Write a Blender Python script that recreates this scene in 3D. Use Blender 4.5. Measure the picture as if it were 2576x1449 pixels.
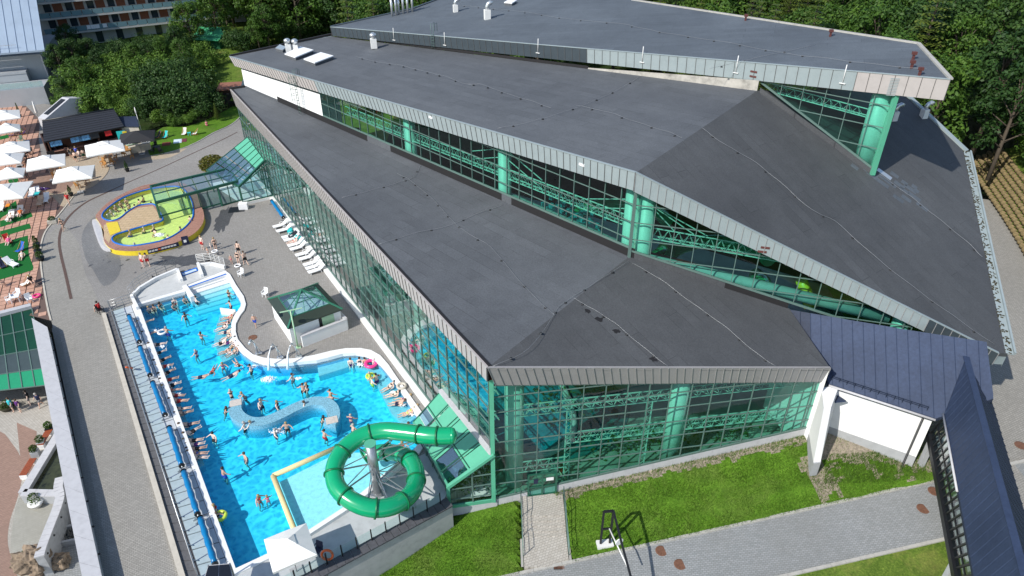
import bpy, bmesh, math, random
from mathutils import Vector, Matrix
from mathutils.geometry import tessellate_polygon
for o in list(bpy.data.objects): bpy.data.objects.remove(o)
sc = bpy.context.scene; col = sc.collection; R = math.radians
# ------------------------------------------------ camera, sky, sun, exposure
PITCH = 32.9; CAMH = 40.0; FPX = 1744.0                       # focal length in 2576-pixel-wide units
cd = bpy.data.cameras.new('camera'); cam = bpy.data.objects.new('camera', cd); col.objects.link(cam)
cam.location = (0, 0, CAMH); cam.rotation_euler = (R(90 - PITCH), 0, 0)
cd.sensor_width = 36; cd.lens = FPX / 2576 * 36; cd.clip_end = 3000; cd.clip_start = 1
sc.camera = cam
SUN_AZ, SUN_EL = 43.0, 41.5                                   # azimuth the shadows fall to, elevation
w = bpy.data.worlds.new('World'); sc.world = w; w.use_nodes = True
nt = w.node_tree; bg = nt.nodes['Background']
sky = nt.nodes.new('ShaderNodeTexSky'); sky.sky_type = 'NISHITA'; sky.sun_disc = False
sky.sun_elevation = R(SUN_EL); sky.sun_rotation = R(270 - SUN_AZ - 0) ; sky.air_density = 1.0; sky.dust_density = 0.6
nt.links.new(sky.outputs[0], bg.inputs[0]); bg.inputs[1].default_value = 0.14
sd = bpy.data.lights.new('sun', 'SUN'); sd.energy = 4.1; sd.angle = R(0.55); sd.color = (1.0, 0.955, 0.88)
so = bpy.data.objects.new('sun', sd); col.objects.link(so)
_dir = Vector((math.cos(R(SUN_AZ)) * math.cos(R(SUN_EL)), math.sin(R(SUN_AZ)) * math.cos(R(SUN_EL)), -math.sin(R(SUN_EL))))
so.rotation_euler = _dir.to_track_quat('-Z', 'Y').to_euler(); so.location = (-60, -40, 90)
vs = sc.view_settings; vs.view_transform = 'Standard'; vs.look = 'None'; vs.exposure = 0.27; vs.gamma = 1; vs.use_curve_mapping = False
# ------------------------------------------------ measuring helpers (survey points read off the photograph, put on real planes)
CX, CY = 1288.0, 724.5
_ct, _st = math.cos(R(PITCH)), math.sin(R(PITCH))
def ray(x, y):
    u = x - CX; v = y - CY
    return Vector((u, FPX * _ct - v * _st, -FPX * _st - v * _ct))
def at(x, y, z=0.0):
    d = ray(x, y); return Vector((0, 0, CAMH)) + d * ((z - CAMH) / d.z)
def atd(x, y, dep):
    return Vector((0, 0, CAMH)) + ray(x, y) * (dep / FPX)
def plane(p, q, r):
    n = (q - p).cross(r - p).normalized()
    if n.z < 0: n = -n
    return (n, n.dot(p))
def hit(x, y, pl):
    d = ray(x, y); o = Vector((0, 0, CAMH)); return o + d * ((pl[1] - pl[0].dot(o)) / pl[0].dot(d))
def vwall(p, q, off=0.0):                                       # vertical plane through p,q ; off > 0 to the right of p->q
    e = Vector((q.x - p.x, q.y - p.y, 0)).normalized(); n = Vector((e.y, -e.x, 0))
    return (n, n.dot(Vector((p.x, p.y, 0))) + off)
def plane_z(pl, x, y): return (pl[1] - pl[0].x * x - pl[0].y * y) / pl[0].z
def lerp(a, b, t): return a + (b - a) * t
# ------------------------------------------------ object helpers
def tag(o, label=None, cat=None, group=None, kind=None):
    if label: o['label'] = label
    if cat: o['category'] = cat
    if group: o['group'] = group
    if kind: o['kind'] = kind
    return o
def empty(name, loc, rz=0.0):
    o = bpy.data.objects.new(name, None); col.objects.link(o); o.location = loc; o.rotation_euler = (0, 0, rz)
    o.empty_display_size = .3; return o
def link(name, me, parent=None, mat=None):
    o = bpy.data.objects.new(name, me); col.objects.link(o)
    if parent is not None: o.parent = parent
    if mat is not None:
        if not me.materials: me.materials.append(mat)
    return o
def copy_tree(o, parent=None):
    c = o.copy(); col.objects.link(c); c.parent = parent
    for ch in o.children: copy_tree(ch, c)
    return c
def wloc(o):
    v = Vector(o.location)
    while o.parent is not None: o = o.parent; v += o.location
    return v
class MB:
    """collects faces for one mesh"""
    def __init__(s): s.v = []; s.f = []; s.m = []; s.sm = []
    def face(s, pts, m=0, sm=False):
        i = len(s.v); s.v += [tuple(p) for p in pts]; s.f.append(tuple(range(i, i + len(pts)))); s.m.append(m); s.sm.append(sm)
    def hexa(s, b, t, m=0):
        """b, t: lists of equal length (bottom and top outline, counter-clockwise from above)"""
        n = len(b); i = len(s.v); s.v += [tuple(p) for p in b] + [tuple(p) for p in t]
        s.f.append(tuple(range(i + n - 1, i - 1, -1))); s.f.append(tuple(range(i + n, i + 2 * n)))
        for k in range(n):
            j = (k + 1) % n; s.f.append((i + k, i + j, i + n + j, i + n + k))
        s.m += [m] * (n + 2); s.sm += [False] * (n + 2)
    def box(s, c, d, rz=0.0, m=0, rx=0.0, ry=0.0):
        M = Matrix.Translation(Vector(c)) @ Matrix.Rotation(rz, 4, 'Z') @ Matrix.Rotation(ry, 4, 'Y') @ Matrix.Rotation(rx, 4, 'X')
        x, y, z = d[0] / 2, d[1] / 2, d[2] / 2
        q = [(-x, -y), (x, -y), (x, y), (-x, y)]
        s.hexa([M @ Vector((a, b, -z)) for a, b in q], [M @ Vector((a, b, z)) for a, b in q], m)
    def bar(s, p, q, wd, ht, m=0, up=None):
        p = Vector(p); q = Vector(q); d = (q - p)
        if d.length < 1e-6: return
        d.normalize(); up = Vector(up) if up is not None else Vector((0, 0, 1))
        if abs(d.dot(up)) > .97: up = Vector((0, 1, 0)) if abs(d.y) < .9 else Vector((1, 0, 0))
        a = d.cross(up).normalized() * (wd / 2); b = a.cross(d).normalized() * (ht / 2)
        i = len(s.v)
        for e in (p, q):
            for k, l in ((-1, -1), (1, -1), (1, 1), (-1, 1)): s.v.append(tuple(e + a * k + b * l))
        s.f += [(i, i + 1, i + 2, i + 3), (i + 7, i + 6, i + 5, i + 4)] + [(i + k, i + 4 + k, i + 4 + (k + 1) % 4, i + (k + 1) % 4) for k in range(4)]
        s.m += [m] * 6; s.sm += [False] * 6
    def tube(s, path, rad, n=8, m=0, cap=True, closed=False, sm=True):
        P = [Vector(p) for p in path]; L = len(P); rad = rad if isinstance(rad, (list, tuple)) else [rad] * L
        i0 = len(s.v); up = None
        for k in range(L):
            if closed: d = P[(k + 1) % L] - P[k - 1]
            else: d = P[min(k + 1, L - 1)] - P[max(k - 1, 0)]
            d.normalize()
            if up is None:
                up = Vector((0, 0, 1)) if abs(d.z) < .9 else Vector((1, 0, 0))
            a = d.cross(up).normalized(); b = a.cross(d).normalized(); up = b
            for j in range(n):
                t = 2 * math.pi * j / n; s.v.append(tuple(P[k] + (a * math.cos(t) + b * math.sin(t)) * rad[k]))
        for k in range(L if closed else L - 1):
            k2 = (k + 1) % L
            for j in range(n):
                s.f.append((i0 + k * n + j, i0 + k * n + (j + 1) % n, i0 + k2 * n + (j + 1) % n, i0 + k2 * n + j)); s.m.append(m); s.sm.append(sm)
        if cap and not closed:
            s.f.append(tuple(i0 + j for j in range(n - 1, -1, -1))); s.f.append(tuple(i0 + (L - 1) * n + j for j in range(n))); s.m += [m, m]; s.sm += [False, False]
    def cyl(s, c, r, h, n=16, m=0, r2=None): s.tube([c, Vector(c) + Vector((0, 0, h))], [r, r if r2 is None else r2], n, m)
    def lathe(s, c, prof, n=12, m=0, sx=1, sy=1, rot=None):
        c = Vector(c); i0 = len(s.v)
        for (r, z) in prof:
            for j in range(n):
                t = 2 * math.pi * j / n; v = Vector((r * math.cos(t) * sx, r * math.sin(t) * sy, z))
                if rot is not None: v = rot @ v
                s.v.append(tuple(c + v))
        for k in range(len(prof) - 1):
            for j in range(n):
                s.f.append((i0 + k * n + j, i0 + k * n + (j + 1) % n, i0 + (k + 1) * n + (j + 1) % n, i0 + (k + 1) * n + j)); s.m.append(m); s.sm.append(True)
        s.f.append(tuple(i0 + j for j in range(n - 1, -1, -1))); s.f.append(tuple(i0 + (len(prof) - 1) * n + j for j in range(n))); s.m += [m, m]; s.sm += [False, False]
    def poly(s, loops, z, m=0, skirt=0.0, ms=None):
        """flat sheet (outer loop + holes) at height z (number or function of x,y); skirt = thickness of the sides"""
        f = z if callable(z) else (lambda x, y: z)
        L = [[Vector((p[0], p[1], f(p[0], p[1]))) for p in lp] for lp in loops]
        tri = tessellate_polygon([[Vector((p.x, p.y, 0)) for p in lp] for lp in L]); flat = [p for lp in L for p in lp]
        i = len(s.v); s.v += [tuple(p) for p in flat]
        for t in tri:
            a, b, c = (flat[k] for k in t)
            if (b - a).cross(c - a).z < 0: t = (t[0], t[2], t[1])
            s.f.append(tuple(i + k for k in t)); s.m.append(m); s.sm.append(False)
        if skirt:
            for li, lp in enumerate(L):
                ar = sum(lp[k].x * lp[(k + 1) % len(lp)].y - lp[(k + 1) % len(lp)].x * lp[k].y for k in range(len(lp)))
                ccw = (ar > 0) == (li == 0)
                for k in range(len(lp)):
                    a, b = lp[k], lp[(k + 1) % len(lp)]
                    if not ccw: a, b = b, a
                    dn = Vector((0, 0, -skirt)); s.face([a, a + dn, b + dn, b], m if ms is None else ms)
    def mesh(s, name, org=None):
        me = bpy.data.meshes.new(name); v = s.v
        if org is not None: v = [(p[0] - org[0], p[1] - org[1], p[2] - org[2]) for p in v]
        me.from_pydata(v, [], s.f); me.polygons.foreach_set('material_index', s.m); me.polygons.foreach_set('use_smooth', s.sm); me.update()
        return me
    def build(s, name, mats, parent=None, world=True):
        """world=True: coordinates are world coordinates (shifted to the parent's place, or kept)"""
        org = wloc(parent) if (parent is not None and world) else None
        me = s.mesh(name, org)
        for m in (mats if isinstance(mats, (list, tuple)) else [mats]): me.materials.append(m)
        o = bpy.data.objects.new(name, me); col.objects.link(o)
        if parent is not None: o.parent = parent
        return o
def rafters(q, nu, nw, w_=.09, h_=.12):
    mb = MB(); f = lambda u, w: lerp(lerp(q[0], q[1], u), lerp(q[3], q[2], u), w)
    for i in range(nu + 1): mb.bar(f(i / nu, 0), f(i / nu, 1), w_, h_)
    for j in range(nw + 1): mb.bar(f(0, j / nw), f(1, j / nw), w_, h_)
    return mb
def smooth_loop(pts, k=4, closed=True):
    """Catmull-Rom through 2D points"""
    n = len(pts); out = []
    rng = range(n) if closed else range(n - 1)
    for i in rng:
        if closed: p0, p1, p2, p3 = pts[i - 1], pts[i], pts[(i + 1) % n], pts[(i + 2) % n]
        else: p0, p1, p2, p3 = pts[max(i - 1, 0)], pts[i], pts[i + 1], pts[min(i + 2, n - 1)]
        for j in range(k):
            t = j / k
            out.append(tuple(.5 * (2 * b + (c - a) * t + (2 * a - 5 * b + 4 * c - d) * t * t + (-a + 3 * b - 3 * c + d) * t ** 3) for a, b, c, d in zip(p0, p1, p2, p3)))
    if not closed: out.append(tuple(pts[-1]))
    return out
def PX(lst, z=0.0): return [tuple(at(x, y, z))[:2] for x, y in lst]
def offset_line(pts, d):
    """offset an open 2D polyline to its right by d"""
    out = []
    for i, p in enumerate(pts):
        a = pts[max(i - 1, 0)]; b = pts[min(i + 1, len(pts) - 1)]
        e = Vector((b[0] - a[0], b[1] - a[1])).normalized(); out.append((p[0] + e.y * d, p[1] - e.x * d))
    return out
# ------------------------------------------------ materials
def newmat(name):
    m = bpy.data.materials.new(name); m.use_nodes = True; return m, m.node_tree.nodes, m.node_tree.links, m.node_tree.nodes['Principled BSDF']
def _pos(N, L, scale=(1, 1, 1), rz=0.0, space='pos'):
    mp = N.new('ShaderNodeMapping'); mp.inputs['Scale'].default_value = scale; mp.inputs['Rotation'].default_value = (0, 0, rz)
    if space == 'pos': g = N.new('ShaderNodeNewGeometry'); L.new(g.outputs['Position'], mp.inputs[0])
    else: g = N.new('ShaderNodeTexCoord'); L.new(g.outputs['Object'], mp.inputs[0])
    return mp.outputs[0]
def _noise(N, L, vec, sc_, det=4, rough=.6, dist=0):
    n = N.new('ShaderNodeTexNoise'); n.inputs['Scale'].default_value = sc_; n.inputs['Detail'].default_value = det; n.inputs['Roughness'].default_value = rough
    n.inputs['Distortion'].default_value = dist; L.new(vec, n.inputs['Vector']); return n.outputs['Fac']
def _ramp(N, L, fac, stops):
    r = N.new('ShaderNodeValToRGB'); e = r.color_ramp.elements
    while len(e) < len(stops): e.new(.5)
    for k, (p, c) in enumerate(stops): e[k].position = p; e[k].color = (*c, 1) if len(c) == 3 else c
    L.new(fac, r.inputs[0]); return r.outputs[0]
def _mix(N, L, fac, a, b, mode='MIX'):
    x = N.new('ShaderNodeMix'); x.data_type = 'RGBA'; x.blend_type = mode
    for s_, v in ((x.inputs[0], fac), (x.inputs[6], a), (x.inputs[7], b)):
        if hasattr(v, 'links') or hasattr(v, 'is_linked'): L.new(v, s_)
        else: s_.default_value = v if isinstance(v, (int, float)) else ((*v, 1) if len(v) == 3 else v)
    return x.outputs[2]
def _bump(N, L, h, B, st=.3, dist=.02):
    b = N.new('ShaderNodeBump'); b.inputs['Strength'].default_value = st; b.inputs['Distance'].default_value = dist
    L.new(h, b.inputs['Height']); L.new(b.outputs[0], B.inputs['Normal'])
def flat(name, c, rough=.6, metal=0.0, var=.12, vs_=6.0, spec=.5, bump=0.0, space='pos', coat=0.0):
    """a plain coloured material with some dirt / tone variation"""
    m, N, L, B = newmat(name); B.inputs['Roughness'].default_value = rough; B.inputs['Metallic'].default_value = metal
    B.inputs['Specular IOR Level'].default_value = spec; B.inputs['Coat Weight'].default_value = coat
    if var:
        v = _pos(N, L, space=space); n = _noise(N, L, v, vs_, 5, .65)
        c2 = tuple(max(0, k * (1 - 2 * var)) for k in c); c3 = tuple(min(1, k * (1 + var)) for k in c)
        L.new(_ramp(N, L, n, [(.25, c2), (.5, c), (.75, c3)]), B.inputs['Base Color'])
        if bump: _bump(N, L, n, B, bump, .02)
    else: B.inputs['Base Color'].default_value = (*c, 1)
    return m
def brickmat(name, c1, c2, cm, bw, bh, rz=0.0, mortar=.02, rough=.85, dirt=.35, off=.5, bumps=.4, big=.12, dirtc=None):
    """small-format paving: pieces below the size that is modelled"""
    m, N, L, B = newmat(name); v = _pos(N, L, rz=rz)
    b = N.new('ShaderNodeTexBrick'); b.offset = off; b.inputs['Scale'].default_value = 1; b.inputs['Brick Width'].default_value = bw; b.inputs['Row Height'].default_value = bh
    b.inputs['Mortar Size'].default_value = mortar; b.inputs['Mortar Smooth'].default_value = .3; b.inputs['Bias'].default_value = 0
    for k, c in (('Color1', c1), ('Color2', c2), ('Mortar', cm)): b.inputs[k].default_value = (*c, 1)
    L.new(v, b.inputs['Vector'])
    n = _noise(N, L, v, big, 6, .6); n2 = _noise(N, L, v, 2.3, 4, .7)
    d = dirtc or tuple(k * .5 for k in c1)
    c = _mix(N, L, _ramp(N, L, n, [(.42, (0, 0, 0)), (.72, (dirt,) * 3)]), b.outputs[0], d)
    c = _mix(N, L, _ramp(N, L, n2, [(.35, (.0,) * 3), (.7, (.22,) * 3)]), c, d)
    L.new(c, B.inputs['Base Color']); B.inputs['Roughness'].default_value = rough
    _bump(N, L, b.outputs['Fac'], B, -bumps if False else bumps, -.01)
    return m
def glassmat(name, tint, refl=.9, rough=.01, ior=1.5, extra=0.0, wav=.0):
    """architectural glass: tinted clear pane with a mirror-like coat (a real pane, same for every ray)"""
    m, N, L, B = newmat(name); N.remove(B)
    t = N.new('ShaderNodeBsdfTransparent'); t.inputs[0].default_value = (*tint, 1)
    g = N.new('ShaderNodeBsdfGlossy'); g.inputs['Roughness'].default_value = rough; g.inputs['Color'].default_value = (refl, refl, refl, 1)
    f = N.new('ShaderNodeFresnel'); gm = N.new('ShaderNodeNewGeometry'); mi = N.new('ShaderNodeMix'); mi.inputs[2].default_value = ior; mi.inputs[3].default_value = 1 / ior; L.new(gm.outputs['Backfacing'], mi.inputs[0]); L.new(mi.outputs[0], f.inputs['IOR'])
    if wav:
        v = _pos(N, L); n = _noise(N, L, v, .35, 2); bp_ = N.new('ShaderNodeBump'); bp_.inputs['Strength'].default_value = wav; bp_.inputs['Distance'].default_value = .05
        L.new(n, bp_.inputs['Height']); L.new(bp_.outputs[0], g.inputs['Normal'])
    ad = N.new('ShaderNodeMath'); ad.operation = 'ADD'; ad.use_clamp = True; ad.inputs[1].default_value = extra; L.new(f.outputs[0], ad.inputs[0])
    mx = N.new('ShaderNodeMixShader'); L.new(ad.outputs[0], mx.inputs[0]); L.new(t.outputs[0], mx.inputs[1]); L.new(g.outputs[0], mx.inputs[2])
    L.new(mx.outputs[0], N['Material Output'].inputs[0]); return m
def roofmat(name, c, rz, strip=1.0):
    m, N, L, B = newmat(name); v = _pos(N, L, rz=rz)
    b = N.new('ShaderNodeTexBrick'); b.offset = .37; b.offset_frequency = 2; b.inputs['Scale'].default_value = 1; b.inputs['Brick Width'].default_value = 7.5; b.inputs['Row Height'].default_value = strip
    b.inputs['Mortar Size'].default_value = .02; b.inputs['Mortar Smooth'].default_value = .5
    b.inputs['Color1'].default_value = (*[k * .90 for k in c], 1); b.inputs['Color2'].default_value = (*[k * 1.1 for k in c], 1); b.inputs['Mortar'].default_value = (*[k * .48 for k in c], 1)
    L.new(v, b.inputs['Vector'])
    big = _noise(N, L, v, .09, 5, .55, .4); mid = _noise(N, L, v, .9, 4, .6); grain = _noise(N, L, v, 9.0, 3, .8)
    seam = _noise(N, L, v, .35, 2, .5)
    # seams show only here and there
    sm = _mix(N, L, _ramp(N, L, seam, [(.40, (0, 0, 0)), (.58, (1, 1, 1))]), c, b.outputs[0])
    k1 = _mix(N, L, 1.0, sm, _ramp(N, L, big, [(.3, (.82,) * 3), (.7, (1.16, 1.15, 1.12))]), 'MULTIPLY')
    k2 = _mix(N, L, 1.0, k1, _ramp(N, L, mid, [(.3, (.92,) * 3), (.7, (1.07,) * 3)]), 'MULTIPLY')
    k3 = _mix(N, L, 1.0, k2, _ramp(N, L, grain, [(.3, (.78,) * 3), (.7, (1.22,) * 3)]), 'MULTIPLY')
    L.new(k3, B.inputs['Base Color']); B.inputs['Roughness'].default_value = .78; _bump(N, L, grain, B, .35, .015)
    return m
def grassmat(name, ca, cb, cc, dry=(.16, .14, .06), dry_amt=.35):
    m, N, L, B = newmat(name); v = _pos(N, L)
    f = _noise(N, L, v, 7.0, 5, .75); g = _noise(N, L, v, .45, 5, .65, .6); d = _noise(N, L, v, .22, 5, .7, .5)
    c = _ramp(N, L, f, [(.3, ca), (.52, cb), (.72, cc)])
    c = _mix(N, L, 1.0, c, _ramp(N, L, g, [(.3, (.65, .7, .6)), (.7, (1.25, 1.2, 1.1))]), 'MULTIPLY')
    c = _mix(N, L, _ramp(N, L, d, [(.5, (0, 0, 0)), (.72, (dry_amt,) * 3)]), c, dry)
    L.new(c, B.inputs['Base Color']); B.inputs['Roughness'].default_value = .9; B.inputs['Specular IOR Level'].default_value = .15; _bump(N, L, f, B, .8, .08)
    return m
M = {}
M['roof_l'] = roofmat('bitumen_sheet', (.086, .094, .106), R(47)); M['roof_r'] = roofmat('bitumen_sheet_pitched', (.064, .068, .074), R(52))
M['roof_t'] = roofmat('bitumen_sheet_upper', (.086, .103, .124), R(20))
M['fascia_tan'] = flat('fascia_warm_grey_zinc', (.40, .37, .355), .45, .0, .05, 1.2)
M['fascia_grey'] = flat('fascia_blue_grey_zinc', (.27, .32, .33), .42, .0, .05, 1.2)
M['fascia_dark'] = flat('fascia_dark_slate', (.045, .06, .072), .4, .0, .08, 1.2)
M['fascia_front'] = flat('fascia_grey_zinc', (.30, .29, .29), .45, .0, .05, 1.2)
M['seam'] = flat('seam_metal', (.34, .34, .34), .4, .2, .05); M['seam_dark'] = flat('seam_dark', (.09, .09, .09), .5, 0, .05)
M['white'] = flat('white_render', (.80, .80, .79), .8, 0, .03, .8); M['offwhite'] = flat('offwhite_paint', (.72, .72, .70), .6, 0, .05, 2)
M['concrete'] = flat('stained_concrete', (.40, .38, .34), .85, 0, .28, 1.1, bump=.2); M['plinth'] = flat('grey_plinth', (.36, .37, .38), .8, 0, .08, 1.5)
M['dark'] = flat('black_bitumen_upstand', (.012, .011, .012), .7, 0, .1); M['black'] = flat('black_paint', (.012, .013, .015), .45, 0, .05)
M['frame'] = flat('green_grey_frame', (.115, .185, .165), .45, .1, .06); M['frame_d'] = flat('dark_green_frame', (.018, .10, .065), .4, .1, .06)
M['green_panel'] = flat('green_metal_panel', (.10, .40, .26), .4, .05, .05, 1.0); M['teal_panel'] = flat('teal_spandrel', (.02, .26, .13), .2, .0, .05)
M['glass'] = glassmat('green_tinted_glass', (.40, .80, .70), .95, .012, 1.45, .03, .15); M['glass_l'] = glassmat('green_tinted_glass_reflective', (.40, .76, .68), .95, .012, 1.65, .19, .12)
M['glass_clear'] = glassmat('clear_glass', (.80, .93, .92), .95, .01, 1.5, .02); M['glass_roof'] = glassmat('roof_glazing', (.62, .82, .86), .95, .03, 1.6, .14)
M['glass_dark'] = glassmat('dark_glass', (.05, .08, .09), .9, .02, 1.5, .03)
M['steel'] = flat('galvanised_steel', (.45, .46, .47), .35, .75, .08); M['truss'] = flat('truss_white_paint', (.62, .66, .62), .45, 0, .05); M['zinc'] = flat('bright_zinc', (.60, .62, .63), .3, .7, .08)
M['blue_roof'] = None
M['pave'] = brickmat('grey_block_paving', (.27, .258, .24), (.33, .318, .30), (.17, .16, .15), .24, .14, R(28), .016, dirtc=(.15, .142, .13), dirt=.4)
M['pave_path'] = brickmat('grey_path_blocks', (.28, .268, .24), (.35, .335, .30), (.17, .16, .145), .26, .15, R(-26), .016, dirtc=(.17, .16, .14), dirt=.3)
M['pave_road'] = brickmat('road_blocks', (.235, .25, .255), (.30, .312, .32), (.15, .155, .155), .24, .14, R(10), .015, dirtc=(.16, .16, .145), dirt=.45)
M['pave_light'] = brickmat('light_blocks', (.42, .39, .34), (.50, .47, .42), (.27, .25, .22), .24, .18, R(-20), .018, dirtc=(.25, .23, .2), dirt=.25)
M['pave_pink'] = brickmat('pink_brown_blocks', (.30, .185, .14), (.37, .235, .18), (.19, .13, .105), .22, .11, R(-20), .014, dirtc=(.19, .13, .1), dirt=.25)
M['pave_beige'] = brickmat('beige_blocks', (.43, .35, .25), (.52, .43, .32), (.28, .23, .17), .24, .12, R(20), .014, dirtc=(.27, .21, .15), dirt=.25)
M['pave_wet'] = brickmat('wet_dark_blocks', (.075, .075, .078), (.11, .11, .112), (.045, .045, .045), .32, .2, R(28), .022, rough=.5, dirtc=(.05, .05, .05))
M['tile_pink'] = flat('salmon_terrace_tile', (.50, .29, .205), .8, 0, .14, 3.0); M['joint'] = flat('dark_joint', (.13, .085, .07), .9, 0, .1)
M['carpet'] = flat('green_artificial_turf', (.015, .13, .03), .95, 0, .25, 18.0, spec=.1)
M['slab'] = flat('light_concrete_slab', (.47, .50, .53), .75, 0, .08, 1.6); M['slab_joint'] = flat('slab_joint', (.09, .09, .1), .9, 0, .1)
M['stone'] = flat('pale_stone_coping', (.47, .47, .485), .7, 0, .07, 2.0); M['kerb'] = flat('beige_concrete_kerb', (.50, .46, .39), .85, 0, .1, 2.0); M['kerb_g'] = flat('grey_concrete_kerb', (.38, .37, .34), .85, 0, .12, 2.0)
M['rim'] = flat('white_pool_tile', (.78, .78, .77), .45, 0, .04, 3.0)
M['grass'] = grassmat('lawn', (.045, .115, .010), (.095, .205, .018), (.16, .28, .04)); M['grass_hill'] = grassmat('meadow', (.045, .085, .014), (.10, .16, .025), (.19, .25, .05), (.24, .20, .07), .6)
M['grass_dark'] = grassmat('forest_floor', (.012, .028, .008), (.025, .05, .012), (.05, .08, .02), (.06, .05, .02), .3)
M['soil'] = flat('gravel_soil', (.26, .22, .17), .95, 0, .3, 5.0, bump=.6); M['soil_d'] = flat('dark_soil', (.05, .045, .025), .95, 0, .4, 3.0, bump=.6)
M['wood'] = flat('timber_slats_brown', (.36, .19, .14), .6, 0, .2, 5.0); M['wood_red'] = flat('red_brown_bench_timber', (.30, .075, .03), .5, 0, .15, 6); M['wood_light'] = flat('pine_furniture', (.42, .20, .055), .5, 0, .15, 6, space='obj'); M['wood_dark'] = flat('dark_timber', (.055, .022, .014), .6, 0, .2, 4)
M['plastic_w'] = flat('white_plastic', (.82, .82, .82), .4, 0, .02, space='obj'); M['plastic_blue'] = flat('blue_cover_foil', (.0, .16, .38), .35, 0, .10, 3.0)
M['slide'] = flat('green_slide_grp', (.003, .33, .14), .2, 0, .05, 1.0, coat=.6); M['canvas'] = flat('white_canvas', (.80, .79, .75), .85, 0, .03, 2, space='obj'); M['canvas_k'] = flat('black_canvas', (.02, .02, .022), .85, 0, .1, 3)
M['yellow'] = flat('yellow_pool_tile', (.72, .55, .03), .4, 0, .08, 3); M['blue_tile'] = flat('blue_pool_tile', (.01, .14, .52), .35, 0, .1, 6); M['beige_tile'] = flat('sand_tile', (.50, .36, .21), .7, 0, .1, 3)
M['rust'] = flat('rusty_cast_iron', (.16, .075, .045), .8, 0, .25, 6, bump=.3, space='obj'); M['brown_vent'] = flat('brown_red_vent', (.11, .035, .03), .6, 0, .1)
M['lightning'] = flat('lightning_wire', (.30, .31, .32), .4, .5, .05); M['orange'] = flat('orange_life_ring', (.75, .13, .03), .5, 0, .05); M['pink'] = flat('pink_ring_vinyl', (.85, .05, .25), .3, 0, .05); M['lime'] = flat('lime_ring_vinyl', (.55, .72, .08), .3, 0, .05)
M['navy'] = flat('navy_canvas', (.012, .016, .05), .8, 0, .1, space='obj'); M['red'] = flat('red_cloth', (.55, .02, .02), .8, 0, .1, space='obj'); M['teal_cloth'] = flat('turquoise_cloth', (.02, .48, .48), .8, 0, .1, space='obj'); M['green_pale'] = flat('pale_green_plastic', (.42, .62, .40), .5, 0, .05, space='obj'); M['purple'] = flat('purple_cloth', (.05, .015, .13), .8, 0, .1, space='obj')
# ================================================ survey of the big building
rnd = random.Random(7)
P = Vector((-1.32, 34.75, 0)); E1 = Vector((-.5255, .8508, 0)).normalized(); EF = Vector((.987, .159, 0)).normalized()
P1 = P + E1 * 72; PF = P + EF * 30
W1 = vwall(P1, P); WF = vwall(P, PF)                       # glass planes (outside on the right of p->q ... checked below)
def out_n(p, q):                                            # outward normal of a wall walked with the building on the left
    e = Vector((q.x - p.x, q.y - p.y, 0)).normalized(); return Vector((e.y, -e.x, 0))
OV = .45
n1, nF = out_n(P1, P), out_n(P, PF)
W1o = vwall(P1 + n1 * OV, P + n1 * OV); WFo = vwall(P + nF * OV, PF + nF * OV)
def isect2(w1, w2):
    a, b = w1[0], w2[0]; det = a.x * b.y - a.y * b.x
    return Vector(((w1[1] * b.y - w2[1] * a.y) / det, (a.x * w2[1] - b.x * w1[1]) / det, 0))
_c = isect2(W1o, WFo); zA = (hit(1240, 931, W1o).z + hit(1240, 931, WFo).z) / 2; A = Vector((_c.x, _c.y, zA))
B = hit(580, 225, W1o); R1 = hit(2088, 925, WFo)
A_b = Vector((_c.x, _c.y, (hit(1240, 966, W1o).z + hit(1240, 966, WFo).z) / 2)); B_b = hit(596, 268, W1o); R1_b = hit(2075, 958, WFo)
WFi = vwall(P + nF * .08, PF + nF * .08); FA_b = hit(1246, 968, WFi); FR_b = hit(2072, 959, WFi)
K = atd(1583, 645, 54.0)
T1 = plane(A, B, K); T1R = plane(A, R1, K)
FAR1 = hit(617, 219, T1); BR = hit(1985, 776, T1R)
# second tier
n2 = out_n(FAR1, K); n2R = out_n(K, BR)
W2 = vwall(FAR1, K); W2R = vwall(K, BR); W2o = vwall(FAR1 + n2 * OV, K + n2 * OV); W2Ro = vwall(K + n2R * OV, BR + n2R * OV)
_c = isect2(W2o, W2Ro); A2 = Vector((_c.x, _c.y, (hit(1604, 435, W2o).z + hit(1604, 435, W2Ro).z) / 2)); A2_b = Vector((_c.x, _c.y, (hit(1597, 478, W2o).z + hit(1603, 482, W2Ro).z) / 2))
B2 = hit(578, 142, W2o); B2_b = hit(592, 166, W2o); R2 = hit(2512, 888, W2Ro); R2_b = hit(2495, 915, W2Ro)
C2 = at(1905, 228, 21.2)
T2 = plane(A2, B2, C2); T2R = plane(A2, R2, C2)
B2i = hit(832, 88, T2)                                       # where tier 3 starts at the far left
TRI = hit(2190, 438, T2R); G1 = hit(2428, 382, T2R); G2 = hit(2535, 890, T2R); G0 = hit(2262, 225, T2R)
# third tier
n3 = out_n(B2i, TRI); W3 = vwall(B2i, TRI); W3o = vwall(B2i + n3 * .3, TRI + n3 * .3)
A3 = hit(832, 68, W3o); R3 = hit(2392, 200, W3o); A3_b = hit(838, 90, W3o); R3_b = hit(2374, 252, W3o)
BK3 = at(2310, 110, 25.2); T3 = plane(A3, R3, BK3)
L3 = hit(1040, 22, T3); M3 = hit(1590, 0, T3); N3 = hit(1260, -60, T3)
# ================================================ the ground
mb = MB(); mb.face([(-1500, -300, -8), (1500, -300, -8), (1500, 2200, -8), (-1500, 2200, -8)])
tag(mb.build('ground', M['grass_dark']), kind='structure')
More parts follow.
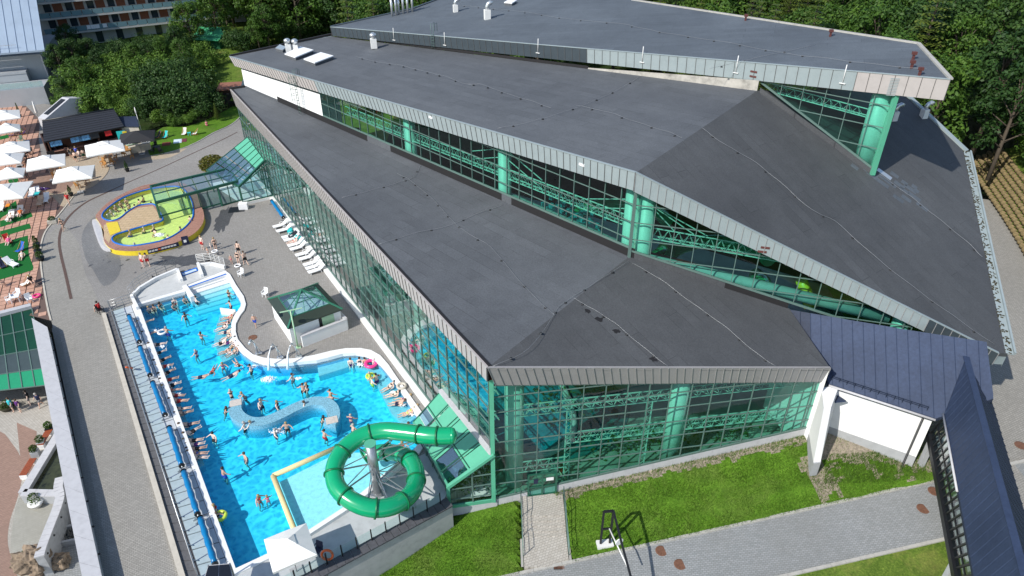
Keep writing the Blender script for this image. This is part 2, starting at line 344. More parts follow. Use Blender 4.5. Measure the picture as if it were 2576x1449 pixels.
# hillside: heightfield from behind the terrace round to the forest on the right
def hz(x, y):
    t = max(0, min(1, (y - 100) / 46)); a = -.5 + 4.3 * t * t * (3 - 2 * t)
    if y > 150: a += (y - 150) * .06
    r = max(0, min(1, (x - 30) / 60)); b = 3.2 + 10 * r
    k = max(0, min(1, (x + 5) / 40)); return a * (1 - k) + max(a, b) * k
mb = MB(); xs = [-150 + 5 * i for i in range(71)]; ys = [86 + 5 * i for i in range(40)]
def hp(x, y): return (x, y, hz(x, y) + .25 * math.sin(x * .31 + y * .17) * (1 if y > 104 else 0))
def hill_ok(x, y):                                           # keep out of building, road and terrace
    if x < -30 and y < 104 + (x + 95) * .0: return y > 101
    if x > 35: return y > 90
    return y > 108 - (x + 30) * .55
for i in range(len(xs) - 1):
    for j in range(len(ys) - 1):
        q = [hp(xs[i], ys[j]), hp(xs[i + 1], ys[j]), hp(xs[i + 1], ys[j + 1]), hp(xs[i], ys[j + 1])]
        if all(hill_ok(p[0], p[1]) for p in q): mb.face(q, 0 if xs[i] < -22 else 1, True)
tag(mb.build('hillside', [M['grass_hill'], M['grass_dark']]), kind='structure')
WBASE = [at(2432, 408, 3.2), at(2480, 480, 3.0), at(2530, 555, 2.8), at(2580, 640, 2.6), at(2620, 720, 2.5)]
def wall_x(y):
    L_ = sorted(WBASE, key=lambda p: p.y)
    if y <= L_[0].y: return L_[0].x + (L_[0].y - y) * .2
    if y >= L_[-1].y: return L_[-1].x - (y - L_[-1].y) * .6
    for a, b in zip(L_[:-1], L_[1:]):
        if a.y <= y <= b.y: return a.x + (b.x - a.x) * (y - a.y) / (b.y - a.y)
mb = MB(); xs = [40 + 4 * i for i in range(30)]; ys = [20 + 4 * i for i in range(19)]      # right-hand slope under the forest
for i in range(len(xs) - 1):
    for j in range(len(ys) - 1):
        f = lambda x, y: (x, y, 2.2 + max(0, (x - 47 - max(0, (50 - y)) * .5)) * .22 + max(0, y - 60) * .03)
        if xs[i] < wall_x(ys[j]) + 5 or xs[i] < wall_x(ys[j + 1]) + 5: continue
        mb.face([f(xs[i], ys[j]), f(xs[i + 1], ys[j]), f(xs[i + 1], ys[j + 1]), f(xs[i], ys[j + 1])], 0, True)
tag(mb.build('forest_slope', M['grass_dark']), kind='structure')
# --- front lawn and road (ruled between surveyed lines)
def fz(s): return lerp(-1.85, 1.62, max(-.4, min(1.35, s / 24.0)))        # ground height along the front facade
F0 = P + EF * -4.5; F1 = P + EF * 33
KU0 = at(1270, 1455, -2.35); KU1 = at(2400, 1203, 1.25); KUd = (KU1 - KU0)
KL0 = at(1935, 1452, -.75); KL1 = at(2410, 1338, 1.05)
def road_z(x, y):
    t = (Vector((x, y, 0)) - Vector((KU0.x, KU0.y, 0))).dot(Vector((KUd.x, KUd.y, 0))) / (KUd.x ** 2 + KUd.y ** 2); return lerp(-2.35, 1.25, t)
from mathutils import noise as _nz
_pa = P + EF * 3.6; _pv = at(1375, 1430, -2.2) - _pa; _pv.z = 0; _pv.normalize()
def pth(x, y): v = Vector((x - _pa.x, y - _pa.y, 0)); return .5 if abs(v.x * _pv.y - v.y * _pv.x) < 1.75 else 0
mb = MB(); n = 130; top = []; bot = []
for i in range(n + 1):
    s = lerp(-14, 36, i / n); p = P + EF * s + nF * .02; top.append((p.x, p.y, fz(s)))
    q = KU0 + KUd * ((i / n) * 1.35 - .30); bot.append((q.x, q.y, road_z(q.x, q.y) + .06))
NR = 30
for i in range(n):
    for j in range(NR):
        def g(i_, j_):
            t = j_ / NR; a, b = top[i_], bot[i_]; z = lerp(a[2], b[2], t)
            return (lerp(a[0], b[0], t), lerp(a[1], b[1], t), z + .07 * _nz.noise(Vector((i_ * .16, j_ * .16, 0))) * (0 < j_ < NR) - pth(lerp(a[0], b[0], t), lerp(a[1], b[1], t)))
        c = Vector(g(i, j)); s = (c - P).dot(EF); dd = (c - P).dot(nF); nz = _nz.noise(c * 1.3) * .5 + _nz.noise(c * 3.7) * .3
        bare = (dd < .55 + nz * .9 and s > 4.4) or (s > 24 and dd - (s - 24) * .25 < 2.6 + nz * 3.2 and dd > -9) or (abs(s - 23.5) < .9 + nz and 1.6 < dd < 5 + nz * 2)
        mb.face([g(i, j), g(i, j + 1), g(i + 1, j + 1), g(i + 1, j)], 1 if bare else 0, True)
lawn_o = mb.build('lawn', [M['grass'], M['soil']]); tag(lawn_o, kind='structure')
LAWN = (top, bot)
# road
mb = MB(); d = Vector((KUd.x, KUd.y, 0)).normalized(); rn = Vector((d.y, -d.x, 0)); RW = 4.2
def rp(t, off): p = Vector((KU0.x, KU0.y, 0)) + d * t + rn * off; return (p.x, p.y, road_z(p.x, p.y))
for k in range(-6, 22): mb.face([rp(k * 2.2, .0), rp(k * 2.2, RW), rp(k * 2.2 + 2.2, RW), rp(k * 2.2 + 2.2, .0)])
tag(mb.build('road', M['pave_road']), kind='structure')
def kerb(name, pts, w_, h_, mat, seg=1.0, drop=.25):
    mb = MB(); par = None
    for a, b in zip(pts[:-1], pts[1:]):
        a, b = Vector(a), Vector(b); L_ = (b - a).length; n_ = max(1, round(L_ / seg))
        for i in range(n_):
            p, q = a.lerp(b, i / n_), a.lerp(b, (i + 1) / n_); e = (q - p).normalized(); p = p + e * .008; q = q - e * .008
            s_ = Vector((e.y, -e.x, 0)) * (w_ / 2); jz = rnd.uniform(-.008, .008)
            u = Vector((0, 0, h_ + jz)); dn = Vector((0, 0, -drop))
            mb.hexa([p + s_ + dn, q + s_ + dn, q - s_ + dn, p - s_ + dn], [p + s_ + u, q + s_ + u, q - s_ + u, p - s_ + u])
    o = mb.build(name, mat); tag(o, kind='structure'); return o
kerb('road_kerb', [rp(-8, -.1), rp(14, -.1), rp(44, -.1)], .22, .11, M['kerb_g'])
kerb('road_kerb', [rp(-8, RW + .1), rp(44, RW + .1)], .22, .11, M['kerb_g'])
# verge below the road, rough grass
mb = MB()
for k in range(0, 22):
    a, b = rp(k * 2.2, RW + .2), rp(k * 2.2 + 2.2, RW + .2); c = rp(k * 2.2 + 2.2, RW + 14); e = rp(k * 2.2, RW + 14)
    mb.face([a, (e[0], e[1], e[2] - 3.5), (c[0], c[1], c[2] - 3.5), b], 0, True)
tag(mb.build('verge', M['grass_hill']), kind='structure')
# service road round the right-hand side
RR = [at(2600, 1500, 1.6), at(2560, 1130, 1.8), at(2548, 1000, 2.0), at(2545, 800, 2.2), at(2520, 640, 2.4), at(2470, 500, 2.6)]
rl = smooth_loop([(p.x, p.y, p.z) for p in RR], 5, False); mb = MB(); ra = offset_line(rl, 3.2); rb = offset_line(rl, -4.5)
for i in range(len(rl) - 1):
    mb.face([(rb[i][0], rb[i][1], rl[i][2]), (ra[i][0], ra[i][1], rl[i][2]), (ra[i + 1][0], ra[i + 1][1], rl[i + 1][2]), (rb[i + 1][0], rb[i + 1][1], rl[i + 1][2])][::1])
tag(mb.build('service_road', M['pave_path']), kind='structure')
mb = MB(); mb.poly([[(31, 38.5), (37, 30), (70, 20), (64, 60), (56, 84), (34, 84)]], 1.35); tag(mb.build('side_yard', M['grass']), kind='structure')
# ================================================ the glass hall
hall = empty('indoor_pool_hall', (P.x, P.y, -1.2))
tag(hall, 'large glass swimming hall with three overlapping tilted dark grey roofs', 'building')
def slab(pts, th=.28):
    """roof slab: planar outline on top, thickness downwards"""
    mb = MB(); dn = Vector((0, 0, -th)); a = 0
    for i in range(len(pts)): p, q = pts[i], pts[(i + 1) % len(pts)]; a += p.x * q.y - q.x * p.y
    if a < 0: pts = pts[::-1]
    mb.hexa([p + dn for p in pts], list(pts)); return mb
def inset(p, c, d=.05): return p + (c - p).normalized() * d
roof1 = slab([A, K + (K - A).normalized() * .4, FAR1 + Vector((.3, .3, .02)), B]).build('roof', M['roof_l'], hall)
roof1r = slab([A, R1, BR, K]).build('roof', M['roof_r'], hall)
roof2 = slab([A2, C2, B2i + (B2i - A3).normalized() * .2, B2]).build('roof', M['roof_l'], hall)
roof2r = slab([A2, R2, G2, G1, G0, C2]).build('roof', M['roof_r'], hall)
roof3 = slab([A3, R3, BK3, M3, N3, L3]).build('roof', M['roof_t'], hall)
# --- edge trims
def trim(pts, wd, ht, mat, name='edge_trim', up=.03, par=None):
    mb = MB()
    for a, b in zip(pts[:-1], pts[1:]): mb.bar(Vector(a) + Vector((0, 0, up)), Vector(b) + Vector((0, 0, up)), wd, ht)
    return mb.build(name, mat, par or hall)
def ins(a, b, n_, d): o = -n_ * d; return [a + o, b + o]
trim(ins(A, B, n1, .16), .2, .12, M['dark']); trim(ins(A, B, n1, -.01), .14, .05, M['fascia_tan'], up=.03); trim(ins(A, R1, nF, -.01), .16, .06, M['fascia_front'])
trim(ins(A2, B2, n2, -.01), .2, .06, M['fascia_grey']); trim(ins(A2, R2, n2R, -.01), .2, .06, M['fascia_grey']); trim(ins(A3, R3, n3, -.01), .2, .06, M['fascia_grey'])
trim([B2, B2i], .3, .25, M['dark'], up=.08); trim([B, FAR1], .3, .3, M['dark'], up=.1); trim([R3, BK3, M3], .3, .14, M['kerb_g'], up=.05); trim([A3, L3, N3], .3, .2, M['fascia_dark'], up=.05)
# --- gutters on the right
gut = MB(); gd = (G2 - G1).normalized(); gn = out_n(G2, G1)
gut.bar(G1 + gn * .12, G2 + gn * .12, .55, .12, 0); gut.bar(G1 + gn * .42 + Vector((0, 0, .1)), G2 + gn * .42 + Vector((0, 0, .1)), .14, .24, 0)
gd0 = out_n(G1, G0); gut.bar(G0 + gd0 * .2, G1 + gd0 * .2, .5, .3, 0)
gut.build('gutter', M['fascia_grey'], hall)
mb = MB(); rr = random.Random(5)
for i in range(330):                                          # leaf litter lying in the gutter
    p = lerp(G1, G2, rr.random()) + gn * rr.uniform(-.25, .25) + Vector((0, 0, .08)); mb.box(p, (rr.uniform(.06, .22), rr.uniform(.05, .12), .04), rr.uniform(0, 3))
tag(mb.build('leaf_litter', M['soil_d'], hall), kind='stuff')
# --- fascias: standing-seam panels, one object each
PANELS = [0]
def fascia(t0, t1, b0, b1, n_, step, matf, tilt=0.0, seam=M['seam_dark'], single=True, th=.05, rib=.05):
    """t: top edge, b: bottom edge end points; panels side by side with a standing seam between them"""
    back = MB(); L_ = (t1 - t0).length; cnt = max(1, round(L_ / step)); i_ = n_ * -.07
    back.face([t0 + i_, b0 + i_, b1 + i_, t1 + i_]); o = back.build('fascia', M['seam_dark'], hall)
    joint = None; groups = {}
    for k in range(cnt):
        a, c = k / cnt, (k + 1) / cnt; g = .018 / L_
        p0, p1, q0, q1 = (v + n_ * .06 for v in (lerp(t0, t1, a + g), lerp(t0, t1, c - g), lerp(b0, b1, a + g), lerp(b0, b1, c - g)))
        w_ = n_ * rnd.uniform(-.004, .004); u = n_ * th
        mt = matf(k / cnt)
        if single and PANELS[0] < 300:
            PANELS[0] += 1; m_ = MB()
            m_.hexa([q0 - u + w_, q1 - u + w_, q1 + w_, q0 + w_][::-1], [p0 - u + w_, p1 - u + w_, p1 + w_, p0 + w_][::-1]); m_.build('fascia_panel', mt, o)
        else:
            m_ = groups.setdefault(mt.name, (MB(), mt))[0]
            m_.hexa([q0 - u + w_, q1 - u + w_, q1 + w_, q0 + w_][::-1], [p0 - u + w_, p1 - u + w_, p1 + w_, p0 + w_][::-1])
    for m_, mt in groups.values(): tag(m_.build('fascia_panels', mt, o), kind='stuff')
    rb = MB()
    for k in range(cnt + 1):
        p, q = lerp(t0, t1, k / cnt) + n_ * .08, lerp(b0, b1, k / cnt) + n_ * .08; rb.bar(p, q, .035, rib, up=n_)
    tag(rb.build('standing_seams', seam, o), kind='stuff'); return o
sh = lambda v, d: v + d
fascia(A2, R2, A2_b + (A2_b - A2) * .05, R2_b, n2R, .62, lambda t: M['fascia_grey'] if t < .80 else M['fascia_dark'], seam=M['seam'], rib=.05)
fascia(A, R1, FA_b, FR_b, nF, .585, lambda t: M['fascia_front'], seam=M['seam'], rib=.07)
fascia(R3, A3, R3_b, A3_b, -n3 if False else n3, .95, lambda t: M['fascia_tan'] if t < .075 else (M['fascia_grey'] if t < .42 else M['fascia_dark']))
fascia(A, B, A_b, B_b, n1, .70, lambda t: M['fascia_tan'])
fascia(A2, B2, A2_b, B2_b, n2, .70, lambda t: M['fascia_grey'] if t < .66 else M['fascia_tan'], single=True)
# soffits close the overhangs
mb = MB()
for a, b, n_ in ((A_b, B_b, n1), (FA_b, FR_b, nF), (A2_b, B2_b, n2), (A2_b, R2_b, n2R), (A3_b, R3_b, n3)):
    o = Vector((0, 0, .02)); mb.face([a + o, b + o, b - n_ * .8 + o, a - n_ * .8 + o])
mb.build('soffit', M['wood_dark'], hall)
# end faces of the overhanging roof tips
mb = MB()
for a, b, c in ((B, B_b, FAR1), (B2, B2_b, B2i)):
    e = (c - a); mb.face([a, b, b + e, c])
mb.face([R3, R3_b, BK3 + (R3_b - R3), BK3]); mb.face([BK3, BK3 + (R3_b - R3), M3 + (R3_b - R3), M3])
mb.face([G2, R2, R2_b, G2 + Vector((0, 0, -1.0))]); mb.face([G1, G2, G2 + Vector((0, 0, -1.2)), G1 + Vector((0, 0, -1.2))]); mb.build('roof_end_face', M['fascia_grey'], hall)
# weathered concrete foot and dark upstand under tier 3, white and dark upstands under tier 2
def upstand(p0, p1, pl, h0, h1, mat, off=.02, name='upstand'):
    mb = MB(); n_ = out_n(p0, p1); a = p0 + n_ * off; b = p1 + n_ * off
    a.z = plane_z(pl, a.x, a.y) - .05; b.z = plane_z(pl, b.x, b.y) - .05
    mb.hexa([a, b, b - n_ * .1, a - n_ * .1][::-1], [p + Vector((0, 0, h)) for p, h in ((a, h0), (b, h1), (b - n_ * .1, h1), (a - n_ * .1, h0))][::-1]); return mb.build(name, mat, hall)
c0 = hit(1480, 172, T2); upstand(c0, lerp(c0, C2, 1.0), T2, .12, .95, M['concrete'], .06, 'concrete_foot'); upstand(B2i, c0, T2, .3, .3, M['dark'], .05)
upstand(C2 + (TRI - C2) * .02, TRI, T2R, .45, .55, M['roof_r'], .02)
def w2p(x, y): return hit(x, y, W2)
segs = [(617, 219, 'roof_l', .3), (700, 258, 'dark', .75), (815, 312, 'dark', .75), (927, 367, 'roof_l', .75), (985, 395, 'dark', .75), (1263, 509, 'roof_l', .75), (1287, 517, 'dark', .75), (1583, 645, None, 0)]
for (x0, y0, m_, h_), (x1, y1, *_r) in zip(segs[:-1], segs[1:]): upstand(w2p(x0, y0), w2p(x1, y1), T1, h_, h_, M[m_], .04)
r0 = lerp(K, BR, .03); r1 = lerp(K, BR, .60); upstand(K, r0, T1R, .85, .85, M['dark'], .05); upstand(r0, r1, T1R, .5, .5, M['roof_r'], .05); upstand(r1, lerp(K, BR, .99), T1R, .55, .55, M['dark'], .05)
# white blind wall at the far end of tier 2
wl0, wl1 = w2p(617, 219), w2p(816, 313)
mb = MB(); t0, t1 = hit(608, 176, W2), hit(805, 240, W2); o = n2 * .03
b0_, b1_ = wl0 + Vector((0, 0, .2)), wl1 + Vector((0, 0, .72)); mb.hexa([b0_ + o, b1_ + o, b1_ - n2 * .2, b0_ - n2 * .2][::-1], [Vector((v.x, v.y, t + .1)) for v, t in ((b0_ + o, t0.z), (b1_ + o, t1.z), (b1_ - n2 * .2, t1.z), (b0_ - n2 * .2, t0.z))][::-1]); mb.build('white_wall', M['white'], hall)
# ---------------------------------------------- glazed walls
def clip(poly, f):
    out = []
    for i in range(len(poly)):
        a, b = poly[i], poly[(i + 1) % len(poly)]; fa, fb = f(a), f(b)
        if fa >= 0: out.append(a)
        if fa * fb < 0: t = fa / (fa - fb); out.append((lerp(a[0], b[0], t), lerp(a[1], b[1], t)))
    return out
PANES = [0]
def glazing(p0, p1, zb, zt, step, rows, glass, parent, frame=None, single=None, mull=(.055, .12), tran=(.05, .08), s_first=0.0, name='glass_wall'):
    """p0->p1 with the building on the left; zb/zt functions of distance s; rows: transom heights"""
    frame = frame or M['frame']; e = Vector((p1.x - p0.x, p1.y - p0.y, 0)); L_ = e.length; e.normalize(); n_ = out_n(p0, p1)
    W = lambda s, z, o=0.0: Vector((p0.x, p0.y, 0)) + e * s + Vector((0, 0, z)) + n_ * o
    S = [0.0]; s = s_first if s_first > 0 else step
    while s < L_ - .3: S.append(s); s += step
    S.append(L_)
    fr = MB()
    for s in S:
        if zt(s) - zb(s) > .15: fr.bar(W(s, zb(s)), W(s, zt(s)), mull[0], mull[1], up=n_)
    K_ = 60
    for z in rows:
        run = None
        for i in range(K_ + 1):
            s = L_ * i / K_; ok = zb(s) + .05 < z < zt(s) - .05
            if ok and run is None: run = s
            if run is not None and (not ok or i == K_):
                if s - run > .3: fr.bar(W(run, z), W(s, z), tran[0] * 1.2, tran[1], up=n_)
                run = None
    for i in range(len(S) - 1):
        for fn, h_ in ((zb, .16), (zt, .10)):
            fr.bar(W(S[i], fn(S[i]) + (.06 if fn is zb else -.04)), W(S[i + 1], fn(S[i + 1]) + (.06 if fn is zb else -.04)), h_, .13, up=n_)
    fo = fr.build(name, frame, parent); RW_ = [-99] + list(rows) + [99]; rest = MB()
    for i in range(len(S) - 1):
        for j in range(len(RW_) - 1):
            q = [(S[i], RW_[j]), (S[i + 1], RW_[j]), (S[i + 1], RW_[j + 1]), (S[i], RW_[j + 1])]
            q = clip(clip(q, lambda a: a[1] - zb(a[0])), lambda a: zt(a[0]) - a[1])
            if len(q) < 3: continue
            ar = abs(sum(q[k][0] * q[(k + 1) % len(q)][1] - q[(k + 1) % len(q)][0] * q[k][1] for k in range(len(q)))) / 2
            if ar < .02: continue
            tilt = [rnd.uniform(-.004, .004) for _ in range(2)]
            pts = [W(a, z, -.01 + tilt[0] * (a - S[i]) + tilt[1] * (z - q[0][1])) for a, z in q]
            if PANES[0] < 300 and (single is None or single(S[i], RW_[j + 1])): PANES[0] += 1; m_ = MB(); m_.face(pts); m_.build('glass_pane', glass, fo)
            else: rest.face(pts)
    if rest.f: tag(rest.build('glass_panes', glass, fo), kind='stuff')
    return fo
LF = (PF - P).length
def eave_f(s): return FA_b.z - .02 + (FR_b.z - FA_b.z) * s / ((FR_b - FA_b).length)
def base_f(s): return lerp(-1.15, 2.37, s / 24.07)
ROW = [-.95 + 1.4 * k for k in range(9)]
glazing(P, P + EF * 24.1, base_f, eave_f, 1.57, ROW, M['glass'], hall)
LB = (B_b - A_b).length
def eave_l(s): return A_b.z + (B_b.z - A_b.z) * s / LB
# left wall, walked from the far end to the corner
LL = 69.5; PL = P + E1 * LL
glazing(PL, P, lambda s: .3 if s < LL - 8.7 else -1.1, lambda s: eave_l(LL - s), 1.57, [-.95 + 1.4 * k for k in range(1, 9)], M['glass_l'], hall, single=lambda s, z: s > LL - 26, mull=(.06, .12))
# tier 2
e2 = (FAR1 - K); e2.z = 0; L2 = e2.length; e2.normalize()
g0 = w2p(817, 313); LG = (Vector((g0.x, g0.y, 0)) - Vector((K.x, K.y, 0))).length
def t1z(s): q = K + e2 * (LG - s); return plane_z(T1, q.x, q.y)
LE2 = (B2_b - A2_b).length
ROW2 = [11.0 + 1.45 * k for k in range(8)]
glazing(Vector((g0.x, g0.y, 0)), K, lambda s: t1z(s) + .72, lambda s: A2_b.z + (B2_b.z - A2_b.z) * (LG - s) / LE2, 1.57, [z + .35 for z in ROW2], M['glass'], hall)
eR = (BR - K); eR.z = 0; eR.normalize(); LR2 = (R2_b - A2_b).length
def t1rz(s): q = K + eR * s; return plane_z(T1R, q.x, q.y)
glazing(K, K + eR * 21.0, lambda s: max(t1rz(s) + .5, 9.9 - .09 * s if s > 12.6 else -9), lambda s: max(t1rz(s), A2_b.z + (R2_b.z - A2_b.z) * s / LR2), 1.57, [z + .35 - 1.45 for z in ROW2], M['glass'], hall)
# tier 3 triangle
e3 = (TRI - C2); e3.z = 0; L3_ = e3.length; e3.normalize(); c3 = C2 + n3 * (W3[1] - W3[0].dot(Vector((C2.x, C2.y, 0)))) * (1 if W3[0].dot(n3) > 0 else -1)
c3 = Vector((c3.x, c3.y, 0)); t3 = Vector((TRI.x, TRI.y, 0)); L3_ = (t3 - c3).length; e3 = (t3 - c3).normalized()
def e3top(s): q = c3 + e3 * s; t = ((q - Vector((A3_b.x, A3_b.y, 0))).length) / (Vector((R3_b.x, R3_b.y, 0)) - Vector((A3_b.x, A3_b.y, 0))).length; return lerp(A3_b.z, R3_b.z, t)
glazing(c3, t3, lambda s: plane_z(T2R, *(c3 + e3 * s).xy) + .5, e3top, 1.9, [z + .3 for z in (16.2, 18.0, 19.8, 21.6)], M['glass'], hall)
mb = MB(); q = t3 + e3 * .12; mb.bar((q.x, q.y, TRI.z), (q.x, q.y, e3top(L3_) + .1), .34, .4); mb.build('corner_post', M['green_panel'], hall)
# back side closures of tiers (never seen from the front, they keep the sun out)
mb = MB()
q = t3 + Vector((.32, .95, 0)) * 9; mb.face([(t3.x, t3.y, TRI.z - 1), (t3.x, t3.y, e3top(L3_)), (q.x, q.y, e3top(L3_)), (q.x, q.y, TRI.z - 3)])
for a, b in ((R1, BR),): mb.face([a + Vector((0, 0, -.3)), b + Vector((0, 0, -.3)), Vector((b.x, b.y, 0)), Vector((a.x, a.y, 0))])
far_b = at(1040, 22, 12); mb.face([(PL.x, PL.y, -1), (PL.x, PL.y, eave_l(LL)), (PL.x - 1.5, PL.y + 8, eave_l(LL) + 1), (PL.x - 1.5, PL.y + 8, -1)])
mb.face([(B2i.x, B2i.y, -1), (B2i.x, B2i.y, B2i.z), (FAR1.x, FAR1.y, B2_b.z), (FAR1.x, FAR1.y, -1)])
mb.face([(G1.x - .6, G1.y, 0), (G1.x - .6, G1.y, G1.z - .4), (G2.x - .6, G2.y + .3, G2.z - .4), (G2.x - .6, G2.y + .3, 0)])
mb.face([(G0.x, G0.y - .5, 0), (G0.x, G0.y - .5, G0.z - .4), (G1.x - .5, G1.y, G1.z - .4), (G1.x - .5, G1.y, 0)])
tag(mb.build('outer_wall', M['white'], hall), kind='stuff')
# ---------------------------------------------- plinths and kerbs
mb = MB(); k_ = 16
for i in range(k_):
    a, b = -.2 + 24.6 * i / k_, -.2 + 24.6 * (i + 1) / k_
    p, q = P + EF * a, P + EF * b; z0, z1 = base_f(a), base_f(b); o = nF * .06; i2 = nF * -.2; g = EF * .006
    mb.hexa([v + Vector((0, 0, -1.4 + z)) for v, z in ((p + o + g, z0), (q + o - g, z1), (q + i2 - g, z1), (p + i2 + g, z0))], [v + Vector((0, 0, z - .03)) for v, z in ((p + o + g, z0), (q + o - g, z1), (q + i2 - g, z1), (p + i2 + g, z0))])
mb.build('plinth', M['stone'], hall)
mb = MB(); a, b = PL, P + E1 * 8.6
mb.hexa([v + Vector((0, 0, -.3)) for v in (a + n1 * .55, b + n1 * .55, b - n1 * .2, a - n1 * .2)], [v + Vector((0, 0, .27)) for v in (a + n1 * .55, b + n1 * .55, b - n1 * .2, a - n1 * .2)]); mb.build('plinth', M['offwhite'], hall)
mb = MB(); mb.bar(P + n1 * .05 + Vector((0, 0, -1.3)) + nF * .05, P + n1 * .05 + nF * .05 + Vector((0, 0, A_b.z)), .3, .3); mb.build('corner_post', M['green_panel'], hall)
mb = MB(); kk = Vector((K.x, K.y, 0)) + (n2 + n2R).normalized() * .05; mb.bar((kk.x, kk.y, K.z - .1), (kk.x, kk.y, A2_b.z), .22, .22); mb.build('corner_post', M['frame'], hall)
# ---------------------------------------------- inside: floor, columns, trusses, pool, slides
mb = MB(); fl = [P - n1 * .25 - nF * .25, P + EF * 24 - nF * .3, Vector((34, 48, 0)), Vector((38, 62, 0)), Vector((-10, 95, 0)), PL - n1 * .3]
mb.poly([[(p.x, p.y) for p in fl]], -1.28); mb.build('hall_floor', flat('hall_floor_tiles', (.34, .36, .32), .35, 0, .25, .5), hall)
pool_in = [tuple((P + E1 * s - n1 * d_).xy) for s, d_ in ((3.5, 3.0), (9, 2.6), (15, 2.6), (19.5, 3.4), (22, 6.0), (21.5, 9.5), (18, 12.0), (12, 12.5), (6, 11.0), (2.5, 9.0), (1.6, 6.0))]
lp = smooth_loop(pool_in, 4); mb = MB(); mb.poly([lp], -1.15); tagw = mb.build('indoor_water', flat('indoor_pool_water', (.0, .32, .46), .08, 0, .25, .8), hall)
mb = MB(); mb.tube([(x, y, -1.05) for x, y in lp], .32, 6, closed=True); mb.build('indoor_pool_rim', M['offwhite'], hall)
mb = MB(); ring2 = smooth_loop([tuple((P + EF * s - nF * d_).xy) for s, d_ in ((3, 4), (8, 3.2), (12, 6), (13, 10), (9, 13), (4, 11))], 4); mb.poly([ring2], -1.2); mb.build('indoor_water', flat('indoor_pool_water_dark', (.01, .16, .18), .08, 0, .3, .8), hall)
def column(p, z0, z1, r=.62):
    mb = MB(); mb.tube([(p.x, p.y, z0), (p.x, p.y, z1)], r, 20); return mb.build('column', M['truss'], hall)
for s in (.9, 13.8): column(P + EF * s - nF * 1.1 - (n1 * .9 if s < 2 else Vector((0, 0, 0))), -1.2, eave_f(s) - .05, .68)
for s in (14, 28, 42, 56): column(P + E1 * s - n1 * 1.2, -1.2, eave_l(s) - .05, .5)
for s in (.9, 15.2, 29.5): q = K + e2 * s - n2 * 1.0; column(q, 3, A2_b.z + (B2_b.z - A2_b.z) * s / LE2 - .1, .6)
q = K + eR * .9 - n2R * .95; column(q, 3, A2_b.z - .6, .6); q = K + eR * 20.5 - n2R * .9; column(q, 6, 10.2, .6)
q = t3 - e3 * 1.05 - n3 * .95; column(q, TRI.z - .5, e3top(L3_ - 1) - .05, .78)
def truss(p, q, h_=.8, d_=.5, step=.8, inn=None):
    mb = MB(); e = (q - p); L_ = e.length; e.normalize(); n_ = inn; up = Vector((0, 0, 1))
    ch = [Vector((0, 0, 0)) , n_ * d_, up * h_ + n_ * (d_ / 2)]
    for c in ch: mb.bar(p + c, q + c, .07, .07)
    k_ = int(L_ / step)
    for i in range(k_):
        a = p + e * (i * step); b = p + e * ((i + .5) * step); c = p + e * ((i + 1) * step)
        for c0_ in ch[:2]: mb.bar(a + c0_, b + ch[2], .026, .026); mb.bar(b + ch[2], c + c0_, .026, .026)
        mb.bar(a + ch[0], b + ch[1], .035, .035); mb.bar(b + ch[1], c + ch[0], .035, .035)
    return mb.build('truss', M['truss'], hall)
Z = lambda v, z: Vector((v.x, v.y, z))
inF = -nF
for z, s0, s1 in ((6.1, 1.6, 23.0), (2.9, 5.5, 22.8), (2.9 + .0, 0, 0), (.45, 1.6, 5.6)):
    if s1: truss(Z(P + EF * s0 + inF * .8, z), Z(P + EF * s1 + inF * .8, z), inn=inF)
for z in (7.3, 4.9, 2.6): truss(Z(P + E1 * 1.5 - n1 * .9, z), Z(P + E1 * 62 - n1 * .9, z), inn=-n1, step=1.0)
truss(Z(K + e2 * 1.6 - n2 * .9, 14.6), Z(K + e2 * 42 - n2 * .9, 13.6), inn=-n2); truss(Z(K + eR * 1.5 - n2R * 1.0, 14.0), Z(K + eR * 14 - n2R * 1.0, 13.2), inn=-n2R)
truss(Z(c3 + e3 * .6 - n3 * .9, 20.9), Z(t3 - e3 * 1.7 - n3 * .9, 20.4), .6, inn=-n3)
mb = MB()
for s in (5.6, 11.5):                                          # lattice posts behind the front glazing
    p = P + EF * s + inF * .8
    for d_ in (-.2, .2): mb.bar(Z(p + EF * d_, -1.2), Z(p + EF * d_, 6.2), .08, .08)
    for i in range(18): mb.bar(Z(p + EF * (.2 if i % 2 else -.2), -1.1 + i * .4), Z(p + EF * (-.2 if i % 2 else .2), -.7 + i * .4), .03, .03)
mb.build('lattice_post', M['truss'], hall)
mb = MB()                                                     # tension rods at the columns of tier 2
for s, d_ in ((15.2, 1), (15.2, -1), (.9, 1)):
    p = Z(K + e2 * s - n2 * 1.0, 17.0)
    for dz in (0, -.8): mb.bar(p + Vector((0, 0, dz)), Z(K + e2 * (s + d_ * 4.6) - n2 * 1.1, 15.4 + dz), .06, .06)
p = Z(K + eR * .9 - n2R, 17.0)
for l_ in (3.2, 4.6, 5.6): mb.bar(p, Z(K + eR * l_ - n2R * 1.2, 14.7), .06, .06)
mb.build('tension_rod', M['truss'], hall)
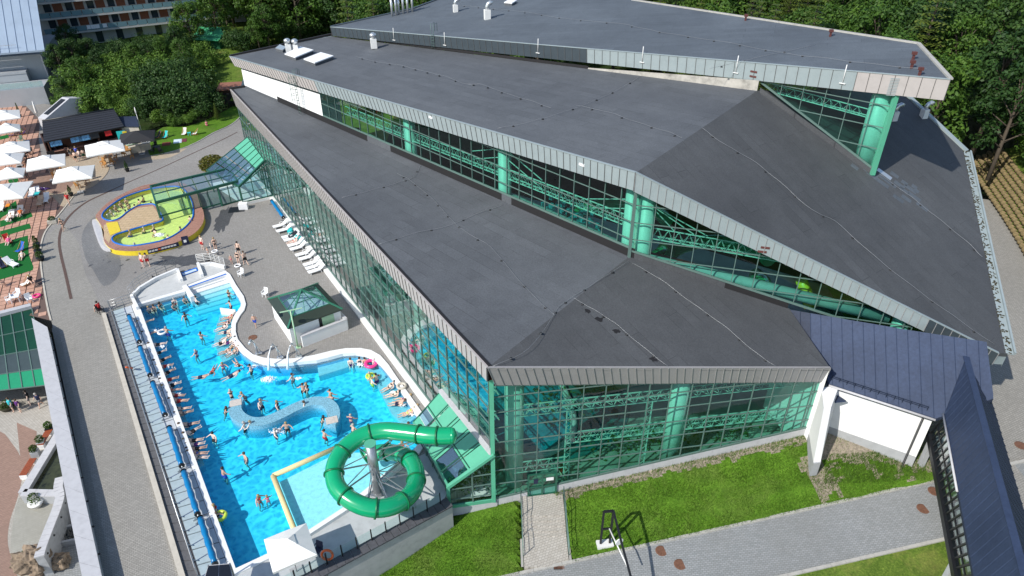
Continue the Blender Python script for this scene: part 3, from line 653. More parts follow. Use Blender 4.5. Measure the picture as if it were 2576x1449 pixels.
# ventilation duct, slides and gallery seen through tier 2
mb = MB(); mb.tube([Z(K + eR * 1.5 - n2R * .8, 12.2), Z(K + eR * 10 - n2R * .8, 11.2), Z(K + eR * 19.5 - n2R * .8, 9.9)], .45, 12); mb.tube([Z(K + e2 * 2.0 - n2 * .9, 12.6), Z(K + e2 * 14 - n2 * .9, 12.5)], .45, 12)
mb.build('air_duct', M['plinth'], hall)
mb = MB(); c = K + eR * 7 - n2R * 5; mb.tube([Z(c + Vector((4.2 * math.cos(t * .35), 4.2 * math.sin(t * .35), 0)), 10.6 - t * .12) for t in range(20)], .6, 12); c = K + e2 * 6 - n2 * 6
mb.tube([Z(c + Vector((4.5 * math.cos(t * .3), 4.5 * math.sin(t * .3), 0)), 11.4 - t * .1) for t in range(21)], .6, 12); mb.build('indoor_slide', M['slide'], hall)
mb = MB(); c = K + eR * 3.4 - n2R * 3.2; mb.box(Z(c, 10.4), (4.4, 2.4, .5), math.atan2(eR.y, eR.x), ry=R(8)); mb.build('red_roof_panel', flat('red_panel', (.42, .05, .02), .5), hall)
mb = MB(); c = K + eR * 13.2 - n2R * 2.4; mb.tube([Z(c, 11.2), Z(c + eR * .6, 10.2), Z(c + eR * 1.0 + n2R * .6, 9.2)], .45, 10); mb.build('yellow_slide', M['yellow'], hall)
mb = MB(); rr = random.Random(3)
for i in range(70):
    c = K + e2 * rr.uniform(6, 12.5) - n2 * rr.uniform(2.0, 4.5); mb.box(Z(c, rr.uniform(10.6, 12.6)), (.35, .35, .35), rr.random())
mb.build('mosaic_panel', flat('turquoise_mosaic', (.02, .30, .36), .4, 0, .4, 3), hall)
mb = MB(); c = K + e2 * 20 - n2 * 2.2; mb.hexa([Z(v, 11.0) for v in (K + e2 * 40 - n2 * 1.4, K + e2 * 3 - n2 * 1.4, K + e2 * 3 - n2 * 2.6, K + e2 * 40 - n2 * 2.6)], [Z(v, 11.3) for v in (K + e2 * 40 - n2 * 1.4, K + e2 * 3 - n2 * 1.4, K + e2 * 3 - n2 * 2.6, K + e2 * 40 - n2 * 2.6)]); mb.build('gallery', M['offwhite'], hall)
# indoor planting at the pool, loungers etc. read as dark clutter inside
mb = MB(); rr = random.Random(9)
for i in range(900):
    c = P + EF * rr.uniform(5, 12) - nF * rr.uniform(6, 13) if i % 2 else P + EF * rr.uniform(8, 22) - nF * rr.uniform(2.5, 4.5); s_ = rr.uniform(.12, .3); z = -1.2 + rr.random() ** 2 * 1.6
    a = Vector((rr.uniform(-1, 1), rr.uniform(-1, 1), rr.uniform(-.4, .8))) * s_; b = Vector((rr.uniform(-1, 1), rr.uniform(-1, 1), rr.uniform(-.4, .4))) * s_; mb.face([Z(c, z), Z(c, z) + a, Z(c, z) + a + b, Z(c, z) + b])
tag(mb.build('indoor_planting', flat('indoor_plant_leaf', (.03, .10, .02), .6), hall), kind='stuff')
# ================================================ blue standing-seam annex and covered bridge on the right
def bluemat(name, c):
    m, N, L, B_ = newmat(name); v = _pos(N, L); g = _noise(N, L, v, 5.0, 4, .75); b = _noise(N, L, v, .35, 4, .6)
    k = _mix(N, L, 1.0, c, _ramp(N, L, g, [(.3, (.82,) * 3), (.7, (1.2,) * 3)]), 'MULTIPLY'); k = _mix(N, L, 1.0, k, _ramp(N, L, b, [(.3, (.86,) * 3), (.7, (1.12,) * 3)]), 'MULTIPLY')
    L.new(k, B_.inputs['Base Color']); B_.inputs['Roughness'].default_value = .6; B_.inputs['Specular IOR Level'].default_value = .2; _bump(N, L, g, B_, .12, .01); return m
M['blue_roof'] = bluemat('blue_coated_sheet', (.034, .050, .094)); M['blue_roof_d'] = bluemat('blue_coated_sheet_dark', (.024, .033, .058))  # darker copy of the blue; paints shade onto the bridge's right slope
annex = empty('annex_building', at(2200, 1140, 1.5)); tag(annex, 'white rendered annex with blue standing seam roof beside the glass hall', 'building')
ZW = 6.55
WL, WR = at(2112, 1106, 1.55), at(2290, 1172, 1.45); nW = out_n(WL, WR)
EL, ER = hit(2083, 976, vwall(WL + nW * .35, WR + nW * .35)), hit(2362, 1036, vwall(WL + nW * .35, WR + nW * .35)); EL.z = ZW; ER.z = ZW
TL = BR + Vector((.05, -.12, -.03)); BP = plane(EL, ER, TL)
TRm = hit(2285, 830, BP); TRr = hit(2482, 860, BP); RE = hit(2500, 1002, BP)
BLUEPTS = [EL, ER, RE, TRr, TRm, TL]
sub = slab([p + Vector((0, 0, -.06)) for p in BLUEPTS], .25).build('roof', M['blue_roof_d'], annex)
def seam_panels(outline, pl, o0, dirv, step, matf, parent, name='roof_panel', lift=.0):
    """cut a planar outline into standing-seam sheets running along dirv"""
    e = Vector((dirv.x, dirv.y, 0)).normalized(); n_ = Vector((e.y, -e.x, 0))
    pts = [((p - o0).dot(n_), (p - o0).dot(e)) for p in outline]; lo = min(a for a, b in pts); hi = max(a for a, b in pts)
    k = math.floor(lo / step); i = 0
    while k * step < hi:
        q = clip(clip(pts, lambda a: a[0] - (k * step + .012)), lambda a: ((k + 1) * step - .012) - a[0])
        if len(q) > 2:
            W = [Vector((o0.x, o0.y, 0)) + n_ * a + e * b for a, b in q]; W = [Vector((v.x, v.y, plane_z(pl, v.x, v.y) + lift)) for v in W]
            ar = sum(W[j].x * W[(j + 1) % len(W)].y - W[(j + 1) % len(W)].x * W[j].y for j in range(len(W)))
            if ar < 0: W = W[::-1]
            if abs(ar) > .05:
                m_ = MB(); m_.hexa([v + Vector((0, 0, -.03)) for v in W], W); a0 = Vector((o0.x, o0.y, 0)) + n_ * ((k + 1) * step)
                bs = [b for a, b in q if a > (k + 1) * step - .05]
                if len(bs) > 1:
                    s0, s1 = min(bs), max(bs); p0, p1 = a0 + e * s0, a0 + e * s1; m_.bar(Vector((p0.x, p0.y, plane_z(pl, p0.x, p0.y) + lift + .02)), Vector((p1.x, p1.y, plane_z(pl, p1.x, p1.y) + lift + .02)), .025, .06)
                m_.build(name, matf(i), parent)
        k += 1; i += 1
slope = Vector((BP[0].x, BP[0].y, 0))
seam_panels(BLUEPTS, BP, TL, hit(2250, 1000, BP) - hit(2245, 850, BP), .66, lambda i: M['blue_roof_d'] if i > 16 else M['blue_roof'], sub)
# walls
mb = MB(); q0, q1 = WL - (WR - WL).normalized() * 1.6, WR + (WR - WL).normalized() * .1
mb.hexa([Z(v, .6) for v in (q0, q1, q1 - nW * .3, q0 - nW * .3)], [Z(v, ZW - .1) for v in (q0, q1, q1 - nW * .3, q0 - nW * .3)]); mb.build('wall', M['white'], annex)
mb = MB(); o = nW * .03; mb.hexa([Z(v, .6) for v in (q0 + o, q1 + o, q1 - nW * .1, q0 - nW * .1)], [Z(v + o, 2.45) for v in (q0, q1, q1 - nW * .1, q0 - nW * .1)]); mb.build('plinth', M['plinth'], annex)
mb = MB(); a, b = EL + Vector((0, 0, -.1)), ER + Vector((0, 0, -.1)); mb.tube([a + nW * .08, b + nW * .08], .09, 8); mb.build('gutter', M['stone'], annex)
mb = MB(); p = lerp(WL, WR, .90) + nW * .14; mb.tube([Z(p, ZW - .3), Z(p, 1.5), Z(p + nW * .3, 1.35)], .07, 8); mb.build('downpipe', M['black'], annex)
mb = MB(); a, b = EL.lerp(ER, .05), ER.lerp(EL, .05); up = Vector((0, 0, .18)); inw = (TL - EL).normalized() * .45
for h_ in (.06, .2): mb.bar(a + inw + Vector((0, 0, h_ + .15)), b + inw + Vector((0, 0, h_ + .15)), .03, .03)
for i in range(13): p = a.lerp(b, i / 12) + inw; mb.bar(p + Vector((0, 0, -.02)), p + Vector((0, 0, .38)), .04, .03)
mb.build('snow_guard', M['blue_roof_d'], annex)
# return wall to the hall and the white buttress fin
n_b = out_n(WL, WR)
f_t0 = Z(P + EF * 24.3, 0); fin0 = at(2049, 1181, 1.45); ed = (fin0 - f_t0); ed.z = 0
mb = MB(); side = Vector((EF.x, EF.y, 0))
def finq(z, u0, u1): return [Z(f_t0 + ed * u0 - side * .05, z), Z(f_t0 + ed * u1 - side * .28, z), Z(f_t0 + ed * u1 + side * .28, z), Z(f_t0 + ed * u0 + side * 1.35, z)]
mb.hexa(finq(2.2, 0, 1.0), finq(ZW - .2, 0, .62)); mb.build('buttress', M['white'], annex)
mb = MB(); mb.hexa([v for v in finq(.9, -.02, 1.03)], finq(2.22, -.02, 1.03)); mb.build('buttress_plinth', M['plinth'], annex)
mb = MB(); c = at(2105, 1004, 5.6); mb.box(c, (.85, .95, .1), math.atan2(EF.y, EF.x), rx=R(-18)); mb.build('buttress_cap', M['blue_roof'], annex)
# covered bridge -------------------------------------------------
br = empty('covered_footbridge', at(2420, 1200, 1.2)); tag(br, 'covered footbridge with blue pitched roof and slanted side glazing over the road', 'bridge')
e0, e1_ = at(2376, 1042, 7.15), at(2470, 1560, 7.15)
r0_ = hit(2430, 898, BP)
g0_, g1_ = at(2497, 1015, 7.15), at(2640, 1500, 7.15)
r1_ = at(2597, 1565, r0_.z)
roofL = [e0, e1_, r1_, r0_]; roofR = [r0_, r1_, g1_, g0_]
PLn, PRn = plane(e0, e1_, r0_), plane(g0_, g1_, r0_)
roofL = [Z(v, plane_z(PLn, v.x, v.y)) for v in roofL]; roofR = [Z(v, plane_z(PRn, v.x, v.y)) for v in roofR]
base_l = slab([v + Vector((0, 0, -.05)) for v in roofL], .2).build('roof', M['blue_roof_d'], br); base_r = slab([v + Vector((0, 0, -.05)) for v in roofR], .2).build('roof', M['blue_roof_d'], br)
dl = (e1_ - e0).normalized(); seam_panels(roofL, PLn, e0, Vector((-dl.y, dl.x, 0)), .67, lambda i: M['blue_roof'], base_l); seam_panels(roofR, PRn, g0_, Vector((-dl.y, dl.x, 0)), .62, lambda i: M['blue_roof_d'], base_r)
mb = MB(); mb.bar(r0_ + Vector((0, 0, .04)), Z(r1_, plane_z(PLn, r1_.x, r1_.y) + .04), .4, .05); mb.build('ridge_cap', M['blue_roof'], br)
nb = out_n(e1_, e0); nb = nb if nb.x < 0 else -nb
mb = MB(); mb.tube([e0 + nb * .08, lerp(e0, e1_, .45) + nb * .08], .07, 8); mb.build('gutter', M['stone'], br)
mb = MB()
for i in range(16): p = lerp(e0, e1_, .015 + i * .028) - nb * .35 + Vector((0, 0, .22)); mb.bar(p, p + Vector((.35, .06, .12)), .05, .05)
tag(mb.build('snow_hooks', M['stone'], br), kind='stuff')
bm0, bm1 = at(2340, 1092, 3.9), at(2428, 1560, 3.9)
mb = MB(); mb.bar(bm0, bm1, .45, .45); mb.build('edge_beam', M['black'], br)
bl = (bm1 - bm0); Lb = bl.length; bl.normalize(); t0 = e0 - nb * .1 + Vector((0, 0, -.15)); t1 = e1_ - nb * .1 + Vector((0, 0, -.15)); fr = MB(); k_ = 22
for i in range(k_ + 1):
    a, b = lerp(bm0, bm1, i / k_), lerp(t0, t1, i / k_); fr.bar(a, b, .09, .12)
for f in (.03, .5, .97): fr.bar(lerp(bm0, t0, f), lerp(bm1, t1, f), .09, .1)
fo = fr.build('side_glazing', M['black'], br)
for i in range(k_):
    for f0, f1 in ((.05, .48), (.52, .95)):
        q = [lerp(lerp(bm0, bm1, (i + u) / k_), lerp(t0, t1, (i + u) / k_), f) for u, f in ((.06, f0), (.94, f0), (.94, f1), (.06, f1))]
        m_ = MB(); m_.face(q); m_.build('glass_pane', M['glass_clear'], fo)
mb = MB(); mb.hexa([Z(v, 3.55) for v in (bm0, bm1, g1_, g0_)], [Z(v, 3.75) for v in (bm0, bm1, g1_, g0_)]); mb.build('deck', M['plinth'], br)
mb = MB(); mb.face([Z(g0_, 3.7), Z(g1_, 3.7), Z(g1_, 6.4), Z(g0_, 6.4)]); mb.build('side_wall', M['offwhite'], br)
mb = MB()
for t in (.05, .75):
    p = lerp(bm0, bm1, t); mb.bar(Z(p, 0), Z(p, 3.8), .35, .35)
    p = lerp(g0_, g1_, t); mb.bar(Z(p, 0), Z(p, 3.6), .35, .35)
tag(mb.build('pier', M['plinth'], br), kind='stuff')
# ================================================ green lean-to vestibules on the hall
def leanto(name, label, s0, s1, ztop, zlow, depth, zb, panel_rows, parent=None, tip=0.0):
    """lean-to against the left glass wall between distances s0 (near) and s1 (far) from the corner"""
    v = empty(name, Z(P + E1 * s0 + n1 * depth, zb)); tag(v, label, 'vestibule')
    return v
va = leanto('slide_vestibule', 'green lean-to with slanted panel roof where the tube slide leaves the hall', 0, 9, 0, 0, 3.5, -1.3, None)
# near vestibule: roof from the facade down to a low eave
tA, tB = hit(1243, 1141, W1), hit(1112, 981, W1); lA = at(1127, 1223, .95); lB = at(1052, 1046, .95)
RP = plane(tA, tB, lA); lB = hit(1040, 1062, RP)
rs = rafters([tA, tB, lB, lA], 5, 2).build('roof', M['frame_d'], va)
def cell(u0, u1, w0, w1, mat, name, lift=.03):
    f = lambda u, w_: lerp(lerp(tA, tB, u), lerp(lA, lB, u), w_) + Vector((0, 0, lift))
    m_ = MB(); g = .006; q = [f(u0 + g, w0 + g), f(u1 - g, w0 + g), f(u1 - g, w1 - g), f(u0 + g, w1 - g)]
    m_.hexa([v + Vector((0, 0, -.03)) for v in q], q) if (q[1] - q[0]).cross(q[2] - q[0]).z > 0 else m_.hexa([v + Vector((0, 0, -.03)) for v in q[::-1]], q[::-1]); m_.build(name, mat, rs)
us = [0, .17, .36, .56, .78, 1.0]
for i in range(5):
    cell(us[i], us[i + 1], 0, .55, M['green_panel'], 'roof_panel')
    if i in (0, 1): cell(us[i], us[i + 1], .55, 1.0, M['glass_roof'], 'roof_pane')
    elif i == 4: cell(us[i], us[i + 1], .55, .8, M['glass_roof'], 'roof_pane'); cell(us[i], us[i + 1], .8, 1, M['green_panel'], 'roof_panel')
    else: cell(us[i], us[i + 1], .55, 1.0, M['green_panel'], 'roof_panel')
mb = MB()
mb.bar(tA + Vector((0, 0, .05)) + nF * .1, lA + Vector((0, 0, .05)) + nF * .1, .3, .22); mb.bar(tA + n1 * .15, tB + n1 * .15, .3, .3, 1); mb.bar(lA, lB, .16, .16); mb.build('roof_edge', [M['green_panel'], M['stone']], va)
dA = Z(lA, 0); cA = Z(P, 0) + n1 * .1
def wallseg(p, q, zb, zt0, zt1, step, rows, name='glass_wall', fr=None, gl=None):
    L_ = (Z(q, 0) - Z(p, 0)).length; return glazing(Z(p, 0), Z(q, 0), lambda s: zb, lambda s: lerp(zt0, zt1, s / L_), step, rows, gl or M['glass_clear'], va, frame=fr or M['frame'], mull=(.1, .14))
wallseg(dA, cA, -1.3, lA.z - .05, tA.z - .1, 1.75, [-.55, .55, 1.6, 2.7]); wallseg(Z(lB, 0), dA, -.6, lA.z - .05, lA.z - .05, 1.3, [.2])
mb = MB(); mb.hexa([Z(v, -2.2) for v in (dA - EF * .35 + nF * .1, cA + nF * .1 + EF * .3, cA - nF * .2 + EF * .3, dA - EF * .35 - nF * .2)], [Z(v, -1.32) for v in (dA - EF * .35 + nF * .1, cA + nF * .1 + EF * .3, cA - nF * .2 + EF * .3, dA - EF * .35 - nF * .2)]); mb.build('plinth', M['stone'], va)
mb = MB(); mb.bar(Z(dA, -1.3), Z(dA, lA.z), .26, .26); mb.bar(Z(dA, -1.2) + nF * .05, Z(cA, -1.2) + nF * .05, .12, .3); mb.build('corner_post', M['green_panel'], va)
mb = MB(); rr = random.Random(4)
for i in range(900):                                           # climbing plant behind the glass
    t = rr.random(); c = lerp(dA, cA, t) - nF * rr.uniform(.3, .8); z = rr.uniform(.0, 1.0) + t * 1.3 - (rr.random() ** 2) * 1.6 * (1 if rr.random() < .5 else 0); s_ = rr.uniform(.06, .16)
    a = Vector((rr.uniform(-1, 1), rr.uniform(-1, 1), rr.uniform(-1, 1))) * s_; b = Vector((rr.uniform(-1, 1), rr.uniform(-1, 1), rr.uniform(-1, 1))) * s_; mb.face([Z(c, z), Z(c, z) + a, Z(c, z) + a + b, Z(c, z) + b])
tag(mb.build('climbing_plant', flat('ivy_leaf', (.02, .06, .015), .6), va), kind='stuff')
mb = MB(); mb.box(Z(lerp(dA, cA, .5) - nF * 1.6, -1.25), (4, 2.2, .04), math.atan2(EF.y, EF.x)); mb.build('floor', M['offwhite'], va)
# far lean-to and glazed corridor to the round pool
vb = empty('winter_garden', at(640, 495, 0)); tag(vb, 'green lean-to winter garden with blue-glazed roof beside the round pool', 'vestibule')
tA, tB = hit(666, 405, W1), hit(623, 345, W1); lA = at(602, 470, 2.6); lB0 = at(535, 420, 2.6); RP = plane(tA, tB, lA); lB = hit(520, 428, RP); lA = hit(602, 470, RP)
rs = rafters([tA, tB, lB, lA], 6, 3).build('roof', M['frame_d'], vb); N_, K2 = 5, 5
def cell2(u0, u1, w0, w1, mat, name):
    f = lambda u, w_: lerp(lerp(tA, tB, u), lerp(lA, lB, u), w_) + Vector((0, 0, .03)); g = .012
    q = [f(u0 + g, w0 + g), f(u1 - g, w0 + g), f(u1 - g, w1 - g), f(u0 + g, w1 - g)]; m_ = MB()
    q = q if (q[1] - q[0]).cross(q[2] - q[0]).z > 0 else q[::-1]; m_.hexa([v + Vector((0, 0, -.02)) for v in q], q); m_.build(name, mat, rs)
for i in range(6):
    cell2(i / 6, (i + 1) / 6, 0, .34, M['green_panel'], 'roof_panel')
    for j in range(3): cell2(i / 6, (i + 1) / 6, .34 + .22 * j, .34 + .22 * (j + 1), M['glass_roof'], 'roof_pane')
mb = MB(); mb.bar(tA + nF * .1 + Vector((0, 0, .08)), lA + nF * .1 + Vector((0, 0, .08)), .25, .25); mb.bar(lA, lB, .18, .2); mb.build('roof_edge', M['frame_d'], vb)
dA, cA = Z(lA, 0), Z(hit(688, 493, W1), 0)
def wseg(p, q, zb, z0, z1, step, rows, par, gl=None): L_ = (q - p).length; return glazing(p, q, lambda s: zb, lambda s: lerp(z0, z1, s / L_), step, rows, gl or M['glass_clear'], par, frame=M['frame_d'], mull=(.09, .12))
wseg(dA, cA, .35, lA.z, tA.z, 1.6, [1.6, 2.9, 4.2, 5.5], vb); mb = MB(); mb.hexa([Z(v, -.05) for v in (dA + nF * .15, cA + nF * .15, cA - nF * .2, dA - nF * .2)], [Z(v, .35) for v in (dA + nF * .15, cA + nF * .15, cA - nF * .2, dA - nF * .2)]); mb.build('plinth', M['offwhite'], vb)
mb = MB(); mb.poly([[tuple(v.xy) for v in (dA, cA, Z(tB, 0), Z(lB, 0))]], .012); mb.build('floor', M['offwhite'], vb)
gc = empty('glass_corridor', at(500, 515, 0)); tag(gc, 'dark green framed glass corridor bridging the round pool', 'canopy')
zc = 2.75; c_nl, c_nr, c_fr, c_fl = at(392, 510, zc), at(598, 456, zc), at(576, 424, zc), at(379, 469, zc)
rs = MB(); ring = [c_nl, c_nr, c_fr, c_fl]
for a, b in zip(ring, ring[1:] + ring[:1]): rs.bar(a, b, .22, .34)
cn = 6
for i in range(1, cn): rs.bar(lerp(c_nl, c_nr, i / cn), lerp(c_fl, c_fr, i / cn), .09, .14)
rs.bar(lerp(c_nl, c_fl, .5), lerp(c_nr, c_fr, .5), .09, .14); rso = rs.build('roof_frame', M['frame_d'], gc)
for i in range(cn):
    for j in range(2):
        q = [lerp(lerp(c_nl, c_nr, u), lerp(c_fl, c_fr, u), w_) + Vector((0, 0, .03)) for u, w_ in ((i / cn + .01, j / 2 + .02), ((i + 1) / cn - .01, j / 2 + .02), ((i + 1) / cn - .01, j / 2 + .48), (i / cn + .01, j / 2 + .48))]
        m_ = MB(); m_.face(q); m_.build('roof_pane', M['glass_roof'], rso)
nl, nr = Z(c_nl, 0), Z(c_nr, 0)
for a, b, rows, zb in ((0, .37, [.9], .85), (.37, .74, [], .35), (.74, 1, [2.1], .05)):
    p, q = lerp(nl, nr, a), lerp(nl, nr, b); wseg(p, q, zb, zc - .1, zc - .1, 1.2 if a else 3.0, rows, gc)
mb = MB()
for t in (0, .37, .74, 1): p = lerp(nl, nr, t); mb.bar(Z(p, 0), Z(p, zc), .2, .2); p = lerp(Z(c_fl, 0), Z(c_fr, 0), t); mb.bar(Z(p, 0), Z(p, zc), .12, .12)
tag(mb.build('posts', M['frame_d'], gc), kind='stuff')
# ================================================ front door with steps and railings
dr = empty('entrance_door', at(1357, 1235, -1.1)); tag(dr, 'green framed double glass door at the foot of the front facade', 'door')
d0, d1 = 2.55, 4.65; zd = -1.25; mb = MB(); o = nF * .1
for s in (d0, (d0 + d1) / 2, d1): mb.bar(Z(P + EF * s + o, zd), Z(P + EF * s + o, zd + 2.25), .14, .12)
for z in (zd + .06, zd + .95, zd + 2.25): mb.bar(Z(P + EF * d0 + o, z), Z(P + EF * d1 + o, z), .12, .12)
mb.build('door_frame', M['frame_d'], dr)
for s in (d0, (d0 + d1) / 2):
    m_ = MB(); m_.face([Z(P + EF * (s + .08) + o, zd + .1), Z(P + EF * (s + .97) + o, zd + .1), Z(P + EF * (s + .97) + o, zd + 2.2), Z(P + EF * (s + .08) + o, zd + 2.2)]); m_.build('door_leaf', M['glass'], dr)
mb = MB(); c = P + EF * (d0 + .55) + nF * .13; mb.box(Z(c, zd + 1.55), (.32, .02, .46), math.atan2(EF.y, EF.x)); mb.build('notice', M['navy'], dr)
mb = MB(); c = P + EF * (d0 + 1.6) + nF * .13; mb.box(Z(c, zd + 1.65), (.55, .02, .3), math.atan2(EF.y, EF.x)); mb.build('notice', M['plastic_w'], dr)
st = empty('entrance_stairs', at(1368, 1300, -1.5)); tag(st, 'pale stone steps from the entrance door down to the road', 'stairs')
ax = (Z(at(1375, 1430, -2.2), 0) - Z(P + EF * 3.6, 0)); Ls = ax.length; ax.normalize(); sd_ = Vector((ax.y, -ax.x, 0)); hw = 1.55; o0 = Z(P + EF * 3.6, 0) + ax * .15
def strip(a, b, z, th=.5, nm='tread', mt=None):
    m_ = MB(); q = [o0 + ax * a - sd_ * hw, o0 + ax * b - sd_ * hw, o0 + ax * b + sd_ * hw, o0 + ax * a + sd_ * hw]
    ar = (q[1] - q[0]).cross(q[2] - q[0]).z; q = q if ar > 0 else q[::-1]
    m_.hexa([Z(v, z - th) for v in q], [Z(v, z) for v in q]); return m_.build(nm, mt or M['pave_light'], st)
strip(-.1, 1.9, -1.2, nm='landing'); zz = -1.2
for i in range(4): zz -= .11; strip(1.9 + i * .36, 2.26 + i * .36, zz)
m_ = MB(); q = [o0 + ax * 3.34 - sd_ * hw, o0 + ax * (Ls - .1) - sd_ * hw, o0 + ax * (Ls - .1) + sd_ * hw, o0 + ax * 3.34 + sd_ * hw]; q = q if (q[1] - q[0]).cross(q[2] - q[0]).z > 0 else q[::-1]
zend = road_z(*(o0 + ax * Ls).xy) + .14; hs = lambda v: lerp(zz - .05, zend, ((v - o0).dot(ax) - 3.34) / (Ls - 3.44)); m_.hexa([Z(v, hs(v) - .5) for v in q], [Z(v, hs(v)) for v in q]); m_.build('path', M['pave_light'], st)
def railing(parent, pts, h_, posts, mats, rails=(1.0,), r_=.025, name='railing'):
    mb = MB()
    for f in rails: mb.tube([Vector(p) + Vector((0, 0, h_ * f)) for p in pts], r_, 6)
    for p in posts: mb.bar(Vector(p), Vector(p) + Vector((0, 0, h_)), .045, .045)
    return mb.build(name, mats, parent)
for sg in (-1, 1):
    pts = [Z(o0 + ax * a + sd_ * hw * sg * 1.03, z) for a, z in ((.1, -1.2), (1.9, -1.2), (3.3, -1.65), (4.8, -1.8))]
    railing(st, pts, 1.0, pts, M['frame'], (1.0, .55, .15))
    m_ = MB(); m_.bar(Z(o0 + ax * 3.3 + sd_ * hw * sg * 1.08, -2.05), Z(o0 + ax * (Ls - .2) + sd_ * hw * sg * 1.08, zend - .02), .16, .24); m_.build('kerb', M['kerb_g'], st)
# ================================================ deck, pools
pool_in = [(349.5, 766.5), (462.5, 734.7), (476.3, 723.9), (569, 692.8), (575.5, 701), (580.4, 715.7), (598.4, 743.6), (606.6, 760), (605, 771.4), (596.8, 782.9), (587, 797.6), (582, 814), (580.4, 833.6), (585.3, 853.3), (595.2, 869.7), (608.5, 884.4), (632.6, 901.6), (663.5, 911.9), (694.5, 915.4), (728.9, 913.6), (763.3, 909.5), (796, 906.8), (825, 899.9), (862.6, 889.5), (895, 887.5), (921.5, 892.5), (942, 902.8), (956.9, 914.6), (968.7, 927.9), (995.2, 961.7), (1024.7, 1006), (1051, 1047), (1075, 1085), (1040, 1132), (1005, 1159), (930, 1222), (860, 1279), (756.6, 1346), (678.5, 1390), (593, 1430)]
pool_out = [(338, 762), (458, 729), (470, 718), (566, 680), (578.8, 689.6), (593.5, 715.8), (613.2, 745.2), (618.7, 764.9), (614.8, 779.6), (603.4, 794.4), (593.5, 814), (592.9, 833.6), (598.4, 853.3), (617, 875.8), (636, 891.3), (663.5, 899.9), (698, 903.3), (742.6, 901.6), (790.8, 893), (832, 882.7), (868.5, 876.3), (906.8, 875.7), (933.3, 880.7), (956.9, 894), (977.5, 917.5), (995, 944), (1024.7, 985.3), (1060, 1035.4), (1092, 1082), (1055, 1140), (1012, 1168), (940, 1228), (866, 1286), (760, 1356), (683, 1402), (588, 1448), (575, 1425), (331, 769)]
PIN, POUT = PX(pool_in, .12), PX(pool_out, .12)
ZWATER = -.33
deck_px = [(128, 800), (275, 1520), (640, 1500), (815, 1446), (1116, 1255), (1215, 1190), (1290, 1130), (1110, 1015), (705, 495), (660, 440), (640, 330), (640, 300), (600, 300), (560, 325), (480, 345), (420, 355), (330, 330), (180, 270), (60, 255), (-60, 240), (-300, 240), (-300, 840), (118, 782)]
DECK = PX(deck_px, 0)
mb = MB(); mb.poly([DECK, POUT], 0.0, skirt=2.6); tag(mb.build('pool_deck', M['pave']), kind='structure')
# promenade strip in its own blocks, road to the back
def sheet(name, px, mat, z=.004, smooth=0, holes=None, kind='structure'):
    lp = PX(px, z); lp = smooth_loop(lp, smooth) if smooth else lp
    mb = MB(); mb.poly([lp] + (holes or []), z); o = mb.build(name, mat); tag(o, kind=kind); return o
sheet('promenade', [(128, 800), (268, 1500), (478, 1500), (262, 795), (240, 740), (215, 690), (205, 650), (198, 610), (160, 560), (118, 590), (102, 640), (106, 720)], M['pave_path'])
# wet blocks round the small pool and by the pool entrance
rr = random.Random(2)
def blob(name, cx, cy, rx, ry, mat, z, n=26, j=.22, rot=0):
    pts = []
    for i in range(n):
        t = 2 * math.pi * i / n; k = 1 + rr.uniform(-j, j); x, y = rx * k * math.cos(t), ry * k * math.sin(t); pts.append((cx + x * math.cos(rot) - y * math.sin(rot), cy + x * math.sin(rot) + y * math.cos(rot)))
    return sheet(name, pts, mat, z)
blob('wet_paving', 455, 655, 62, 13, M['pave_wet'], .005, 40, .35); blob('wet_paving', 562, 552, 15, 34, M['pave_wet'], .005, 34, .3, R(30))
for i in range(46):
    x, y = rr.uniform(215, 480), rr.uniform(560, 700)
    if 620 < y and 285 < x: pass
    blob('wet_paving', x, y, rr.uniform(2, 7), rr.uniform(.8, 2), M['pave_wet'], .006 + i * .0001, 10, .4, R(-20))
sheet('wet_paving', [(205, 600), (215, 570), (238, 545), (250, 560), (270, 600), (300, 640), (300, 690), (262, 720), (235, 680), (215, 650)], brickmat('damp_blocks', (.21, .21, .205), (.265, .262, .255), (.13, .13, .125), .24, .14, R(28), .022, rough=.7, dirtc=(.06, .06, .065), dirt=.4), .0045, 3)
# --- pool shell
pool = empty('swimming_pool', at(620, 1050, -1.5)); tag(pool, 'large irregular outdoor swimming pool with white rim and bright blue water', 'pool')
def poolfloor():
    m, N, L, B_ = newmat('blue_pool_painted_caustics'); v = _pos(N, L); n = N.new('ShaderNodeTexNoise'); n.inputs['Scale'].default_value = 1.6; n.inputs['Detail'].default_value = 3; L.new(v, n.inputs['Vector'])
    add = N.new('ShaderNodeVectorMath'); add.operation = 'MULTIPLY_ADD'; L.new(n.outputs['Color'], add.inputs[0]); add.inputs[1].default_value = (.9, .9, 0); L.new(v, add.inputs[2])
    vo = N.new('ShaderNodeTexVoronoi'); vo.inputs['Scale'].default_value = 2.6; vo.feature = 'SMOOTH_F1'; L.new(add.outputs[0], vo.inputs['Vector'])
    c = _ramp(N, L, vo.outputs['Distance'], [(.1, (.34, .56, .68)), (.36, (.56, .74, .82)), (.58, (.88, .95, .96))])  # caustic ripple light painted into the floor colour
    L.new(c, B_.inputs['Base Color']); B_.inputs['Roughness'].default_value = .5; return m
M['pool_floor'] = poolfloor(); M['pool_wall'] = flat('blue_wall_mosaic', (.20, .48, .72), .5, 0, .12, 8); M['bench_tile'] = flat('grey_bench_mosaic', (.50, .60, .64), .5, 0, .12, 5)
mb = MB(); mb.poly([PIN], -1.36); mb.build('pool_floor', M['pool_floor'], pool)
mb = MB()
for i in range(len(PIN)):
    a, b = PIN[i], PIN[(i + 1) % len(PIN)]; mb.face([(*b, -1.37), (*a, -1.37), (*a, -.2), (*b, -.2)])
mb.build('pool_wall', M['pool_wall'], pool)
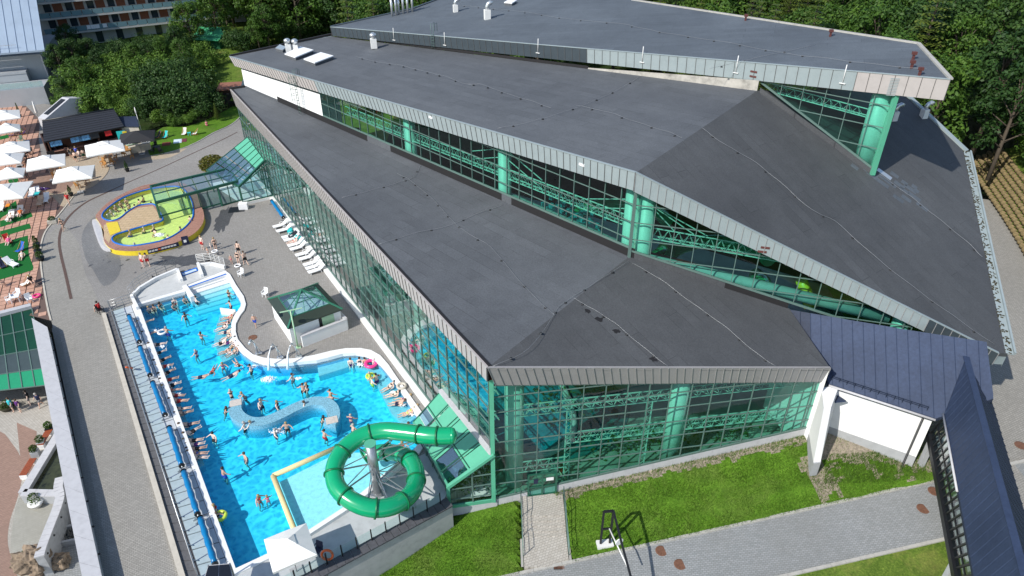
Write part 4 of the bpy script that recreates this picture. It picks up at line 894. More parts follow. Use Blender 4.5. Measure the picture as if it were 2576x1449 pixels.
mb = MB(); mb.poly([POUT, PIN], .14, skirt=.6); mb.build('rim', M['rim'], pool)
def watermat(name, tint, ior=1.33, bs=.35, sc_=2.2, rough=.06):
    m, N, L, B_ = newmat(name); N.remove(B_); v = _pos(N, L)
    t = N.new('ShaderNodeBsdfTransparent'); t.inputs[0].default_value = (*tint, 1); g = N.new('ShaderNodeBsdfGlossy'); g.inputs['Roughness'].default_value = rough
    f = N.new('ShaderNodeFresnel'); gm = N.new('ShaderNodeNewGeometry'); mi = N.new('ShaderNodeMix'); mi.inputs[2].default_value = ior; mi.inputs[3].default_value = 1 / ior; L.new(gm.outputs['Backfacing'], mi.inputs[0]); L.new(mi.outputs[0], f.inputs['IOR']); n1_ = _noise(N, L, v, sc_, 4, .6, .8); b = N.new('ShaderNodeBump'); b.inputs['Strength'].default_value = bs; b.inputs['Distance'].default_value = .12
    L.new(n1_, b.inputs['Height']); L.new(b.outputs[0], g.inputs['Normal']); L.new(b.outputs[0], f.inputs['Normal'])
    mx = N.new('ShaderNodeMixShader'); L.new(f.outputs[0], mx.inputs[0]); L.new(t.outputs[0], mx.inputs[1]); L.new(g.outputs[0], mx.inputs[2]); L.new(mx.outputs[0], N['Material Output'].inputs[0]); return m
M['water'] = watermat('pool_water', (.985, .995, 1.0), bs=.22)
_N, _L = M['water'].node_tree.nodes, M['water'].node_tree.links; _va = _N.new('ShaderNodeVolumeAbsorption'); _va.inputs[0].default_value = (0, .885, .98, 1); _va.inputs[1].default_value = 1.05; _L.new(_va.outputs[0], _N['Material Output'].inputs['Volume']); M['water_y'] = watermat('yellow_green_pool_water', (.88, .97, .74), bs=.2)
mb = MB(); mb.poly([[tuple((Vector(v) - Vector(PIN[len(PIN) // 2])) * .9995 + Vector(PIN[len(PIN) // 2])) for v in PIN]], ZWATER, skirt=1.3)
k_ = [f for f in mb.f if len(f) == 3]; nv = len(mb.v); mb.v += [(x, y, z - 1.3) for x, y, z in mb.v[:len(PIN)]]
for f in k_: mb.f.append(tuple(nv + i for i in f[::-1])); mb.m.append(0); mb.sm.append(False)
wo = mb.build('water', M['water'], pool)
# benches, steps, island, slide landing inside the pool
def inpool(name, px, z, mat, th=.9, smooth=0, zz=None):
    lp = PX(px, z if zz is None else zz); lp = smooth_loop(lp, smooth) if smooth else lp; mb = MB(); mb.poly([lp], z, skirt=th); return mb.build(name, mat, pool)
inpool('bench', [(347, 768), (462, 735), (470, 752), (362, 785)], -.72, M['bench_tile']); inpool('bench', [(349, 772), (360, 780), (515, 1170), (498, 1178)], -.72, M['bench_tile'])
inpool('bench', [(556, 784), (594, 790), (582, 815), (582, 835), (590, 860), (612, 890), (560, 912), (538, 862), (545, 820)], -.72, M['bench_tile'])
inpool('bench', [(796, 908), (862, 891), (895, 889), (922, 894), (944, 905), (957, 916), (930, 932), (880, 922), (802, 946)], -.72, M['bench_tile']); inpool('bench', [(957, 916), (969, 929), (1024, 1008), (1050, 1047), (1018, 1072), (985, 1040), (960, 990), (930, 932)], -.72, M['bench_tile'])
mb = MB(); a, b = at(556, 784, -.1), at(594, 789, -.1); mb.bar(a, b, .12, .9); mb.build('bench_wall', M['rim'], pool)
for i in range(7):
    f0, f1 = i / 7, (i + 1) / 7; L0, L1, Q0, Q1 = (476, 726), (492, 772), (570, 694), (604, 742)
    q = [(lerp(L0[0], L1[0], f0), lerp(L0[1], L1[1], f0)), (lerp(Q0[0], Q1[0], f0), lerp(Q0[1], Q1[1], f0)), (lerp(Q0[0], Q1[0], f1), lerp(Q0[1], Q1[1], f1)), (lerp(L0[0], L1[0], f1), lerp(L0[1], L1[1], f1))]
    inpool('step', q, -.12 - i * .17, M['rim'], .22, zz=-.2)
mb = MB(); mb.bar(at(474, 725, .1) + Vector((0, .15, 0)), at(568, 692, .1) + Vector((0, .15, 0)), .22, .12); mb.build('step_edge', M['blue_tile'], pool)
mb = MB(); mb.bar(at(467, 728, -.3), at(487, 757, -.3), .42, 1.1); mb.build('divider_wall', M['rim'], pool)
isl = smooth_loop(PX([(598, 1002), (590, 1022), (598, 1043), (625, 1058), (662, 1058), (705, 1042), (745, 1022), (785, 1008), (818, 1010), (836, 1026), (838, 1048), (828, 1066)], .05), 5, False)
il, ir = offset_line(isl, .52), offset_line(isl, -.52); mb = MB(); mb.poly([il + ir[::-1]], .02, skirt=1.5); mb.build('serpentine_island', flat('turquoise_glass_mosaic', (.20, .42, .53), .4, 0, .4, 11), pool)
for k in (3, len(isl) - 4):
    c = isl[k]; mb = MB(); mb.box((c[0], c[1], .035), (.95, .8, .03), R(20)); mb.build('island_grate', flat('pale_grate', (.55, .50, .45), .7), pool)
inpool('landing_floor', [(700, 1205), (850, 1130), (1040, 1132), (1005, 1159), (860, 1279), (757, 1345)], -.66, flat('pale_landing_tile', (.78, .86, .86), .5, 0, .12, 3), .75, zz=-.3)
fb = empty('float_barrier', at(690, 1200, -.2)); tag(fb, 'pale yellow floating boom fencing off the slide landing', 'float')
mb = MB(); mb.tube([at(687, 1197, -.12), at(855, 1122, -.12)], .2, 10); mb.build('float', flat('pale_yellow_foam', (.72, .58, .30), .6, 0, .06), fb); mb = MB(); mb.tube([at(687, 1197, -.12), at(748, 1352, -.12)], .2, 10); mb.build('float', M['fascia_tan'] if False else flat('pale_yellow_foam_b', (.74, .60, .30), .6, 0, .06), fb)
# white water: bubbling jets
foam = flat('white_water_foam', (.85, .88, .9), .6, 0, .05)
def froth(cx, cy, rx, ry, n_, label, h_=.12, rot=0.0, zb=ZWATER):
    mb = MB(); c = at(cx, cy, zb); r_ = random.Random(int(cx * 7 + cy))
    for i in range(n_):
        t = r_.uniform(0, 6.28); k = abs(r_.gauss(0, .45)); x, y = rx * k * math.cos(t), ry * k * math.sin(t); p = c + Vector((x * math.cos(rot) - y * math.sin(rot), x * math.sin(rot) + y * math.cos(rot), 0)); s_ = r_.uniform(.02, .09) * (1.3 - min(1, k))
        mb.lathe(p + Vector((0, 0, .0)), [(s_ * .4, -s_ * .3), (s_, 0), (s_ * .6, h_ * r_.random() * (1.2 - min(1.1, k)))], 5)
    o = mb.build('white_water', foam); tag(o, label, 'water jet', kind='stuff'); return o
froth(676, 955, .9, .55, 260, 'foaming white water where the massage jet falls into the pool', .3); froth(402, 592, .9, .55, 240, 'bubbling white jet in the yellow-green round pool', .3, zb=.7); froth(640, 922, .5, .35, 90, 'spray under the leftmost water spout by the rim'); froth(698, 1085, 1.0, .6, 160, 'round splash beside the serpentine island'); froth(748, 952, .7, .3, 80, 'spray beside the bather under the right spout')
for i, (x, y) in enumerate([(385, 830), (400, 870), (415, 920), (428, 962), (440, 990), (590, 870), (575, 885), (900, 915), (985, 985), (1005, 1015), (1030, 1040)]): froth(x + 6, y + 2, .9, .45, 60, 'patch of white jet foam along the underwater bench', .06, R(-20))
# --- entrance platform above the pool
plat = empty('pool_entrance_platform', at(420, 715, 0)); tag(plat, 'raised grey entrance platform with white low walls above the pool', 'platform')
def plate(name, px, z, mat, th=.5, par=plat, smooth=0): lp = PX(px, z); lp = smooth_loop(lp, smooth) if smooth else lp; mb = MB(); mb.poly([lp], z, skirt=th); return mb.build(name, mat, par)
plate('platform', [(336, 752), (355, 733), (395, 706), (448, 682), (456, 697), (498, 683), (503, 668), (530, 664), (566, 680), (470, 716), (458, 728), (345, 762)], .16, flat('grey_anti_slip', (.50, .51, .50), .8, 0, .08, 3), .2)
def lowwall(px, z0, z1, w_, par, mat=None, name='low_wall'):
    pts = PX(px, z1); m_ = MB()
    for a, b in zip(pts[:-1], pts[1:]): m_.bar((*a, (z0 + z1) / 2), (*b, (z0 + z1) / 2), w_, z1 - z0)
    return m_.build(name, mat or M['rim'], par)
lowwall([(330, 742), (350, 722), (390, 698), (445, 675)], 0, .55, .28, plat); lowwall([(445, 675), (456, 702)], 0, .5, .3, plat); lowwall([(497, 660), (508, 690)], 0, .5, .3, plat); lowwall([(500, 664), (530, 660), (565, 668)], 0, .45, .28, plat); lowwall([(330, 742), (345, 772)], 0, .5, .28, plat)
plate('foot_bath', [(456, 686), (494, 672), (498, 680), (460, 694)], .08, M['blue_tile'], .08); plate('foot_bath_water', [(458, 688), (492, 676), (495, 680), (461, 692)], .1, flat('foot_bath_floor', (.55, .66, .76), .2), .02)
def rail_run(px, h_, n_, rails, name, label, par=None, mats=None, z=0.0, r_=.025):
    pts = [at(x, y, z) for x, y in px]; ob = par
    if par is None: ob = empty(name, pts[0]); tag(ob, label, 'railing')
    mb = MB()
    for f in rails: mb.tube([p + Vector((0, 0, h_ * f)) for p in pts], r_, 6)
    mb.build('rail', mats or M['steel'], ob)
    tot = sum((b - a).length for a, b in zip(pts[:-1], pts[1:])); acc = 0; d_ = tot / n_; mb = MB(); k = 0; s = 0
    for a, b in zip(pts[:-1], pts[1:]):
        L_ = (b - a).length
        while k * d_ <= s + L_ + 1e-6 and k <= n_: p = a.lerp(b, max(0, min(1, (k * d_ - s) / L_))); mb.bar(p, p + Vector((0, 0, h_)), .05, .05); k += 1
        s += L_
    tag(mb.build('posts', mats or M['steel'], ob), kind='stuff'); return ob
rail_run([(327, 745), (345, 722), (385, 697), (443, 673)], 1.0, 6, (1, .66, .33), 'metal_railing', 'curved metal railing left of the foot bath at the pool entrance', z=.1)
rail_run([(497, 660), (530, 656), (566, 668)], 1.0, 5, (1, .8, .6, .4, .2), 'metal_railing', 'white barred railing right of the foot bath at the pool entrance', z=.1, mats=M['offwhite'])
rail_run([(277, 778), (345, 757)], 1.0, 4, (1, .66, .33), 'metal_railing', 'short metal railing between the long balustrade and the entrance platform')
# --- strip between promenade and pool: kerb, dark drain slabs, light slabs, rollers, glass balustrade
def band(name, l0, l1, r0, r1, n_, mat, z, gap=.02, parent=None, th=.12):
    par = parent
    for i in range(n_):
        a, b = i / n_, (i + 1) / n_
        q = [lerp(at(*l0, z), at(*l1, z), a), lerp(at(*l0, z), at(*l1, z), b), lerp(at(*r0, z), at(*r1, z), b), lerp(at(*r0, z), at(*r1, z), a)]
        e = (q[1] - q[0]).normalized() * gap; q = [q[0] + e, q[1] - e, q[2] - e, q[3] + e]; jz = Vector((0, 0, rnd.uniform(-.004, .004)))
        m_ = MB(); q = q if (q[1] - q[0]).cross(q[2] - q[0]).z > 0 else q[::-1]; m_.hexa([v + Vector((0, 0, -th)) for v in q], [v + jz for v in q]); m_.build(name, mat, par)
strip_o = sheet('poolside_walkway', [(270, 785), (490, 1500), (606, 1500), (592, 1448), (331, 769)], M['slab_joint'], .005)
band('slab', (284, 782), (510, 1462), (329, 768), (580, 1442), 26, M['slab'], .06, .045, strip_o)
band('drain_slab', (267, 789), (475, 1462), (281, 783), (505, 1462), 40, flat('dark_drain_slab', (.10, .10, .105), .8, 0, .15), .05, .03, strip_o)
kb = MB(); kb.bar(at(261, 789, .1), at(462, 1462, .1), .36, .2); tag(kb.build('promenade_kerb', M['kerb']), kind='structure')
bal = empty('glass_balustrade', at(380, 1100, 0)); tag(bal, 'long steel and glass balustrade between the promenade and the pool', 'balustrade')
b0_, b1_ = at(279, 778, .05), at(500, 1455, .05); nbal = 26; mb = MB(); mb.tube([b0_ + Vector((0, 0, 1.05)), b1_ + Vector((0, 0, 1.05))], .035, 6); mb.tube([b0_ + Vector((0, 0, .12)), b1_ + Vector((0, 0, .12))], .02, 6); mb.build('handrail', M['steel'], bal)
for i in range(nbal + 1):
    p = lerp(b0_, b1_, i / nbal); m_ = MB(); m_.bar(p, p + Vector((0, 0, 1.05)), .06, .08); m_.bar(p + Vector((-.0, -.0, .3)), p + Vector((.35, .1, .0)), .04, .04); m_.build('post', M['steel'], bal)
    if i < nbal: q = lerp(b0_, b1_, (i + 1) / nbal); g = (q - p) * .05; m_ = MB(); m_.face([p + g + Vector((0, 0, .15)), q - g + Vector((0, 0, .15)), q - g + Vector((0, 0, .95)), p + g + Vector((0, 0, .95))]); m_.build('glass_pane', M['glass_clear'], bal)
ROLL = [((325, 796), (350, 858), 'uppermost, next to the entrance platform'), ((352.7, 874), (376.6, 941.7), 'second from the entrance platform'), ((384.6, 963.7), (414.5, 1041.4), 'third from the entrance platform'), ((426.4, 1077), (456.3, 1169), 'fourth from the entrance platform'), ((462.3, 1186.8), (496.1, 1290.4), 'fifth from the entrance platform'), ((504, 1304.4), (540, 1416), 'beside the solar panel kiosk')]
def roller(pa, pb, label):
    o = empty('pool_cover_roller', Z((pa + pb) / 2, .06)); tag(o, label, 'roller', 'blue cover rollers beside the pool'); e = (pb - pa).normalized(); s_ = Vector((e.y, -e.x, 0))
    mb = MB(); L_ = (pb - pa).length; mb.tube([pa + e * (L_ * t / 12) for t in range(13)], [.2 + .03 * math.sin(t * 2.1) for t in range(13)], 12); mb.build('rolled_cover', M['plastic_blue'], o)
    for p in (pa - e * .12, pb + e * .12):
        m_ = MB(); m_.bar(Z(p + s_ * .35, .08), p, .05, .05); m_.bar(Z(p - s_ * .35, .08), p, .05, .05); m_.bar(Z(p + s_ * .4, .1), Z(p - s_ * .4, .1), .06, .06); m_.tube([p - e * .1, p + e * .2], .05, 8); m_.build('stand', M['steel'], o)
        w_ = MB(); w_.tube([Z(p, p.z) - e * .03 + s_ * .0, p + e * .03], .22, 12); w_.build('hand_wheel', M['black'], o)
    return o
for a, b, d_ in ROLL: roller(at(*a, .55), at(*b, .55), 'blue rolled pool cover on a steel stand, ' + d_)
roller(at(684, 506, .5), at(712, 546, .5), 'blue rolled cover standing by the glass facade near the loungers')
# --- parapet on the left of the promenade
par_ = empty('promenade_parapet', at(160, 1100, 0)); tag(par_, 'long low parapet with pale stone coping beside the promenade', 'wall')
pl0, pl1, pr0, pr1 = at(80, 800, .95), at(215, 1490, .95), at(118, 822, .95), at(266, 1500, .95)
mb = MB(); q = [pl0, pl1, pr1, pr0]; mb.hexa([Z(v, -5.5) for v in q][::1], [Z(v, .84) for v in q]); mb.build('wall', M['plinth'], par_)
for i in range(14):
    a, b = i / 14, (i + 1) / 14; q = [lerp(pl0, pl1, a), lerp(pl0, pl1, b), lerp(pr0, pr1, b), lerp(pr0, pr1, a)]; e = (q[1] - q[0]).normalized() * .012; sx = (pr0 - pl0).normalized() * .06
    q = [q[0] + e - sx, q[1] - e - sx, q[2] - e + sx, q[3] + e + sx]; m_ = MB(); m_.hexa([Z(v, .843) for v in q], [Z(v, .95) for v in q]); m_.build('coping_stone', M['stone'], par_)
for i in range(13):
    p = lerp(pr0, pr1, (i + .5) / 13) + Vector((.08, 0, -.3)); m_ = MB(); m_.tube([p, p + Vector((.1, -.02, 0))], .07, 8); m_.build('wall_lamp', M['black'], par_)
gl0, gl1 = at(130, 826, 0), at(272, 1500, 0); gr0, gr1 = at(147, 822, 0), at(296, 1500, 0)
mb = MB(); q = [Z(v, .012) for v in (gl0, gl1, gr1, gr0)]; mb.face(q); tag(mb.build('promenade_edging', brickmat('edging_blocks', (.26, .25, .225), (.31, .30, .27), (.12, .115, .1), .2, .1, R(-26), .015)), kind='structure')
# ================================================ coping wall with glass fence in front of the slide deck
cw = empty('deck_retaining_wall', at(1000, 1340, -1.5)); tag(cw, 'grey retaining wall with dark coping slabs between slide deck and lawn', 'wall')
c0_, c1_ = at(1132, 1262, .06), at(690, 1500, .06); cdv = (c1_ - c0_).normalized(); cn_ = Vector((cdv.y, -cdv.x, 0)); cn_ = cn_ if cn_.y < 0 else -cn_
mb = MB(); q = [c0_ + cn_ * .3, c1_ + cn_ * .3, c1_ - cn_ * .3, c0_ - cn_ * .3]; q = q if (q[1] - q[0]).cross(q[2] - q[0]).z > 0 else q[::-1]; mb.hexa([Z(v, -3.2) for v in q], [Z(v, -.06) for v in q]); mb.build('wall', flat('grey_concrete_wall', (.42, .42, .40), .85, 0, .12, 1.2), cw)
ncp = 22
for i in range(ncp):
    a, b = lerp(c0_, c1_, i / ncp) + cdv * .015, lerp(c0_, c1_, (i + 1) / ncp) - cdv * .015; q = [a + cn_ * .42, b + cn_ * .42, b - cn_ * .42, a - cn_ * .42]; q = q if (q[1] - q[0]).cross(q[2] - q[0]).z > 0 else q[::-1]
    m_ = MB(); m_.hexa([Z(v, -.058) for v in q], [Z(v, .06 + rnd.uniform(-.006, .006)) for v in q]); m_.build('coping_slab', flat('dark_slate_coping', (.075, .075, .085), .7, 0, .2, 2) if i == 0 else bpy.data.materials['dark_slate_coping'], cw)
fe = empty('glass_fence', at(1000, 1330, 0)); tag(fe, 'glass panel fence with dark steel posts along the slide deck edge', 'fence')
for i in range(12):
    p = lerp(c0_, c1_, (i + .6) / 12) - cn_ * .25; m_ = MB(); m_.bar(Z(p, .05), Z(p, 1.15), .07, .1); m_.build('post', M['black'], fe)
    if i < 11: q = lerp(c0_, c1_, (i + 1.6) / 12) - cn_ * .25; g = (q - p) * .04; m_ = MB(); m_.face([Z(p + g, .12), Z(q - g, .12), Z(q - g, 1.1), Z(p + g, 1.1)]); m_.build('glass_pane', M['glass_clear'], fe)
sheet('slide_deck', [(1012, 1169), (1070, 1140), (1150, 1180), (1118, 1254), (818, 1443), (640, 1496), (590, 1450), (683, 1403), (760, 1357), (866, 1287), (940, 1229)], flat('grey_screed', (.44, .46, .47), .8, 0, .1, 1.2), .006)
lowwall([(1016, 1163), (944, 1222), (866, 1282), (758, 1352)], 0, .3, .3, pool); 
# ================================================ tube slide
sl = empty('tube_slide', at(950, 1240, 0)); tag(sl, 'green tube water slide winding once round a grey steel mast', 'slide')
cen = at(938, 1180, 2.6); pts = []; RSL = 3.05
def circ(px, z): return at(px[0], px[1], z)
ctrl = [((1135, 1096), 5.3), ((1085, 1096), 5.25), ((1020, 1088), 5.1), ((960, 1084), 4.95), ((905, 1100), 4.75), ((862, 1135), 4.45), ((841, 1180), 4.1), ((850, 1228), 3.75), ((893, 1264), 3.4), ((945, 1279), 3.1), ((1000, 1268), 2.75), ((1040, 1233), 2.4), ((1046, 1185), 2.05), ((1022, 1148), 1.7), ((975, 1137), 1.3), ((935, 1142), .95), ((920, 1150), .75)]
path = smooth_loop([tuple(at(x, y, z)) for (x, y), z in ctrl], 4, False)
def chunk(a, b, name='tube_segment'):
    mb = MB(); mb.tube(path[a:b + 1], .62, 18, cap=False); return mb.build(name, M['slide'], sl)
cuts = [0, 3, 6, 14, 20, 25, 30, 36, 41, 46, 51, 56, len(path) - 1]
for a, b in zip(cuts[:-1], cuts[1:]): chunk(a, b)
for k in cuts[1:]:
    p = Vector(path[k]); d_ = (Vector(path[min(k + 1, len(path) - 1)]) - Vector(path[k - 1])).normalized(); m_ = MB(); m_.tube([p - d_ * .06, p + d_ * .06], .71, 18); m_.build('flange', flat('dark_green_flange', (.004, .14, .05), .4) if k == 3 else bpy.data.materials['dark_green_flange'], sl)
mb = MB(); e = Vector(path[0]); mb.lathe(e, [(.62, -.02), (.5, .25), (.1, .42)], 18, rot=(Vector(path[0]) - Vector(path[1])).to_track_quat('Z', 'Y').to_matrix()); mb.build('tube_cap', M['slide'], sl)
mast = at(950, 1238, 0); mtop = 4.9
mb = MB(); mb.tube([mast, Z(mast, mtop)], .36, 16); mb.cyl(mast, .6, .15, 16); mb.build('mast', M['steel'], sl); mb = MB(); mb.tube([Z(mast, mtop), Z(mast, mtop + .06)], .42, 16); mb.build('mast_cap', M['green_panel'], sl)
for k, z in ((10, 3.9), (17, 3.6), (23, 3.0), (28, 2.4), (34, 2.2), (39, 1.8), (44, 1.4), (49, 1.2), (53, 1.0), (6, 4.2)):
    p = Vector(path[k]) + Vector((0, 0, -.6)); m_ = MB(); m_.bar(Z(mast, z), p, .08, .08); m_.bar(Z(mast, z + 1.0 if z < 3.8 else z - 1.2), p, .05, .05); m_.build('strut', M['steel'], sl)
# ================================================ changing hut with glass pyramid roof
ht = empty('glass_roofed_hut', at(770, 840, 0)); tag(ht, 'white hut with dark green edged glass pyramid roof on the pool deck', 'hut')
# outline of the eaves at 2.3 m, read at the corners
Hn, Hr, Hb, Hl = at(724, 827, 2.2), at(862, 778, 2.2), at(800, 713, 2.2), at(674, 753, 2.2)
cenh = (Hn + Hr + Hb + Hl) / 4; wp = [lerp(v, cenh, .07) for v in (Hn, Hr, Hb, Hl)]
mb = MB(); mb.hexa([Z(v, 0) for v in wp], [Z(v, 2.15) for v in wp]); mb.build('wall', M['white'], ht)
apex = Z(cenh, 3.9); ring = [Hn, Hr, Hb, Hl]; mid = [lerp(v, apex, .30) for v in ring]
names = ['front', 'right', 'back', 'left']
for i in range(4):
    a, b, c, d_ = ring[i], ring[(i + 1) % 4], mid[(i + 1) % 4], mid[i]; m_ = MB(); m_.hexa([v + Vector((0, 0, -.1)) for v in (a, b, c, d_)], [a, b, c, d_]); m_.build('roof_skirt', flat('dark_olive_roof', (.028, .042, .03), .45, 0, .1) if i == 0 else bpy.data.materials['dark_olive_roof'], ht)
    for k in range(3):
        u0, u1 = k / 3, (k + 1) / 3
        for w0, w1 in ((0, .5), (.5, 1.0)):
            f = lambda u, w_: lerp(lerp(d_, c, u), apex, w_) + Vector((0, 0, .0))
            q = [f(u0, w0), f(u1, w0), f(u1, w1), f(u0, w1)]; m_ = MB(); m_.face(q if w1 < 1 else q[:3]); m_.build('roof_pane', M['glass_roof'], ht)
fr = MB()
for i in range(4):
    fr.bar(ring[i] + Vector((0, 0, .05)), apex + Vector((0, 0, .05)), .16, .12); fr.bar(mid[i], mid[(i + 1) % 4], .08, .1); fr.bar(lerp(mid[i], apex, .5), lerp(mid[(i + 1) % 4], apex, .5), .05, .07)
    for k in (1, 2): fr.bar(lerp(mid[i], mid[(i + 1) % 4], k / 3), apex, .05, .07)
fr.build('roof_frame', flat('green_roof_bar', (.035, .17, .11), .4), ht)
mb = MB(); mb.hexa([Z(v, .9) for v in [lerp(v, cenh, .2) for v in ring]], [Z(v, .95) for v in [lerp(v, cenh, .2) for v in ring]]); mb.build('counter', M['pave_light'], ht)
s0_, s1_ = at(762, 872, 0), at(874, 828, 0); sn = out_n(s0_, s1_)
mb = MB()
mb.bar(Z(s0_, .6), Z(s1_, .6), .28, 1.2); mb.bar(Z(s1_, .6), Z(s1_ - sn * 1.6, .6), .28, 1.2); mb.build('screen_wall', M['white'], ht)
mb = MB(); mb.bar(Z(s0_, 1.22) + sn * .0, Z(s1_, 1.22), .34, .05); mb.bar(Z(s1_, 1.225), Z(s1_ - sn * 1.6, 1.225), .34, .05); mb.build('screen_coping', M['stone'], ht)
dw0 = lerp(wp[0], wp[1], .62); dw1 = lerp(wp[0], wp[1], .86); on = out_n(wp[0], wp[1]) * .03
mb = MB(); mb.hexa([Z(v, .05) for v in (dw0 + on, dw1 + on, dw1, dw0)], [Z(v, 1.95) for v in (dw0 + on, dw1 + on, dw1, dw0)]); mb.build('door', M['green_pale'], ht)
mb = MB(); d2 = lerp(wp[0], wp[1], .56); mb.hexa([Z(v, .05) for v in (d2 + on, dw0 + on * .9, dw0, d2)], [Z(v, 1.95) for v in (d2 + on, dw0 + on * .9, dw0, d2)]); mb.build('window', M['black'], ht)
lm = empty('deck_lamp', at(750, 875, 0)); tag(lm, 'pale green lamp post with cross arm in front of the hut', 'lamp'); p = at(750, 875, 0); mb = MB()
mb.tube([p, Z(p, 4.2)], [.09, .06], 8); mb.box(Z(p, .05), (.5, .3, .1), R(20)); mb.build('post', M['green_pale'], lm); mb = MB(); mb.bar(Z(p, 4.2) + Vector((-.9, -.25, 0)), Z(p, 4.2) + Vector((1.0, .35, .1)), .08, .08); mb.build('arm', M['green_pale'], lm)
mb = MB(); mb.box(Z(p, 4.1) + Vector((-.85, -.2, -.15)), (.34, .3, .28), R(20)); mb.build('floodlight', M['black'], lm)
# water spouts on the rim
for i, (x, y) in enumerate([(636, 893), (690, 903), (737, 901)]):
    o = empty('water_spout', at(x, y, .14)); lab = ['broad steel water spout on the pool rim, nearest the crowded bench', 'steel water spout on the pool rim between two others', 'steel water spout on the pool rim nearest the hut'][i]; tag(o, lab, 'water spout', 'water spouts on the pool rim'); p = at(x, y + 2, .14); mb = MB()
    b2 = p + Vector((.35, .35, 0)); mb.tube([b2, b2 + Vector((-.05, -.05, 1.2)), b2 + Vector((-.2, -.25, 1.75)), b2 + Vector((-.35, -.6, 1.5))], .06 if i else .1, 8); mb.tube([b2 + Vector((.35, .1, 0)), b2 + Vector((-.1, -.1, 1.3))], .04, 6); mb.build('pipe', M['zinc'], o); m_ = MB(); m_.box(b2 + Vector((.1, 0, .04)), (.6, .35, .08), R(15)); m_.build('base_plate', M['zinc'], o)
    if i:
        m_ = MB(); q = b2 + Vector((-.35, -.6, 1.5)); m_.tube([q, q + Vector((-.12, -.5, -.5)), q + Vector((-.2, -.9, -1.75))], [.05, .07, .14], 7); m_.build('water_stream', foam, o)
# ================================================ terrace on the left
ter_px = [(126, 806), (118, 770), (105, 700), (100, 650), (102, 612), (112, 582), (132, 556), (160, 522), (186, 488), (165, 470), (130, 445), (105, 400), (98, 350), (100, 300), (60, 262), (-20, 270), (-160, 285), (-160, 800), (60, 790)]
TER = PX(ter_px, .004)
to = MB(); to.poly([TER], .004); ter_o = to.build('sun_terrace', M['joint']); tag(ter_o, kind='structure')
def inside(p, lp):
    c = False; n = len(lp)
    for i in range(n):
        a, b = lp[i], lp[(i + 1) % n]
        if (a[1] > p[1]) != (b[1] > p[1]) and p[0] < (b[0] - a[0]) * (p[1] - a[1]) / (b[1] - a[1]) + a[0]: c = not c
    return c
td = (at(330 * .25, 268 + 10, 0) - at(330 * .25, 268, 0))
ua = Vector((.905, .425)).normalized(); ub = Vector((-ua.y, ua.x)); TS = .78
tiles = []; o2 = Vector(TER[0])
for i in range(-110, 60):
    for j in range(-60, 110):
        c = o2 + ua * (i * TS) + ub * (j * TS)
        if c.y < 130 and inside(c, TER) and all(inside(c + ua * sx * .36 + ub * sy * .36, TER) for sx in (-1, 1) for sy in (-1, 1)): tiles.append(c)
tiles.sort(key=lambda c: c.length); rest = MB(); tmesh = {}
tmats = [M['tile_pink'], flat('salmon_terrace_tile_b', (.485, .275, .195), .8, 0, .12, 3.0), flat('salmon_terrace_tile_c', (.52, .305, .22), .8, 0, .12, 3.0)]
def tile_mb(c, z): m_ = MB(); h_ = TS / 2 - .05; q = [c + ua * sx * h_ + ub * sy * h_ for sx, sy in ((-1, -1), (1, -1), (1, 1), (-1, 1))]; return [Vector((v.x, v.y, 0)) for v in q]
base = []
for k in range(3):
    m_ = MB(); q = tile_mb(Vector((0, 0)), 0); m_.hexa([v + Vector((0, 0, -.03)) for v in q], [v + Vector((0, 0, .012)) for v in q]); me = m_.mesh('terrace_tile'); me.materials.append(tmats[k]); base.append(me)
rest = [MB() for _ in range(3)]
for n_, c in enumerate(tiles):
    k = rnd.randrange(3); dz = .03 + rnd.uniform(-.003, .003)
    if n_ < 300: o = bpy.data.objects.new('terrace_tile', base[k]); col.objects.link(o); o.parent = ter_o; o.location = (c.x, c.y, dz)
    else: q = tile_mb(c, 0); rest[k].hexa([v + Vector((0, 0, dz - .03)) for v in q], [v + Vector((0, 0, dz + .012)) for v in q])
mm = MB()
for k in range(3):
    i0 = len(mm.v); mm.v += rest[k].v; mm.f += [tuple(i0 + a for a in f) for f in rest[k].f]; mm.m += [k] * len(rest[k].f); mm.sm += rest[k].sm
tag(mm.build('terrace_tiles', tmats, ter_o), kind='stuff')
ZT = .045
kerbp = [at(x, y, .03) for x, y in [(128, 806), (119, 770), (107, 700), (102, 650), (104, 613), (114, 583), (134, 557), (162, 523), (188, 489)]]
mb = MB(); kp = smooth_loop([tuple(p) for p in kerbp], 4, False)
for a, b in zip(kp[:-1], kp[1:]): mb.bar(a, b, .16, .08)
tag(mb.build('terrace_edging', M['kerb']), kind='structure')
sheet('beige_paving', [(160, 520), (186, 488), (232, 470), (262, 445), (275, 420), (270, 385), (250, 360), (200, 350), (150, 400), (120, 440), (110, 475), (138, 500)], M['pave_beige'], .05, 3)
sheet('brown_paving', [(70, 455), (95, 435), (150, 440), (185, 455), (172, 475), (140, 488), (95, 470)], M['pave_pink'], .055, 3)
sheet('beige_paving', [(350, 400), (420, 385), (470, 372), (430, 395), (380, 402)], M['pave_beige'], .006, 3)
sheet('bar_lawn', [(378, 392), (440, 378), (492, 358), (535, 333), (580, 312), (606, 290), (600, 262), (540, 292), (470, 318), (410, 320), (380, 350)], M['grass'], .02, 3)
lk = [at(x, y, .05) for x, y in [(378, 392), (440, 379), (492, 359), (537, 334), (582, 313), (607, 291)]]; kerb('lawn_kerb', smooth_loop([tuple(v) for v in lk], 3, False), .15, .02, M['kerb_g'], 1.2, .1)
